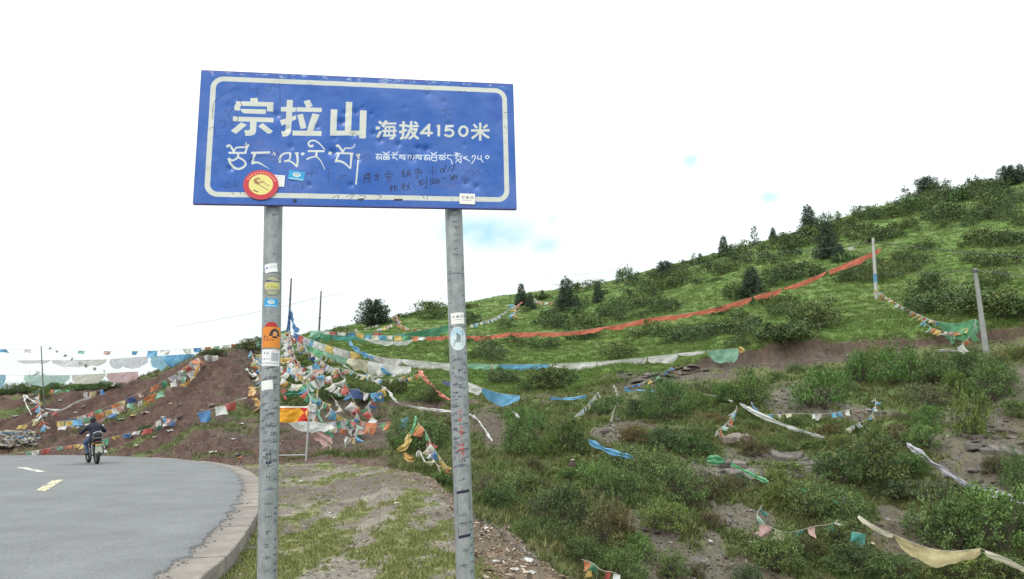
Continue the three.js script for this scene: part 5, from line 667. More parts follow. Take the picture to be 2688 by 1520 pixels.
ribbon('long white ribbon sloping down below the young shrubs', Fz([100, 372], [220, 445], [400, 518], [510, 550], [615, 584]), 0.26, 'white', { k: 0.96, turns: 0.3 }); ribbon('blue tail of cloth at the head of the long white ribbon', Fz([170, 365], [185, 395], [215, 430]), 0.16, 'blue', { k: 0.955 });
flagString('thin string of faded flags over the rough grass', Fz([210, 430], [300, 445], [400, 435], [540, 440], [690, 430], [800, 402]), { k: 0.975, skip: 0.3, size: 0.26, gap: 1.7, colors: ['sky', 'sky', 'white', 'cream', 'white', 'white', 'pale'], mess: 0.7 });
flagString('hook of faded flags in the middle of the slope', Fz([935, 335], [925, 420], [880, 475], [820, 500], [755, 530]), { k: 0.97, skip: 0.2, size: 0.26, gap: 1.1, colors: ['white', 'cream', 'sky', 'pink', 'white', 'sky', 'white'], mess: 0.8 });
ribbon('pale net ribbon sagging down to the right', Fz([1130, 618], [1220, 692], [1300, 748], [1440, 838], [1520, 885], [1700, 930], [1860, 992]), 0.34, 'lilac', { k: 0.95, turns: 0.4 }); ribbon('thin pale cord over the wide dark shrub', Fz([790, 626], [960, 625], [1130, 618]), 0.07, 'gray', { k: 0.93 });
banner('cream yellow cloth sagging across the bare soil', Fz([830, 1062, 22.5], [950, 1140, 22.3], [1100, 1205, 22], [1250, 1262, 22], [1400, 1285, 22], [1580, 1268, 22]), [[0, 0.34, 0.2, 'cream'], [0.33, 1, 0.42, 'straw']], { group: 'cloths on the near slope', twist: 0.3 }); banner('cream cloth continuing to the slope edge', Fz([1580, 1268, 22], [1720, 1320, 21.8], [1880, 1400, 21.5]), [[0.1, 1, 0.2, 'cream']], { group: 'cloths on the near slope' });
flagString('slack string of torn flags round the foot of the olive shrub', Fz([235, 1000], [210, 1085], [270, 1130], [350, 1158], [420, 1172], [520, 1140], [590, 1128], [655, 1122], [705, 1090]), { k: 0.955, size: 0.32, gap: 1.25, colors: ['teal', 'white', 'mint', 'pink', 'cream', 'sky', 'teal', 'pink', 'cream'], mess: 0.7, skip: 0.25 });
flagString('single teal flag on a twig below the olive shrub', Fz([795, 1165], [830, 1172], [860, 1180]), { k: 0.96, size: 0.46, colors: ['teal'], skip: 0 });
flagString('orange, yellow and red pennants low on the near slope', E([765, 1335], [800, 1345], [850, 1370], [900, 1410], [950, 1410], [1010, 1440]), { k: 0.93, size: 0.34, gap: 1.0, colors: ['orange', 'yellow', 'green', 'red', 'white'], skip: 0 });
flagString('short string of white flags in front of the spruce by the concrete pole', Dd([548, 600, 76], [600, 602, 76], [660, 606, 76], [760, 592, 76], [872, 564, 76]), { size: 0.75, gap: 1.3, colors: ['white', 'white', 'white', 'sky', 'white', 'cream'], tall: 0.6 });
flagString('dangling faded strip on the dark shrub in the middle', E([965, 255], [990, 315], [970, 400], [952, 470]), { k: 0.95, size: 0.2, gap: 1.4, colors: ['white', 'cream'] });
flagString('thin strip of flags over the leaning twig', E([870, 300], [830, 350], [780, 405], [735, 440]), { k: 0.95, size: 0.22, gap: 1.2, colors: ['white', 'sky', 'cream', 'white'] });
ribbon('white scrap caught high in the big shrub', E([340, 428], [360, 440], [382, 460]), 0.2, 'white', { k: 0.9 });
// concrete poles, wires and what hangs between them
const P1 = { top: zD(983, 515), foot: zD(1009, 972), r: 56 }, P2 = { top: zD(1655, 715), foot: zD(1730, 1270), r: 40.5 };
pole('concrete_pole', 'pale concrete pole on the meadow where the red banner ends', [P1.top], [P1.foot, P1.r], 0.125, 0.085, concrete, (g, T) => { part('blue_band', rod(T.clone().multiplyScalar(0.36), T.clone().multiplyScalar(0.48), 0.121, 0.117, 12), cloth('sky'), g); part('flag_knot', rod(T.clone().multiplyScalar(0.225), T.clone().multiplyScalar(0.245), 0.15, 0.15, 10), cloth('yellow'), g); });
pole('concrete_pole', 'grey concrete pole beside the dirt track with an iron collar', [P2.top], [P2.foot, P2.r], 0.13, 0.08, std({ color: lin(0.40, 0.41, 0.40), map: grainTex.color }), (g, T) => { part('collar', rod(T.clone().multiplyScalar(0.955), T.clone().multiplyScalar(0.985), 0.11, 0.11, 10), std({ color: lin(0.12, 0.12, 0.13), metalness: 0.5, roughness: 0.6 }), g); part('insulator_arm', new RoundedBoxGeometry(0.34, 0.06, 0.05, 1, 0.01).translate(T.x + 0.08, T.y * 0.965, T.z), std({ color: lin(0.1, 0.1, 0.11) }), g); part('wire_tie', rod(T.clone().multiplyScalar(0.31), T.clone().multiplyScalar(0.318), 0.128, 0.128, 10), cordMat, g); });
function wire(label, pts, r = 0.012) { const q = pts.map(([p, d]) => atR(...p, d)), o = q[0]; const m = part(numbered('overhead_wire'), tubeOf(q.map((p) => p.clone().sub(o)), r, 60, 4), std({ color: lin(0.08, 0.08, 0.09) })); m.position.copy(o); tag(m, label, 'wire', 'overhead wires'); put(m); }
wire('dark overhead wire running right from the pale concrete pole', [[zD(985, 540), 56], [zD(1300, 580), 54], [zD(1640, 610), 52], [zD(2100, 650), 50]], 0.022); wire('dark overhead wire running left from the pale concrete pole', [[zD(985, 545), 56], [zD(600, 590), 64], [zD(0, 650), 76], [zC(1100, 770), 90], [zC(640, 800), 100]], 0.018);
wire('dark wire between the two concrete poles', [[zD(990, 752), 56], [zD(1350, 750), 48], [zD(1655, 730), 40.5], [zD(2100, 780), 36]], 0.014); wire('thin wire across the sky from the grey flag poles to the hill', [[D(440, 822), 58], [D(640, 786), 57], [D(730, 766), 56], [D(850, 740), 60], [D(1150, 712), 75], [D(1560, 682), 100]], 0.008);
flagString('bright flag string from the pale concrete pole down to the green cloth', Dd([1008, 860, 55.8], [1090, 915, 52], [1170, 962, 49], [1290, 1022, 45], [1410, 1070, 42.5]), { size: 0.42, gap: 0.95, colors: ['yellow', 'orange', 'sky', 'white', 'yellow', 'orange', 'leaf', 'red', 'mint', 'white'], tall: 0.6 });
banner('bright green cloth beside the grey concrete pole', Dd([1395, 1062, 42.5], [1480, 1076, 42], [1560, 1074, 41.5], [1660, 1048, 41]), [[0, 1, 1.15, 'leaf']], { group: 'cloths on the near slope', twist: 0.2 });
flagString('flags sagging under the bright green cloth', Dd([1290, 1035, 44.5], [1370, 1105, 42.5], [1440, 1128, 42], [1540, 1132, 41.5], [1625, 1095, 41.2]), { size: 0.44, gap: 1.0, colors: ['yellow', 'yellow', 'sky', 'mint', 'red', 'mint', 'orange', 'yellow', 'white', 'pink', 'orange'], tall: 0.7 });
flagString('flags dropping from the green cloth to the dirt track', Dd([1660, 1048, 41], [1650, 1110, 40.6], [1615, 1170, 40.3], [1545, 1235, 40]), { size: 0.5, gap: 0.95, colors: ['white', 'mint', 'leaf', 'orange', 'white', 'sky'], skip: 0 });
ribbon('heap of white and blue cloth at the end of the track flags', Dd([1390, 1258], [1470, 1255], [1545, 1262], [1600, 1275]), 0.2, 'pale', { k: 0.985 });
// the printed gold flag in its steel frame beyond the shoulder
{
  const g = new THREE.Group(); g.name = 'flag_rack'; const f = onPlane(...zB(527, 1330)); f.y = groundY(f.x, f.z); const R = Math.hypot(f.x, f.z), top = atR(...zB(552, 938), R), railR = atR(...zB(524, 1286), R), railL = atR(...zB(240, 1290), R), tl = atR(...zB(262, 945), R), lf = V(railL.x, groundY(railL.x, railL.z), railL.z); g.position.copy(f); const q = (p) => p.clone().sub(f), steel = std({ color: lin(0.42, 0.43, 0.44), metalness: 0.4, roughness: 0.5 });
  part('upright', rod(V(0, -0.1, 0), q(top), 0.03, 0.03, 10), steel, g); part('upright', rod(q(lf), q(tl), 0.03, 0.03, 10), steel, g); part('rail', rod(q(railL), q(railR), 0.022, 0.022, 8), steel, g);
  // printed cloth: gold field, red border and white clouds
  const cv = document.createElement('canvas'); cv.width = 512; cv.height = 256; const c = cv.getContext('2d'), P = rngOf(91); c.fillStyle = 'rgb(226,160,40)'; c.fillRect(0, 0, 512, 256); for (let i = 0; i < 1500; i++) { c.fillStyle = P() < 0.5 ? 'rgba(196,112,26,0.4)' : 'rgba(246,206,80,0.45)'; c.fillRect(P() * 512, P() * 256, 4 + 18 * P(), 3 + 5 * P()); } c.fillStyle = 'rgb(206,52,38)'; c.beginPath(); c.moveTo(512, 0); c.lineTo(380, 0); c.lineTo(460, 110); c.lineTo(370, 256); c.lineTo(512, 256); c.fill(); c.fillStyle = 'rgb(226,196,120)'; c.beginPath(); c.moveTo(500, 40); c.lineTo(470, 110); c.lineTo(500, 220); c.fill(); c.fillStyle = 'rgb(232,228,226)'; c.beginPath(); c.moveTo(0, 0); for (let x = 0; x <= 512; x += 32) c.lineTo(x, 22 + 10 * P()); c.lineTo(512, 0); c.fill(); c.fillStyle = 'rgb(206,52,38)'; c.fillRect(0, 34, 360, 10);
  const t = new THREE.CanvasTexture(cv); t.colorSpace = THREE.SRGBColorSpace; t.magFilter = THREE.LinearFilter; const a = q(atR(...zB(240, 945), R)), b = q(atR(...zB(550, 950), R)), Pn = [], U = [], I = [], N = 24, J = 10; for (let i = 0; i <= N; i++) for (let j = 0; j <= J; j++) { const u = i / N, v = j / J, p = a.clone().lerp(b, u); p.y -= (0.02 + 0.54 * v) * (1 - 0.05 * Math.sin(u * 9)); p.z += 0.06 * Math.sin(u * 14 + v * 2) * (0.3 + v) + 0.04 * n2(u * 4, v * 3); Pn.push(p.x, p.y, p.z); U.push(u, 1 - v); } for (let i = 0; i < N; i++) for (let j = 0; j < J; j++) { const k = i * (J + 1) + j; I.push(k, k + 1, k + J + 1, k + 1, k + J + 2, k + J + 1); }
  part('printed_flag', geoOf(Pn, I, { uv: U }), new THREE.MeshPhysicalMaterial({ map: t, roughness: 0.9, transmission: 0.2, thickness: 0, side: THREE.DoubleSide }), g); tag(g, 'steel tube frame carrying a gold and red printed flag behind the left post', 'flag frame'); put(g);
}
banner('white cloth tied under the gold flag frame', B([410, 1042, 31], [500, 1052, 31.2], [600, 1062, 31.5], [700, 1075, 32]), [[0, 1, 0.45, 'white']], { group: 'cloths on the near slope', twist: 0.7 });
ribbon('white scarf hanging on the upright of the flag frame', B([560, 940, 28.2], [575, 990, 28.2], [560, 1045, 28.2]), 0.4, 'white');
// the heap of faded cloth by the far road edge
{ const R = rngOf(66), geos = [[], [], [], [], []], names = ['cloth_scraps', 'cord_tangle', 'cream_scraps', 'blue_scraps', 'red_scraps'], mats = [cloth('pale'), cordMat, cloth('cream'), cloth('sky'), cloth('pink')]; const g = new THREE.Group(); g.name = 'cloth_heap'; const c = hit(...zA(110, 1080), 20); g.position.copy(c);
  for (let i = 0; i < 170; i++) { const u = R(), px = lerp(-60, 330, u) + (R() - 0.5) * 60, py = lerp(1010, 1150, R()) - 20 * u, p = hit(...zA(px, Math.min(py, 1215)), 20); if (!p) continue; const kz = R(), kind = kz < 0.34 ? 0 : kz < 0.62 ? 1 : kz < 0.86 ? 2 : kz < 0.94 ? 3 : 4, L = 0.4 + 1.0 * R(), a = R() * 6.28, lift = 0.015 + 0.06 * R(), q = [0, 1, 2, 3].map((k) => V(p.x - c.x + Math.cos(a) * L * (k / 3 - 0.5) + (R() - 0.5) * 0.16, p.y - c.y + lift * (0.5 + R() * 0.7), p.z - c.z + Math.sin(a) * L * (k / 3 - 0.5) + (R() - 0.5) * 0.16)); if (kind === 1) geos[1].push(tubeOf(q, 0.012, 8, 4)); else { const s = tubeOf(q, 0.012 + 0.022 * R(), 9, 5); const at = s.attributes.position; for (let k = 0; k < at.count; k++) at.setXYZ(k, at.getX(k) + (R() - 0.5) * 0.12, at.getY(k) + (R() - 0.5) * 0.1, at.getZ(k) + (R() - 0.5) * 0.12); s.computeVertexNormals(); geos[kind].push(s); } }
  geos.forEach((q, i) => { if (q.length) { const m = part(names[i], mg(q), mats[i], g); } }); tag(g, 'heap of faded cloth scraps and cord beyond the road edge', 'cloth heap'); put(g); }
// litter: crumpled cloth and paper lying about, piece by piece
const scrapGeo = [0, 1, 2, 3].map((i) => { const g = new THREE.PlaneGeometry(1, 0.7, 7, 5); g.rotateX(-Math.PI / 2); const a = g.attributes.position; for (let k = 0; k < a.count; k++) { const x = a.getX(k), z = a.getZ(k); a.setXYZ(k, x + 0.12 * n2(x * 4 + i, z * 4), 0.14 + 0.16 * n2(x * 3 + i * 9, z * 3) + 0.06 * n2b(x * 8, z * 8 + i), z + 0.12 * n2b(x * 4, z * 4 + i)); } g.computeVertexNormals(); return g; });
const litter = (list, crop, label) => { for (const [x, y, s, c] of list) { const p = hit(...crop(x, y), 6); if (!p) continue; const m = part(numbered('litter'), scrapGeo[Math.floor(RF() * 4)], cloth(c)); m.position.copy(p); m.scale.setScalar(s * (crop === zE ? 0.38 : 0.72)); m.rotation.y = RF() * 6.28; m.rotation.x = 0.2; tag(m, c.replace('pale', 'whitish').replace('sky', 'light blue').replace('straw', 'straw yellow') + ' ' + label, 'litter', 'litter on the ground'); put(m); } };
litter([[175, 1145, 0.2, 'white'], [390, 1160, 0.22, 'cream'], [395, 1185, 0.26, 'red'], [470, 1138, 0.2, 'yellow'], [440, 1345, 0.32, 'white'], [375, 1352, 0.2, 'white'], [355, 1400, 0.22, 'white'], [600, 1322, 0.28, 'leaf'], [550, 1335, 0.26, 'cream'], [320, 1140, 0.2, 'orange'], [240, 1350, 0.2, 'white'], [190, 1105, 0.2, 'mint'], [460, 1420, 0.24, 'pale'], [520, 1290, 0.2, 'straw'], [310, 1050, 0.36, 'white'], [270, 1150, 0.18, 'orange'], [680, 1420, 0.24, 'pale'], [410, 1260, 0.2, 'cream']], zE, 'scrap lying on the tipped rubble');
litter([[255, 132, 0.25, 'orange'], [700, 440, 0.18, 'pink'], [870, 430, 0.2, 'pink'], [820, 430, 0.18, 'red'], [590, 405, 0.2, 'pink'], [1390, 410, 0.2, 'white'], [160, 1230, 0.22, 'cream'], [905, 1240, 0.26, 'cream'], [320, 935, 0.3, 'white'], [455, 780, 0.3, 'mint'], [830, 150, 0.3, 'sky']], zF, 'cloth scrap lying on the slope');
litter([[1170, 690, 0.1, 'white'], [1470, 770, 0.12, 'white'], [1230, 670, 0.1, 'white'], [1250, 1130, 0.16, 'white']].map(([x, y, s, c]) => [x, y, s, c]), zE, 'paper scrap between the shrubs'); litter([[1560, 1225, 0.34, 'white']], zE, 'cloth hanging low over the lower slope');
const zG = (x, y) => [x * 1300 / 2575, 1160 + y * 0.5049];
litter([[1745, 398, 0.13, 'white'], [1715, 370, 0.07, 'white'], [1880, 325, 0.06, 'white'], [1285, 648, 0.1, 'sky'], [1565, 206, 0.16, 'white'], [1430, 148, 0.14, 'pink'], [2100, 530, 0.05, 'white'], [2060, 320, 0.12, 'cream']], zG, 'scrap lying on the gravel shoulder'); litter([[1060, 112, 0.34, 'white'], [1110, 120, 0.22, 'white'], [1020, 106, 0.2, 'pale'], [1275, 332, 0.12, 'white']], zG, 'plastic scrap lying along the road edge');
litter([[1640, 730, 0.3, 'cream'], [1150, 880, 0.36, 'white'], [1270, 845, 0.4, 'yellow'], [1400, 820, 0.6, 'pink'], [1620, 990, 0.4, 'pale'], [2030, 1195, 0.34, 'cream'], [2310, 920, 0.24, 'white'], [2225, 1070, 0.28, 'pale'], [1560, 860, 0.34, 'white'], [1300, 1130, 0.3, 'cream'], [1480, 1050, 0.24, 'cream'], [2300, 1245, 0.24, 'orange'], [2180, 790, 0.4, 'pale'], [1500, 945, 0.3, 'white'], [1160, 510, 0.6, 'yellow'], [720, 815, 0.3, 'pale'], [150, 850, 0.4, 'gray'], [570, 700, 0.34, 'gray']], zA, 'cloth scrap lying on the brown mound');

// ---------------------------------------------------------------- shrubs and trees
const leafMat = new THREE.MeshStandardMaterial({ vertexColors: true, roughness: 0.75, side: THREE.DoubleSide });
const leafTints = [[1, 1, 1], [1.18, 1.1, 0.9], [0.84, 0.93, 0.92], [1.22, 1.06, 0.84], [0.94, 1.12, 0.9], [1.05, 1.0, 1.05]].map((c) => { const m = leafMat.clone(); m.color = new THREE.Color().setRGB(...c); return m; });
const woodMat = std({ color: lin(0.10, 0.078, 0.06) }), barkMat = std({ color: lin(0.075, 0.058, 0.046) });
// leaves: small four-cornered blades gathered in sprays; a crown is a list of sprays {p, dir, n, spread, len}
function leaves(sprays, size, pal, R, ratio = 2.1) {
  const pos = [], col = [], idx = [];
  for (const s of sprays) {
    const k = R(), tone = 0.66 + 0.68 * R(), c0 = mix3(pal[0], pal[1], k);
    const q = new THREE.Quaternion().setFromUnitVectors(V(0, 1, 0), s.dir);
    for (let i = 0; i < s.n; i++) {
      const h = R() * s.len, a = R() * 6.283, rr = s.spread * (0.25 + 0.75 * Math.sqrt(R())) * (1 - 0.55 * h / s.len), o = V(Math.cos(a) * rr, h, Math.sin(a) * rr).applyQuaternion(q).add(s.p);
      const d = V(Math.cos(a) * (0.5 + R()), 0.35 + 0.9 * R(), Math.sin(a) * (0.5 + R())).applyQuaternion(q).normalize(), sd = d.clone().cross(V(R() - 0.5, R() - 0.5, R() - 0.5)).normalize();
      const L = size * (0.65 + 0.7 * R()), w = L / ratio / 2, b = pos.length / 3, e = 0.78 + 0.44 * R();
      for (const [u, v] of [[0, 0], [0.55, 1], [1, 0], [0.55, -1]]) { pos.push(o.x + d.x * L * u + sd.x * w * v, o.y + d.y * L * u + sd.y * w * v, o.z + d.z * L * u + sd.z * w * v); col.push(c0[0] * tone * e, c0[1] * tone * e, c0[2] * tone * e); }
      idx.push(b, b + 1, b + 2, b, b + 2, b + 3);
    }
  }
  return geoOf(pos, idx, { color: col });
}
const PAL = {
  juniper: [[0.0569, 0.1142, 0.0312], [0.121, 0.1982, 0.0468]], round: [[0.0753, 0.1225, 0.0346], [0.1505, 0.2076, 0.0586]], dark: [[0.0485, 0.0845, 0.0301], [0.0939, 0.1386, 0.0438]],
  sparse: [[0.0868, 0.0918, 0.0468], [0.1372, 0.135, 0.0728]], brown: [[0.0868, 0.081, 0.0338], [0.147, 0.1188, 0.0546]], far: [[0.053, 0.09, 0.0299], [0.1091, 0.155, 0.0468]], spruce: [[0.0333, 0.06, 0.0383], [0.07, 0.1067, 0.0592]], fresh: [[0.0825, 0.13, 0.036], [0.15, 0.2063, 0.06]],
};
// a shrub one metre wide and about 0.62 high, rooted at the origin
function makeShrub(kind, seed, near) {
  const R = rngOf(seed), g = new THREE.Group(), sprays = [], stems = []; const dense = near ? 1 : 0.3;
  const lobes = []; const nl = 5 + Math.floor(R() * 6), ex = 0.7 + 0.6 * R(); for (let i = 0; i < nl; i++) { const a = i / nl * 6.283 + R(), d = i ? 0.16 + 0.2 * R() : 0; lobes.push({ c: V(Math.cos(a) * d * ex, 0.08 + 0.24 * R() + (i ? 0 : 0.06), Math.sin(a) * d / ex), r: 0.11 + 0.19 * R() }); }
  const upr = kind === 'juniper' || kind === 'far' ? 0.8 : kind === 'sparse' ? 0.55 : 0.35, N = Math.round((kind === 'sparse' ? 190 : 330) * (near ? 1 : 0.42));
  for (let i = 0; i < N; i++) {
    const l = lobes[Math.floor(R() * nl)], d = V(R() * 2 - 1, R() * 1.5 - 0.45, R() * 2 - 1).normalize(), rad = l.r * (0.35 + 0.65 * Math.pow(R(), 0.4)), p = l.c.clone().addScaledVector(d, rad); if (p.y < 0.015) p.y = 0.015 + 0.05 * R();
    if (i % 4 === 0) { const a = R() * 6.283, q = 0.14 + 0.3 * Math.sqrt(R()); p.set(Math.cos(a) * q, 0.01 + 0.1 * R(), Math.sin(a) * q); d.set(Math.cos(a), 0.25, Math.sin(a)).normalize(); }
    const dir = d.clone().lerp(V(0, 1, 0), upr).add(V((R() - 0.5) * 0.5, 0.1, (R() - 0.5) * 0.5)).normalize(); const tip = R() < 0.12;
    sprays.push({ p, dir, n: Math.round((near ? 15 : 9) * (0.6 + 0.8 * R())), spread: near ? 0.036 : 0.05, len: (kind === 'juniper' || kind === 'far' ? 0.12 : 0.08) * (tip ? 1.7 : 1) * (0.7 + 0.6 * R()) });
    if (i % (near ? 6 : 12) === 1) { const b = V(p.x * 0.25 + (R() - 0.5) * 0.08, -0.03, p.z * 0.25 + (R() - 0.5) * 0.08); stems.push(rod(b, p.clone().lerp(b, 0.5).add(V((R() - 0.5) * 0.06, 0.02, (R() - 0.5) * 0.06)), 0.008, 0.005, 4)); stems.push(rod(p.clone().lerp(b, 0.5), p.clone().addScaledVector(dir, 0.06), 0.005, 0.0025, 3)); }
  }
  part('foliage', leaves(sprays, near ? 0.034 : 0.062, PAL[kind], R, kind === 'juniper' || kind === 'far' ? 2.6 : 1.8), leafMat, g); part('stems', mg(stems), woodMat, g); return g;
}
const protoShrub = {}; let sd = 100;
for (const k of ['juniper', 'round', 'dark', 'sparse', 'brown', 'fresh']) protoShrub[k] = [0, 1, 2, 3].map(() => makeShrub(k, sd++, true));
protoShrub.far = [0, 1, 2, 3, 4].map(() => makeShrub('far', sd++, false)); protoShrub.fard = [0, 1].map(() => { const m = makeShrub('dark', sd++, false); return m; });
const RS = rngOf(77);
const SHRUB_TEXT = {
  juniper: ['bushy green shrub with upright shoots', 'upright_shrub'], round: ['rounded leafy olive green shrub', 'rounded_shrub'], dark: ['dense dark green shrub', 'dense_shrub'], sparse: ['thin greyish shrub with bare twigs showing', 'twiggy_shrub'], brown: ['low brownish green shrub', 'low_shrub'], fresh: ['bright green leafy young shrub', 'young_shrub'], far: ['low green shrub', 'hill_shrub'], fard: ['low dark green shrub', 'hill_shrub'],
};
const placed = [];
const toPx = (p) => { const q = p.clone().project(camera); return [(q.x * 0.5 + 0.5) * W, (0.5 - q.y * 0.5) * H]; };
const lineR = lines.map(({ p, short }) => { const [x, y] = toPx(p); return { x, y, r: p.distanceTo(EYE), p, short }; });
function hides(p, w, h) { const f = pxPerM(p), [x, y] = toPx(p), r = p.distanceTo(EYE); return lineR.some((l) => l.r > r - 0.3 && Math.abs(l.x - x) < w * 0.42 * f && l.y < y && l.y > y - h * 0.9 * f); }   // would this shrub stand in front of a cloth the photograph shows?
function besideOf(p, d) { let b = null, m = d; for (const l of lineR) { const q = l.p.distanceTo(p); if (q < m && l.short) { m = q; b = l.short; } } return b; }
function shrub(kind, p, width, height, where, group) {
  if (placed.some(([x, z, w]) => Math.hypot(p.x - x, p.z - z) < 0.12 * w)) return null;
  const list = protoShrub[kind], o = list[Math.floor(RS() * list.length)].clone(); o.name = numbered(SHRUB_TEXT[kind][1]);
  const w = width * 1.12, h = height / 0.56; o.scale.set(w * (0.9 + 0.25 * RS()), h * (0.9 + 0.3 * RS()), w * (0.75 + 0.4 * RS())); o.rotation.set((RS() - 0.5) * 0.2, RS() * 6.283, (RS() - 0.5) * 0.2); o.position.copy(p); o.position.y -= 0.03; o.children[0].material = leafTints[Math.floor(RS() * 6)];
  const sz = width > 2.6 ? 'wide ' : width < 0.9 ? 'small ' : ''; tag(o, sz + SHRUB_TEXT[kind][0] + ' ' + where, 'shrub', group); placed.push([p.x, p.z, width]); return put(o);
}
const polarPick = (R) => { const a = lerp(0.0, 0.6, R()), r = 17 * Math.pow(40 / 17, R()); return [Math.sin(a) * r, -Math.cos(a) * r, r]; };
const LOWER = 'on the rough slope below the dirt track', UPPER = 'on the grassy hillside above the dirt track';
// the shrubs of the near slope, one by one: crop, x and y of the foot, width and height in crop pixels, kind
const nearShrubs = [
  [zE, 2.348, [[430, 560, 330, 250, 'juniper'], [385, 690, 250, 220, 'juniper'], [700, 665, 240, 190, 'dark'], [570, 690, 180, 150, 'juniper'], [550, 285, 290, 150, 'dark'], [290, 250, 210, 105, 'dark'], [415, 310, 150, 90, 'juniper'], [930, 435, 240, 180, 'juniper'], [1280, 475, 300, 220, 'juniper'], [1130, 465, 170, 120, 'dark'], [1660, 370, 280, 200, 'juniper'], [1480, 430, 180, 120, 'juniper'],
    [1300, 660, 230, 150, 'dark'], [1480, 690, 300, 190, 'dark'], [1090, 610, 170, 100, 'brown'], [860, 905, 270, 190, 'round'], [1190, 870, 320, 200, 'round'], [1010, 990, 250, 220, 'round'], [1400, 985, 270, 200, 'round'], [420, 960, 260, 170, 'round'], [240, 1020, 200, 170, 'dark'], [640, 1150, 270, 290, 'dark'], [530, 1080, 180, 130, 'sparse'], [880, 1240, 300, 240, 'sparse'], [640, 1260, 220, 150, 'dark'], [1260, 1160, 270, 190, 'round'],
    [790, 1400, 280, 170, 'dark'], [1030, 1470, 270, 190, 'juniper'], [1310, 1430, 190, 150, 'round'], [150, 950, 130, 120, 'sparse'], [1120, 1300, 200, 120, 'round'], [720, 760, 110, 90, 'fresh'], [470, 780, 130, 80, 'brown'], [1700, 930, 130, 80, 'brown'], [1010, 190, 60, 30, 'dark'], [1560, 1130, 150, 80, 'brown'], [900, 1060, 160, 100, 'round'], [1470, 1440, 130, 80, 'brown']]],
  [zF, 2.349, [[150, 385, 330, 220, 'juniper'], [580, 390, 290, 240, 'juniper'], [850, 245, 240, 170, 'juniper'], [1080, 255, 280, 190, 'juniper'], [1310, 240, 250, 150, 'juniper'], [1500, 215, 190, 130, 'dark'], [1640, 350, 240, 200, 'juniper'], [1270, 400, 260, 160, 'sparse'], [1510, 575, 200, 240, 'fresh'], [1660, 190, 110, 100, 'fresh'], [960, 120, 140, 110, 'fresh'], [1450, 330, 200, 130, 'juniper'],
    [700, 850, 300, 210, 'dark'], [930, 850, 330, 250, 'dark'], [1150, 800, 230, 180, 'juniper'], [1280, 960, 320, 210, 'sparse'], [1030, 950, 260, 130, 'dark'], [480, 1060, 300, 230, 'round'], [720, 1100, 270, 190, 'round'], [330, 1010, 170, 130, 'round'], [690, 1225, 240, 120, 'round'], [1420, 1270, 360, 270, 'round'], [1680, 1280, 360, 300, 'round'], [1250, 1180, 180, 110, 'round'], [190, 690, 190, 115, 'brown'], [310, 1390, 300, 190, 'round'],
    [830, 1410, 280, 140, 'dark'], [1030, 1460, 280, 130, 'round'], [130, 1470, 180, 100, 'dark'], [1800, 900, 170, 180, 'juniper'], [1690, 800, 150, 100, 'brown'], [60, 900, 150, 100, 'dark'], [1040, 620, 220, 90, 'brown'], [1230, 640, 200, 100, 'round'], [1800, 460, 140, 110, 'fresh'], [620, 560, 160, 60, 'brown'], [1740, 260, 130, 100, 'juniper'], [520, 1290, 180, 90, 'brown'], [1450, 1470, 300, 120, 'round'], [1750, 1470, 260, 130, 'round'], [660, 1400, 140, 80, 'round'], [560, 640, 160, 80, 'round']]],
];
const tips = ['', ' beside the scattered rocks', ''];
for (const [crop, sc, list] of nearShrubs) for (const [x, y, w, h, kind] of list) { const p = hit(...crop(x, y), 11); if (!p) continue; const m = pxPerM(p) * sc; const b = besideOf(p, 3.2), cut = hides(p, w / m, h / m * 0.8) ? 0.62 : 1; shrub(kind, p, w / m * (cut < 1 ? 0.9 : 1), h / m * cut, b ? 'beside the ' + b : LOWER, 'shrubs on the near slope'); }
// shrubs of the hillside above: patches of the photograph filled with single shrubs
const hillPatches = [[1480, 768, 126, 32, 10], [1600, 732, 105, 27, 9], [1350, 800, 105, 23, 7], [1235, 812, 68, 18, 5], [1665, 778, 73, 16, 6], [1455, 856, 48, 9, 2], [1270, 885, 57, 29, 6], [1180, 885, 47, 29, 5], [1385, 880, 52, 9, 2], [1120, 800, 63, 16, 5], [1860, 738, 78, 25, 6], [1800, 800, 63, 13, 5], [1690, 852, 94, 20, 6], [1850, 850, 105, 27, 7], [1950, 775, 84, 20, 6], [2060, 820, 52, 13, 4], [1790, 700, 73, 23, 6], [1900, 655, 94, 20, 7], [2000, 640, 47, 20, 4], [2085, 605, 52, 13, 4], [2190, 598, 57, 16, 5], [2265, 588, 52, 18, 5], [2130, 700, 94, 20, 6], [2230, 690, 84, 20, 6], [2290, 665, 52, 16, 4], [2385, 565, 63, 18, 6], [2450, 545, 52, 16, 5], [2530, 510, 57, 34, 9], [2480, 490, 47, 13, 5], [2385, 508, 52, 9, 5], [2305, 530, 57, 9, 5], [2205, 552, 57, 9, 5], [2105, 578, 47, 9, 4], [2480, 615, 52, 8, 4], [2500, 662, 63, 11, 5], [2340, 625, 36, 6, 2], [2335, 738, 33, 6, 2], [2512, 716, 36, 9, 2], [2430, 778, 52, 13, 5], [2530, 795, 52, 18, 6], [2350, 785, 57, 10, 5], [2235, 782, 33, 13, 4], [1130, 880, 31, 13, 2], [890, 990, 47, 16, 5], [1050, 975, 63, 18, 5], [1000, 985, 42, 16, 2], [1110, 945, 52, 13, 4], [1010, 850, 63, 6, 4], [900, 855, 42, 5, 4], [1410, 960, 42, 11, 2], [1560, 900, 31, 6, 2], [2540, 560, 42, 16, 4], [1700, 715, 63, 11, 5], [1420, 825, 84, 11, 5], [1560, 800, 63, 9, 4], [1980, 855, 42, 9, 4], [2010, 700, 52, 13, 4], [2430, 500, 52, 9, 4], [2560, 610, 31, 9, 2], [1350, 770, 63, 11, 5], [1930, 700, 52, 13, 4], [1620, 845, 42, 9, 2]];
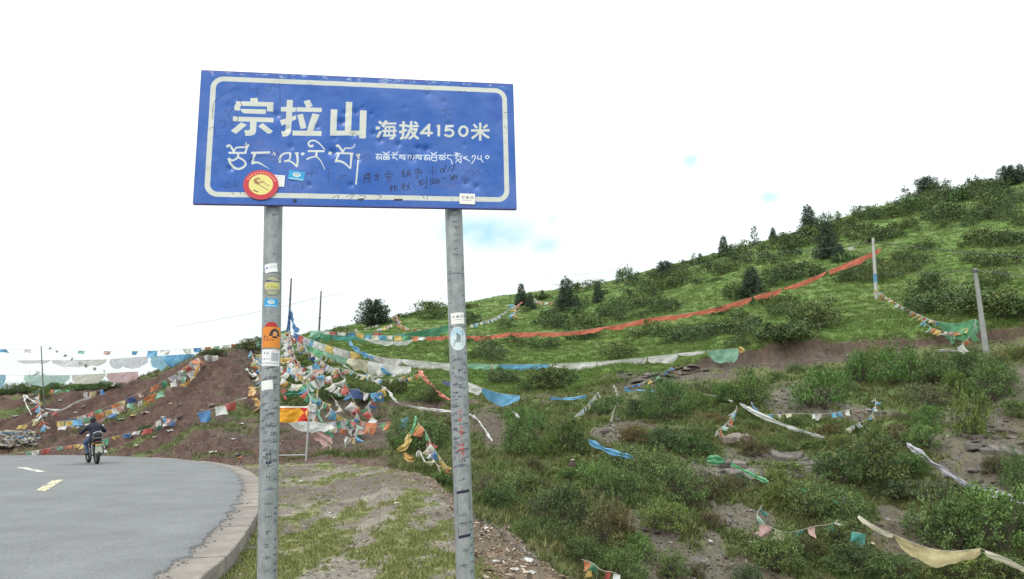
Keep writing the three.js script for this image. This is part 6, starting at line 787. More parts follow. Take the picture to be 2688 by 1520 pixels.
const marks = [[zD(1009, 972), 'round the pale concrete pole on the meadow', 9], [zD(1730, 1270), 'uphill of the grey concrete pole', 13], [D(2083, 648), 'round the spruce behind the white flags', 12], [D(1893, 745), 'round the lone spruce above the red banner', 11], [D(1425, 784), 'round the tall spruce behind the red banner', 12], [D(940, 822), 'near the broad bushy conifer', 16]].map(([p, t, d]) => [hit(...p, 30), t, d]);
const hillPlace = (p) => { for (const [q, t, d] of marks) if (q && q.distanceTo(p) < d) return t; const l = landAt(p.x, p.z); return l.t > 8.3 ? 'high up near the skyline of the hill' : l.t > 7.2 ? 'on the upper meadow of the hill' : 'on the meadow above the dirt track'; };
for (const [cx, cy, rx, ry, n] of hillPatches) for (let i = 0; i < n; i++) {
  let p = null; for (let k = 0; k < 6 && !p; k++) { const a = RS() * 6.283, q = Math.sqrt((i + RS()) / n); p = hit(...D(cx + Math.cos(a) * rx * q, cy + Math.sin(a) * ry * q), 30); if (p && placed.some(([x, z, w]) => Math.hypot(p.x - x, p.z - z) < w * 0.35)) p = k < 5 ? null : p; }
  if (!p) continue; const w = (1.1 + 1.45 * RS()) * (p.length() > 85 ? 1.45 : 1), h = w * (0.36 + 0.24 * RS()); if (hides(p, w, h)) continue; const b = besideOf(p, 6); shrub(RS() < 0.75 ? 'far' : 'fard', p, w, h, b ? 'beside the ' + b : hillPlace(p), 'shrubs on the upper hillside');
}
// small low growth between them
{ const R = rngOf(515); for (let i = 0, n = 0; i < 1500 && n < 120; i++) { const [x, z, r] = polarPick(R), l = landAt(x, z); if (l.t < 2.1 || l.t > 4.3) continue; const { g } = coverAt(x, z, l); if (R() > g || placed.some(([a, b, w]) => Math.hypot(a - x, b - z) < 0.4 + w * 0.45)) continue; const p = V(x, l.y, z), w = 0.55 + 1.1 * R() * R(), h = w * (0.36 + 0.3 * R()); if (hides(p, w, h)) continue; const b = besideOf(p, 2.5); shrub(['brown', 'round', 'round', 'juniper', 'sparse'][Math.floor(R() * 5)], p, w, h, b ? 'beside the ' + b : LOWER, 'shrubs on the near slope'); n++; } }
// brush standing along the skyline
for (const [x, y, w] of [[1010, 795, 2], [1040, 790, 2.2], [1066, 786, 2.2], [1090, 783, 1.6], [1165, 770, 2.4], [1185, 767, 2.0], [1350, 748, 2.4], [1375, 744, 2], [1600, 700, 3], [1640, 690, 3], [1700, 672, 3], [1730, 664, 3], [1770, 656, 3.2], [1800, 646, 3], [1850, 634, 3], [1930, 612, 3], [1960, 604, 3], [1990, 596, 3.2], [2020, 590, 3.2], [2060, 576, 3.4], [2090, 570, 3], [2130, 560, 3], [2170, 548, 3.2], [2210, 540, 3.6], [2250, 528, 3.6], [2300, 514, 3.4], [2360, 502, 3.6], [2410, 494, 3.6], [2450, 486, 3.6], [2490, 474, 3.8], [2520, 464, 4], [2550, 454, 4], [2575, 446, 4]]) { const p = hit(...D(x, y + 6), 40); if (p) shrub('fard', p, w * 0.72, w * 0.26, 'along the skyline of the green hill', 'brush along the skyline'); }
for (const [x, y, w, h] of [[30, 990, 1.5, 0.5], [60, 988, 1.3, 0.6], [95, 985, 1.8, 0.9], [130, 984, 1.5, 0.8], [165, 982, 1.3, 0.5], [200, 982, 1.4, 0.55], [228, 980, 1.2, 0.5], [255, 980, 1.4, 0.5], [100, 1000, 1.4, 0.7], [275, 978, 1.2, 0.45], [8, 992, 1.2, 0.4]]) { const p = hit(...D(x, y), 30) ?? atR(...D(x, y), 50); p.y = groundY(p.x, p.z); shrub('juniper', p, w, h, 'on the crest of the low bank beyond the road', 'shrubs on the bank beyond the road'); }
for (const [x, y, w, h] of [[625, 880, 1.8, 0.9], [648, 876, 1.5, 0.8], [520, 895, 1.0, 0.4], [548, 892, 0.9, 0.35], [370, 1085, 0.8, 0.35]]) { const p = hit(...D(x, y), 30); if (p) shrub('dark', p, w, h, 'on the brown earth mound', 'shrubs on the earth mound'); }
for (const [x, y, w, h, k] of [[1060, 1130, 2.0, 1.1, 'juniper'], [1010, 1120, 1.4, 0.9, 'juniper'], [1120, 1090, 1.2, 0.6, 'brown'], [1105, 1240, 1.3, 0.7, 'juniper'], [1150, 1240, 1.2, 0.6, 'dark'], [1080, 1010, 1.6, 0.7, 'dark'], [920, 1010, 1.8, 0.8, 'dark'], [850, 1000, 1.6, 0.8, 'dark'], [990, 985, 1.5, 0.7, 'dark']]) { const p = hit(...D(x, y), 24); if (p) shrub(k, p, w, h, 'among the prayer flags beside the gravel shoulder', 'shrubs among the prayer flags'); }

// conifers: tiers of drooping boughs round a trunk, one metre high
function makeConifer(seed, { wide = 0.34, tiers = 13, gap = 0, blunt = false }) {
  const R = rngOf(seed), g = new THREE.Group(), sp = [], wood = [rod(V(0, -0.04, 0), V(0.01, 0.97, 0), 0.02, 0.004, 7)];
  for (let i = 0; i < tiers; i++) {
    const t = i / tiers, y = 0.06 + 0.9 * t, r0 = wide * (blunt ? Math.sqrt(1 - t * t) * 0.95 : (1 - t) * 0.95 + 0.05), n = Math.round((5 + 5 * (1 - t)) * (gap ? 0.6 : 1));
    for (let k = 0; k < n; k++) {
      if (R() < gap) continue; const a = k / n * 6.283 + i * 1.7 + R() * 0.7, r = r0 * (0.6 + 0.55 * R()), d = V(Math.cos(a), 0.16 - 0.25 * (1 - t) + (blunt ? 0.4 : 0), Math.sin(a)).normalize(), b = V(0, y, 0); wood.push(rod(b, b.clone().addScaledVector(d, r), 0.005, 0.002, 3));
      const m = Math.max(2, Math.round(r / 0.045)); for (let q = 1; q <= m; q++) { const p = b.clone().addScaledVector(d, r * q / m).add(V((R() - 0.5) * 0.03, (R() - 0.5) * 0.02, (R() - 0.5) * 0.03)); sp.push({ p, dir: d.clone().add(V((R() - 0.5) * 1.1, 0.3 * R(), (R() - 0.5) * 1.1)).normalize(), n: 13, spread: 0.026, len: 0.075 }); }
    }
  }
  sp.push({ p: V(0.01, 0.93, 0), dir: V(0, 1, 0), n: 14, spread: 0.012, len: 0.1 });
  part('trunk', mg(wood), barkMat, g); part('crown', leaves(sp, 0.056, PAL.spruce, R, 2.8), leafMat, g); return g;
}
const conif = { full: [201, 202, 203].map((s) => makeConifer(s, { wide: 0.36 })), thin: [204, 205].map((s) => makeConifer(s, { wide: 0.26, tiers: 10, gap: 0.42 })), bush: [206, 207].map((s) => makeConifer(s, { wide: 0.52, tiers: 11, blunt: true })) };
const CT = { full: 'dark conical spruce', thin: 'scrawny half bare spruce', bush: 'broad bushy dark conifer' };
for (const [x, y, h, k, sw, w] of [[940, 822, 64, 'bush', 1.15, 'by itself on the ridge behind the prayer flags'], [1312, 768, 54, 'full', 0.9, 'with flags tied to it on the ridge'], [1334, 778, 40, 'full', 1, 'with flags tied to it on the ridge'], [1425, 784, 84, 'full', 0.95, 'on the slope behind the red banner'], [1505, 764, 54, 'full', 0.8, 'on the slope behind the red banner'], [1450, 770, 28, 'full', 1, 'on the slope behind the red banner'], [1558, 712, 34, 'thin', 1.2, 'on the hill skyline'], [1674, 706, 46, 'bush', 1, 'on the hill skyline'], [1822, 646, 46, 'full', 0.9, 'on the hill skyline'], [1840, 644, 28, 'thin', 1, 'on the hill skyline'], [1899, 618, 46, 'thin', 0.9, 'on the hill skyline'], [1893, 745, 70, 'full', 1.15, 'on the green slope above the red banner'], [2037, 594, 66, 'full', 1, 'on the hill skyline'], [2083, 648, 88, 'full', 0.9, 'behind the short string of white flags'], [2112, 660, 44, 'full', 1.2, 'behind the short string of white flags'], [2281, 518, 40, 'thin', 1.3, 'on the hill skyline'], [2334, 502, 44, 'bush', 1, 'on the hill skyline'], [2381, 494, 36, 'thin', 1, 'on the hill skyline'], [2448, 490, 30, 'thin', 1, 'on the hill skyline'], [2540, 468, 38, 'bush', 1, 'on the hill skyline'], [2570, 456, 34, 'full', 1, 'on the hill skyline'], [2000, 612, 24, 'full', 1, 'on the hill skyline'], [1746, 668, 30, 'thin', 1, 'on the hill skyline'], [1762, 664, 24, 'full', 1, 'on the hill skyline'], [1718, 678, 24, 'thin', 1, 'on the hill skyline'], [2110, 572, 24, 'full', 1, 'on the hill skyline'], [1945, 600, 24, 'full', 1, 'on the hill skyline'], [1364, 752, 20, 'full', 1, 'on the hill skyline'], [1600, 705, 18, 'thin', 1, 'on the hill skyline'], [2460, 486, 36, 'thin', 1, 'on the hill skyline']]) {
  const p = hit(...D(x, y), 40) ?? hit(...D(x, y + 8), 40); if (!p) continue; const hm = h / pxPerM(p) * W / 2575, L = conif[k], o = L[Math.floor(RS() * L.length)].clone(); o.name = numbered('conifer_tree'); const up = p.length() > 90 ? 1.15 : 1.05, s = hm * (k === 'bush' ? 1.25 : 1.1) * sw * (up > 1.1 ? 1.08 : 1); o.scale.set(s, hm * up, s); o.rotation.y = RS() * 6.28; o.position.copy(p); tag(o, CT[k] + ' ' + w, 'tree', 'conifers on the hill'); put(o);
}
{ const R = rngOf(5), g = new THREE.Group(); g.name = 'tree_stump'; const p = hit(...zE(705, 805), 11); g.position.copy(p); // weathered stump
  const pts = []; for (let i = 0; i <= 8; i++) pts.push(new THREE.Vector2(0.24 - 0.021 * i + 0.03 * R(), i * 0.08)); const q = new THREE.LatheGeometry(pts, 14).scale(0.75, 0.62, 0.75), a = q.attributes.position; for (let i = 0; i < a.count; i++) { const s = 1 + 0.45 * n3(a.getX(i) * 6, a.getY(i) * 3, a.getZ(i) * 6); a.setX(i, a.getX(i) * s + a.getY(i) * 0.12); a.setZ(i, a.getZ(i) * s); } q.computeVertexNormals();
  part('trunk', q, std({ color: lin(0.07, 0.045, 0.035) }), g); const c = new THREE.SphereGeometry(0.11, 10, 6); c.scale(1, 0.5, 1); c.scale(0.6, 0.6, 0.6); c.translate(0.05, 0.4, 0); part('broken_top', c, std({ color: lin(0.34, 0.3, 0.25) }), g); tag(g, 'short brown stump with pale broken top between the shrubs', 'stump'); put(g); }

// ---------------------------------------------------------------- grass, chips and stones
function tuftGeo(seed, n, h, w) { const R = rngOf(seed), pos = [], idx = [], col = []; for (let i = 0; i < n; i++) { const a = R() * 6.283, d = R() * w, b = pos.length / 3, x = Math.cos(a) * d, z = Math.sin(a) * d, l = h * (0.5 + 0.7 * R()), lx = (R() - 0.5) * h * 1.3, lz = (R() - 0.5) * h * 1.3, t = 0.03 * h + 0.006, e = 0.75 + 0.5 * R(); pos.push(x - t * Math.sin(a), -0.01, z + t * Math.cos(a), x + t * Math.sin(a), -0.01, z - t * Math.cos(a), x + lx, l, z + lz); for (let k = 0; k < 3; k++) col.push(e, e, e); idx.push(b, b + 1, b + 2); } return geoOf(pos, idx, { color: col }); }
const grassMat = std({ vertexColors: true, roughness: 0.9, side: THREE.DoubleSide });
function scatter(name, label, category, geo, mat, N, seed, pick) {
  const R = rngOf(seed), M = [], C = [], m = new THREE.Matrix4(), q = new THREE.Quaternion(), e = new THREE.Euler();
  for (let i = 0; i < N; i++) { const s = pick(R); if (!s) continue; e.set((R() - 0.5) * s.tilt, R() * 6.283, (R() - 0.5) * s.tilt); q.setFromEuler(e); m.compose(s.p, q, s.s); M.push(m.clone()); C.push(new THREE.Color().setRGB(...s.c)); }
  const o = new THREE.InstancedMesh(geo, mat, M.length); M.forEach((x, i) => { o.setMatrixAt(i, x); o.setColorAt(i, C[i]); }); o.name = name; tag(o, label, category, null, 'stuff'); return put(o);
}
const polar = (R, a0, a1, r0, r1) => { const a = lerp(a0, a1, R()), r = r0 * Math.pow(r1 / r0, R()); return [Math.sin(a) * r, -Math.cos(a) * r, r]; };
scatter('shoulder_turf', 'short yellowish grass growing in patches on the gravel shoulder', 'grass', tuftGeo(1, 18, 0.036, 0.09), grassMat, 60000, 301, (R) => { const [x, z, r] = polar(R, -0.4, 0.5, 6.5, 30), l = landAt(x, z); if (l.t > 1.02 || edgeDist(x, z) < 0.46) return null; const { g } = coverAt(x, z, l); const edgeG = edgeDist(x, z) < 0.85 && r < 14 ? 0.75 : 0; if (R() > Math.max(g * 0.8, edgeG)) return null; const s = 0.6 + 0.8 * R(), t = R(); return { p: V(x, l.y, z), s: V(s, s * (0.6 + 0.6 * R()), s), tilt: 0.5, c: mix3([0.135, 0.168, 0.044], [0.215, 0.218, 0.078], t) }; });
scatter('slope_grass', 'rough tussocky grass on the slope between the shrubs', 'grass', tuftGeo(2, 14, 0.2, 0.16), grassMat, 150000, 302, (R) => { const [x, z, r] = polar(R, -0.3, 0.66, 12, 46), l = landAt(x, z); if (l.t < 1.9 || l.t > 6.05) return null; const { g } = coverAt(x, z, l); if (R() > g * 0.85) return null; const s = 0.45 + 0.8 * R(), t = clamp(0.5 + 0.6 * fbm(x * 0.4, z * 0.4, 2) + (R() - 0.5) * 0.5); return { p: V(x, l.y, z), s: V(s, s * (0.5 + 0.6 * R()), s), tilt: 0.5, c: mix3([0.098, 0.148, 0.040], [0.165, 0.165, 0.064], t) }; });
scatter('meadow_grass', 'short green grass of the hillside meadow', 'grass', tuftGeo(3, 14, 0.17, 0.2), grassMat, 110000, 303, (R) => { const [x, z, r] = polar(R, -0.28, 0.66, 38, 128), l = landAt(x, z); if (l.t < 6.0 || l.t > 9.1) return null; const s = 0.6 + 0.9 * R(), t = clamp(0.45 + 0.55 * fbm(x * 0.2, z * 0.2, 3) + (R() - 0.5) * 0.5); return { p: V(x, l.y, z), s: V(s, s * (0.35 + 0.5 * R()), s), tilt: 0.4, c: mix3([0.096, 0.172, 0.032], [0.148, 0.194, 0.054], t) }; });
scatter('mound_grass', 'thin dry grass on the brown earth mound', 'grass', tuftGeo(4, 12, 0.14, 0.14), grassMat, 30000, 304, (R) => { const [x, z, r] = polar(R, -0.62, -0.16, 30, 52), l = landAt(x, z); if (l.t < 1.15 || l.t > 9.2) return null; const { g } = coverAt(x, z, l); if (R() > g * 0.9) return null; const s = 0.5 + 0.8 * R(); return { p: V(x, l.y, z), s: V(s, s * (0.4 + 0.5 * R()), s), tilt: 0.5, c: mix3([0.10, 0.115, 0.04], [0.16, 0.14, 0.07], R()) }; });
const pebble = (seed, flat) => { const g = new THREE.IcosahedronGeometry(1, 1), a = g.attributes.position; for (let i = 0; i < a.count; i++) { const x = a.getX(i), y = a.getY(i), z = a.getZ(i), s = 1 + 0.35 * n3(x * 1.3 + seed, y * 1.3, z * 1.3); a.setXYZ(i, x * s, y * s * flat, z * s * 0.75); } g.computeVertexNormals(); return g; };
const stoneMat = std({ color: 0xffffff, roughness: 0.95, flatShading: true });
scatter('shoulder_gravel', 'loose pale gravel scattered over the shoulder', 'gravel', pebble(1, 0.5), stoneMat, 42000, 305, (R) => { const [x, z, r] = polar(R, -0.4, 0.45, 6.5, 30), l = landAt(x, z), e = edgeDist(x, z); if (l.t > 1.0 || e < 0.46) return null; const { g } = coverAt(x, z, l); if (R() < g * 0.9) return null; const s = 0.007 + 0.02 * R() * R(); return { p: V(x, l.y, z), s: V(s, s, s), tilt: 1, c: mix3([0.13, 0.10, 0.082], [0.37, 0.34, 0.30], R()) }; });
scatter('edge_gravel', 'grey crumbs of asphalt and grit along the road edge', 'gravel', pebble(2, 0.6), stoneMat, 9000, 306, (R) => { const i = Math.floor(lerp(140, 330, R())), p = edge[i], n = edgeN[i], o = -0.22 + 0.3 * R() * R() + 0.1 * fbm(p.x * 1.1, p.z * 1.1, 4), x = p.x + n.x * o + (R() - 0.5) * 0.1, z = p.z + n.z * o + (R() - 0.5) * 0.4; const e = edgeDist(x, z), rag = 0.11 * fbm(x * 1.1, z * 1.1, 4) - 0.05; if (e < rag || e > 0.45) return null; const s = 0.006 + 0.014 * R(); return { p: V(x, plane(x, z) + 0.016, z), s: V(s, s, s), tilt: 1, c: mix3([0.10, 0.10, 0.10], [0.26, 0.25, 0.24], R()) }; });
scatter('wood_chips', 'brown chips and rubble tipped over the edge of the shoulder', 'rubble', new THREE.BoxGeometry(2, 0.22, 0.7), stoneMat, 30000, 307, (R) => { const [x, z, r] = polar(R, -0.2, 0.42, 6, 30), l = landAt(x, z); if (l.t < 0.84 || l.t > 2.25 || (l.t < 0.985 && l.az < -0.16) || (l.t < 0.93 && R() < 0.5)) return null; const s = 0.014 + 0.04 * R() * R(); return { p: V(x, l.y + 0.004, z), s: V(s * (0.6 + R()), s, s), tilt: 0.9, c: R() < 0.14 ? [0.42, 0.36, 0.29] : mix3([0.095, 0.062, 0.045], [0.24, 0.165, 0.11], R()) }; });
scatter('scree', 'small flat slate chips on the bare patches of the slope', 'scree', pebble(3, 0.34), stoneMat, 42000, 308, (R) => { const [x, z, r] = polar(R, -0.12, 0.66, 14, 44), l = landAt(x, z); if (l.t < 1.8 || l.t > 6) return null; const { g } = coverAt(x, z, l); if (R() < 0.25 + g) return null; const s = 0.02 + 0.06 * R() * R(); return { p: V(x, l.y, z), s: V(s, s, s), tilt: 0.9, c: mix3([0.10, 0.085, 0.078], [0.29, 0.25, 0.225], R() * R()) }; });
scatter('mound_stones', 'small stones and clods on the brown earth mound', 'stones', pebble(4, 0.6), stoneMat, 16000, 309, (R) => { const [x, z, r] = polar(R, -0.62, -0.12, 29, 48), l = landAt(x, z); if (l.t < 1.05 || l.t > 8.9) return null; const s = 0.015 + 0.05 * R() * R() * R(); return { p: V(x, l.y, z), s: V(s, s, s), tilt: 1, c: R() < 0.2 ? [0.27, 0.23, 0.2] : mix3([0.06, 0.042, 0.035], [0.14, 0.1, 0.085], R()) }; });
// single slabs and rocks
const slabGeo = [0, 1, 2, 3].map((i) => { const R = rngOf(60 + i), s = new THREE.Shape(), n = 6 + i; for (let k = 0; k < n; k++) { const a = k / n * 6.283, d = 0.36 + 0.2 * R(); k ? s.lineTo(Math.cos(a) * d * 1.2, Math.sin(a) * d * 0.8) : s.moveTo(Math.cos(a) * d * 1.2, Math.sin(a) * d * 0.8); } s.closePath(); const g = new THREE.ExtrudeGeometry(s, { depth: 0.16, bevelEnabled: true, bevelSize: 0.03, bevelThickness: 0.03, bevelSegments: 1 }); g.rotateX(-Math.PI / 2); return g; });
const slabMat = [[0.20, 0.175, 0.16], [0.24, 0.205, 0.185], [0.15, 0.13, 0.12], [0.29, 0.24, 0.215]].map((c) => std({ color: lin(...c), map: grainTex.color, bumpMap: grainTex.bump, bumpScale: 0.01, roughness: 0.92 }));
const RK = rngOf(404);
function rock(p, s, label, group) { const m = part(numbered('rock'), slabGeo[Math.floor(RK() * 4)], slabMat[label.includes('pinkish') ? 3 : Math.floor(RK() * 3)]); m.position.copy(p); m.position.y -= s * 0.06; const low = label.startsWith('layered') ? 0.55 : 1; m.scale.set(s, s * low * (0.7 + 0.9 * RK()), s * (0.7 + 0.5 * RK())); m.rotation.set((RK() - 0.5) * 0.7 + 0.18, RK() * 6.28, (RK() - 0.5) * 0.5); tag(m, label, 'rock', group); return put(m); }
for (const [crop, cx, cy, rx, ry, n, s0, s1, where] of [[zF, 320, 770, 200, 90, 34, 0.3, 0.85, 'grey slate slab in the rock patch below the white ribbon'], [zF, 70, 610, 50, 30, 5, 0.7, 1.2, 'broad pinkish slab on the slope below the white ribbon'], [zF, 1640, 620, 220, 90, 24, 0.25, 0.7, 'grey rock in the scree above the pale net ribbon'], [zF, 1560, 840, 180, 60, 9, 0.2, 0.4, 'grey rock in the scree under the pale net ribbon'], [zF, 1480, 450, 200, 70, 16, 0.2, 0.5, 'grey stone in the scree below the upper thicket'], [zF, 380, 320, 60, 120, 8, 0.12, 0.3, 'small stone on the bare strip between two shrubs'], [zE, 1640, 800, 100, 70, 18, 0.3, 0.8, 'grey slate slab in the rock patch below the green cloth'], [zE, 1150, 210, 170, 30, 26, 0.35, 0.85, 'layered slate ledge under the long white banner'], [zE, 1420, 180, 130, 36, 16, 0.3, 0.7, 'layered slate ledge under the long white banner'], [zE, 1480, 1370, 70, 70, 6, 0.15, 0.3, 'stone on the bare soil between low shrubs'], [zE, 950, 540, 70, 100, 16, 0.18, 0.4, 'small slate on the bare strip beside the blue ribbon'], [zE, 1140, 1130, 110, 50, 6, 0.15, 0.35, 'stone among the shrubs of the lower slope'], [zF, 1700, 520, 130, 60, 8, 0.15, 0.35, 'grey stone in the scree below the upper thicket'], [zF, 900, 440, 110, 30, 8, 0.12, 0.26, 'pinkish stone beside the thin flag string'], [zF, 80, 1090, 70, 70, 6, 0.1, 0.24, 'stone on the bare soil between low shrubs'], [zA, 1900, 900, 500, 170, 14, 0.12, 0.3, 'stone on the brown earth mound'], [zA, 1000, 760, 350, 60, 5, 0.12, 0.26, 'stone on the brown earth mound'], [zA, 2250, 1180, 120, 40, 4, 0.12, 0.3, 'stone on the brown earth mound']])
  for (let i = 0; i < n; i++) { const a = RK() * 6.283, q = Math.sqrt(RK()), p = hit(...crop(cx + Math.cos(a) * rx * q, cy + Math.sin(a) * ry * q), 11); if (p) rock(p, lerp(s0, s1, Math.pow(RK(), 1.6)), where, where.replace(/^(grey|small|broad|layered|pinkish) /, 'rocks: ')); }

// ---------------------------------------------------------------- motorcycle and rider, leaning into the bend
{
  const at = onPlane(226 * W / 2575 + 18, 1171 * W / 2575), HEAD = Math.PI * 39 / 180, LEAN = 0.10; at.y = plane(at.x, at.z) + 0.05;
  const place = (g) => { g.position.copy(at); g.rotation.order = 'YXZ'; g.rotation.set(GRADE * 0.7, HEAD, LEAN); };
  const black = std({ color: lin(0.018, 0.018, 0.02), roughness: 0.55 }), rubber = std({ color: lin(0.022, 0.022, 0.023), roughness: 0.9 }), chrome = std({ color: lin(0.55, 0.56, 0.58), metalness: 0.9, roughness: 0.25 }), alloy = std({ color: lin(0.28, 0.28, 0.29), metalness: 0.7, roughness: 0.45 }), paint = new THREE.MeshPhysicalMaterial({ color: lin(0.05, 0.012, 0.014), roughness: 0.3, clearcoat: 0.8 }), redLens = new THREE.MeshPhysicalMaterial({ color: lin(0.36, 0.02, 0.02), roughness: 0.25, clearcoat: 1 }), amber = std({ color: lin(0.5, 0.16, 0.02), roughness: 0.3 });
  const g = new THREE.Group(); g.name = 'motorcycle'; place(g);
  const wheel = (z) => { const w = new THREE.Group(); w.name = 'wheel'; w.position.set(0, 0.31, z); const t = new THREE.TorusGeometry(0.255, 0.055, 12, 40); t.rotateY(Math.PI / 2); part('tyre', t, rubber, w); const r = new THREE.TorusGeometry(0.2, 0.016, 8, 36); r.rotateY(Math.PI / 2); part('rim', r, alloy, w); const sp = []; for (let i = 0; i < 18; i++) { const a = i / 18 * 6.283; sp.push(rod(V((i % 2 - 0.5) * 0.07, Math.cos(a) * 0.04, Math.sin(a) * 0.04), V(0, Math.cos(a + 0.25) * 0.2, Math.sin(a + 0.25) * 0.2), 0.003, 0.003, 4)); } sp.push(new THREE.CylinderGeometry(0.05, 0.05, 0.12, 14).rotateZ(Math.PI / 2)); part('spokes', mg(sp), alloy, w); g.add(w); };
  wheel(0); wheel(-1.28);
  const fender = (z, a0, a1, w) => { const P = [], I = [], N = 14, J = 4; for (let i = 0; i <= N; i++) for (let j = 0; j <= J; j++) { const a = lerp(a0, a1, i / N), u = j / J - 0.5, r = 0.345 - 0.03 * (2 * u) ** 2; P.push(u * w, 0.31 + Math.sin(a) * r, z + Math.cos(a) * r); } for (let i = 0; i < N; i++) for (let j = 0; j < J; j++) { const k = i * (J + 1) + j; I.push(k, k + 1, k + J + 1, k + 1, k + J + 2, k + J + 1); } return geoOf(P, I); };
  part('rear_mudguard', fender(0, -0.1, 2.0, 0.16), std({ color: lin(0.02, 0.02, 0.022), side: THREE.DoubleSide, roughness: 0.4 }), g); part('front_mudguard', fender(-1.28, 0.4, 2.7, 0.14), std({ color: lin(0.05, 0.012, 0.014), side: THREE.DoubleSide, roughness: 0.35 }), g);
  part('frame', mg([tubeOf([V(0, 0.92, -0.98), V(0, 0.78, -0.6), V(0, 0.72, -0.2), V(0, 0.74, 0.12)], 0.022, 20, 8), tubeOf([V(0, 0.9, -0.98), V(0, 0.5, -0.92), V(0, 0.32, -0.72), V(0, 0.32, -0.3)], 0.022, 20, 8), tubeOf([V(0.11, 0.31, 0), V(0.11, 0.36, -0.3), V(0.1, 0.68, -0.3)], 0.02, 14, 8), tubeOf([V(-0.11, 0.31, 0), V(-0.11, 0.36, -0.3), V(-0.1, 0.68, -0.3)], 0.02, 14, 8)]), black, g);
  for (const s of [-1, 1]) { part('shock_absorber', mg([rod(V(s * 0.13, 0.34, 0.0), V(s * 0.13, 0.68, -0.08), 0.016, 0.016, 8), ...Array.from({ length: 7 }, (_, i) => new THREE.TorusGeometry(0.028, 0.006, 5, 12).rotateX(Math.PI / 2).translate(s * 0.13, 0.4 + i * 0.035, -0.015 - i * 0.008))]), chrome, g); part('fork_leg', rod(V(s * 0.09, 0.31, -1.28), V(s * 0.09, 0.95, -1.0), 0.024, 0.02, 10), alloy, g); }
  const tank = new THREE.SphereGeometry(0.5, 20, 14); tank.scale(0.3, 0.26, 0.52); tank.translate(0, 0.83, -0.74); part('fuel_tank', tank, paint, g);
  const seat = new RoundedBoxGeometry(0.27, 0.1, 0.72, 3, 0.045); seat.translate(0, 0.79, -0.2); part('seat', seat, black, g);
  part('engine', mg([new RoundedBoxGeometry(0.3, 0.26, 0.36, 2, 0.04).translate(0, 0.4, -0.58), new THREE.CylinderGeometry(0.075, 0.085, 0.26, 12).rotateX(-0.35).translate(0, 0.58, -0.68), ...Array.from({ length: 6 }, (_, i) => new THREE.CylinderGeometry(0.1, 0.1, 0.012, 14).rotateX(-0.35).translate(0, 0.5 + i * 0.034, -0.65 - i * 0.012)), new THREE.CylinderGeometry(0.1, 0.1, 0.36, 16).rotateZ(Math.PI / 2).translate(0, 0.38, -0.52)]), alloy, g);
  part('exhaust', mg([tubeOf([V(0.06, 0.5, -0.8), V(0.15, 0.34, -0.78), V(0.17, 0.28, -0.5), V(0.18, 0.32, -0.1)], 0.022, 20, 8), rod(V(0.18, 0.31, -0.2), V(0.2, 0.42, 0.34), 0.045, 0.05, 14)]), chrome, g);
  part('handlebar', mg([tubeOf([V(-0.37, 1.06, -0.84), V(-0.2, 1.07, -0.92), V(0, 1.0, -0.98), V(0.2, 1.07, -0.92), V(0.37, 1.06, -0.84)], 0.013, 24, 8), rod(V(-0.38, 1.06, -0.835), V(-0.27, 1.065, -0.885), 0.019, 0.019, 10), rod(V(0.38, 1.06, -0.835), V(0.27, 1.065, -0.885), 0.019, 0.019, 10)]), black, g);
  for (const s of [-1, 1]) { const m = new THREE.Group(); m.name = 'mirror'; part('mirror_stem', tubeOf([V(s * 0.25, 1.07, -0.9), V(s * 0.32, 1.2, -0.92), V(s * 0.38, 1.25, -0.9)], 0.007, 10, 6), black, m); part('mirror_glass', new THREE.SphereGeometry(0.055, 12, 8).scale(1, 0.75, 0.2).translate(s * 0.4, 1.27, -0.89), chrome, m); g.add(m); part('turn_signal', mg([rod(V(s * 0.05, 0.72, 0.2), V(s * 0.15, 0.71, 0.22), 0.01, 0.01, 6), new THREE.SphereGeometry(0.032, 10, 8).translate(s * 0.16, 0.71, 0.22)]), amber, g); part('footrest', rod(V(s * 0.12, 0.33, -0.5), V(s * 0.27, 0.34, -0.48), 0.014, 0.014, 8), rubber, g); }
  part('headlamp', mg([new THREE.SphereGeometry(0.1, 16, 12).scale(1, 1, 0.8).translate(0, 0.93, -1.12)]), chrome, g);
  part('tail_light', new RoundedBoxGeometry(0.17, 0.06, 0.06, 2, 0.02).translate(0, 0.76, 0.24), redLens, g);
  const plate = new THREE.Group(); plate.name = 'rear_plate'; part('plate_strip', new RoundedBoxGeometry(0.2, 0.05, 0.012, 1, 0.005).translate(0, 0.665, 0.31), std({ color: lin(0.55, 0.45, 0.14) }), plate); { const s = new THREE.Shape(); s.moveTo(-0.085, 0.64); s.lineTo(0.085, 0.64); s.lineTo(0.125, 0.42); s.lineTo(0.1, 0.38); s.lineTo(-0.1, 0.38); s.lineTo(-0.125, 0.42); s.closePath(); part('mud_flap', new THREE.ExtrudeGeometry(s, { depth: 0.008, bevelEnabled: false }).rotateX(-0.14).translate(0, 0.01, 0.37), std({ color: lin(0.40, 0.41, 0.34), roughness: 0.6 }), plate); } g.add(plate);
  part('tail_cowl', new RoundedBoxGeometry(0.2, 0.1, 0.3, 3, 0.04).translate(0, 0.735, 0.14), black, g);
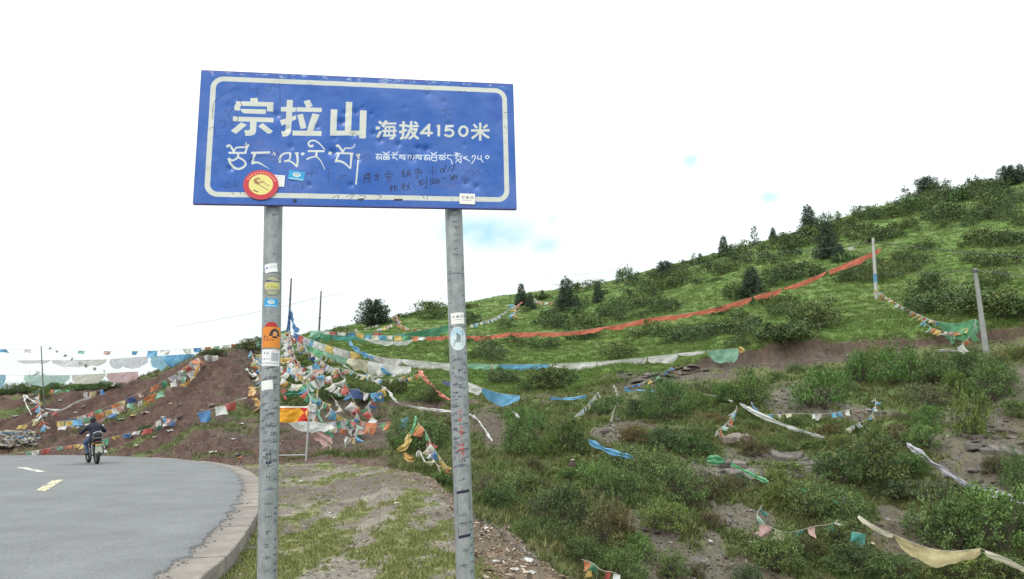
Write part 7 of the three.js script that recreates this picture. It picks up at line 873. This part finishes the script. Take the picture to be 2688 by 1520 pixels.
  const rack = []; for (const s of [-1, 1]) rack.push(tubeOf([V(s * 0.13, 0.8, -0.02), V(s * 0.15, 0.86, 0.16), V(s * 0.15, 0.92, 0.24), V(s * 0.14, 1.05, 0.26)], 0.012, 14, 6)); rack.push(tubeOf([V(-0.14, 1.05, 0.26), V(-0.08, 1.09, 0.26), V(0.08, 1.09, 0.26), V(0.14, 1.05, 0.26)], 0.013, 14, 6), rod(V(-0.15, 0.9, 0.22), V(0.15, 0.9, 0.22), 0.01, 0.01, 6)); for (let i = -2; i <= 2; i++) rack.push(rod(V(i * 0.05, 0.9, 0.23), V(i * 0.05, 1.08, 0.26), 0.006, 0.006, 5)); part('luggage_rack', mg(rack), chrome, g); part('back_pad', new RoundedBoxGeometry(0.26, 0.13, 0.05, 2, 0.02).translate(0, 0.99, 0.225), black, g); part('rack_plate', new RoundedBoxGeometry(0.26, 0.05, 0.24, 2, 0.02).translate(0, 0.86, 0.14), black, g);
  part('crash_bar', mg([tubeOf([V(-0.06, 0.7, -0.9), V(-0.26, 0.62, -0.88), V(-0.28, 0.46, -0.86), V(-0.08, 0.32, -0.8)], 0.012, 18, 6), tubeOf([V(0.06, 0.7, -0.9), V(0.26, 0.62, -0.88), V(0.28, 0.46, -0.86), V(0.08, 0.32, -0.8)], 0.012, 18, 6)]), chrome, g); part('side_guard', new THREE.TorusGeometry(0.11, 0.013, 6, 20).rotateY(1.2).translate(0.2, 0.62, 0.14), chrome, g); part('side_stand', rod(V(-0.1, 0.33, -0.4), V(-0.2, 0.22, -0.12), 0.012, 0.01, 6), chrome, g);
  tag(g, 'motorcycle with chrome luggage rack leaning left round the bend', 'motorcycle'); put(g);

  // the rider: one figure, clothes over it
  const field = (bones, k) => (p) => { let s = 0; for (const [a, b, ra, rb] of bones) { const ab = b.clone().sub(a), t = clamp(p.clone().sub(a).dot(ab) / Math.max(1e-9, ab.lengthSq())), d = p.distanceTo(a.clone().addScaledVector(ab, t)) - lerp(ra, rb, t); s += Math.exp(-d / k); } return -k * Math.log(Math.max(s, 1e-30)); };
  function mesh(bones, k, c, h, res) { const mc = new MarchingCubes(res, black, false, false, 120000); mc.isolation = 0; const f = field(bones, k), n = res, p = V(0, 0, 0); for (let z = 0; z < n; z++) for (let y = 0; y < n; y++) for (let x = 0; x < n; x++) { p.set(c.x + (x / n * 2 - 1) * h, c.y + (y / n * 2 - 1) * h, c.z + (z / n * 2 - 1) * h); mc.field[x + y * n + z * n * n] = -f(p); } mc.update(); const P = []; for (let i = 0; i < mc.count; i++) P.push(c.x + mc.positionArray[i * 3] * h, c.y + mc.positionArray[i * 3 + 1] * h, c.z + mc.positionArray[i * 3 + 2] * h); let q = new THREE.BufferGeometry(); q.setAttribute('position', new THREE.Float32BufferAttribute(P, 3)); q = mergeVertices(q, 1e-4); q.computeVertexNormals(); return q; }
  const J = { hip: V(0, 0.9, -0.22), waist: V(0, 1.04, -0.24), chest: V(0, 1.22, -0.3), neck: V(0, 1.36, -0.33), head: V(-0.02, 1.49, -0.37) }, sh = (s) => V(s * 0.185, 1.28, -0.32), el = (s) => V(s * 0.37, 1.1, -0.5), wr = (s) => V(s * 0.33, 1.085, -0.79), hp = (s) => V(s * 0.1, 0.87, -0.24), kn = (s) => V(s * 0.22, 0.74, -0.66), an = (s) => V(s * 0.19, 0.4, -0.46), toe = (s) => V(s * 0.21, 0.36, -0.64);
  const torso = (f) => [[J.hip, J.waist, 0.135 * f, 0.13 * f], [J.waist, J.chest, 0.13 * f, 0.15 * f], [V(-0.09, 1.24, -0.31), V(0.09, 1.24, -0.31), 0.105 * f, 0.105 * f], [J.chest, J.neck, 0.11 * f, 0.065 * f]], arms = (f) => [-1, 1].flatMap((s) => [[sh(s), el(s), 0.062 * f, 0.048 * f], [el(s), wr(s), 0.046 * f, 0.032 * f]]), legs = (f) => [-1, 1].flatMap((s) => [[hp(s), kn(s), 0.092 * f, 0.066 * f], [kn(s), an(s), 0.062 * f, 0.042 * f]]), feet = (f) => [-1, 1].map((s) => [an(s).add(V(0, -0.03, 0.04)), toe(s), 0.045 * f, 0.038 * f]);
  const skin = std({ color: lin(0.30, 0.165, 0.115), roughness: 0.6 }), navy = std({ color: lin(0.016, 0.019, 0.038), roughness: 0.85 }), denim = std({ color: lin(0.052, 0.095, 0.19), roughness: 0.95 }), hairM = std({ color: lin(0.012, 0.012, 0.016), roughness: 0.7 }), shoe = std({ color: lin(0.02, 0.02, 0.022), roughness: 0.6 });
  const r = new THREE.Group(); r.name = 'person'; place(r);
  const hands = [-1, 1].map((s) => { const w = wr(s), b = [[w, V(s * 0.325, 1.09, -0.845), 0.03, 0.032]]; for (let i = 0; i < 4; i++) { const x = s * (0.29 + i * 0.022), y = 1.075; b.push([V(x, y + 0.012, -0.85), V(x, y, -0.895 + 0.006 * Math.abs(i - 1)), 0.011, 0.01], [V(x, y, -0.895), V(x, y - 0.03, -0.885), 0.01, 0.009], [V(x, y - 0.03, -0.885), V(x, y - 0.03, -0.86), 0.009, 0.008]); } b.push([V(s * 0.3, 1.085, -0.83), V(s * 0.275, 1.05, -0.845), 0.012, 0.011], [V(s * 0.275, 1.05, -0.845), V(s * 0.275, 1.04, -0.875), 0.011, 0.009]); return mesh(b, 0.006, V(s * 0.32, 1.07, -0.85), 0.12, 64); });
  const headB = [[V(-0.02, 1.50, -0.36), V(-0.02, 1.475, -0.4), 0.082, 0.07], [V(-0.02, 1.44, -0.41), V(-0.02, 1.42, -0.43), 0.055, 0.04], [V(-0.02, 1.475, -0.475), V(-0.02, 1.458, -0.488), 0.01, 0.014], [V(-0.105, 1.485, -0.365), V(-0.108, 1.46, -0.368), 0.014, 0.01], [V(0.065, 1.485, -0.365), V(0.068, 1.46, -0.368), 0.014, 0.01], [J.neck, J.head, 0.055, 0.055], [V(-0.045, 1.435, -0.462), V(0.005, 1.435, -0.462), 0.008, 0.008]];
  part('body', mergeGeometries([mesh([...torso(0.94), ...arms(0.9), ...legs(0.92), [J.chest, J.neck, 0.1, 0.06], [J.neck, J.head, 0.055, 0.05]], 0.02, V(0, 0.93, -0.42), 0.68, 84), mesh(headB, 0.012, V(-0.02, 1.46, -0.39), 0.16, 72), ...hands]), skin, r);
  part('jacket', mesh([...torso(1.1), ...arms(1.16), [V(-0.07, 0.86, -0.2), V(0.07, 0.86, -0.2), 0.14, 0.14], [V(-0.05, 1.345, -0.31), V(0.05, 1.345, -0.31), 0.07, 0.07]], 0.022, V(0, 1.1, -0.46), 0.5, 84), navy, r);
  part('trousers', mesh([...legs(1.1), [hp(-1), hp(1), 0.115, 0.115]], 0.02, V(0, 0.66, -0.42), 0.42, 80), denim, r); part('shoes', mesh(feet(1.12), 0.012, V(0, 0.38, -0.53), 0.32, 64), shoe, r);
  part('hair', mesh([[V(-0.02, 1.525, -0.345), V(-0.02, 1.5, -0.375), 0.086, 0.08], [V(-0.02, 1.45, -0.325), V(-0.02, 1.42, -0.325), 0.064, 0.055], [V(-0.07, 1.51, -0.345), V(0.03, 1.51, -0.345), 0.05, 0.05]], 0.012, V(-0.02, 1.48, -0.36), 0.16, 60), hairM, r);
  for (const s of [-1, 1]) part('eye', new THREE.SphereGeometry(0.012, 8, 6).translate(-0.02 + s * 0.03, 1.49, -0.458), std({ color: lin(0.05, 0.04, 0.04) }), r);
  tag(r, 'person in dark jacket and blue jeans riding the motorcycle, seen from behind', 'person'); put(r);
}
renderer.render(scene, camera);
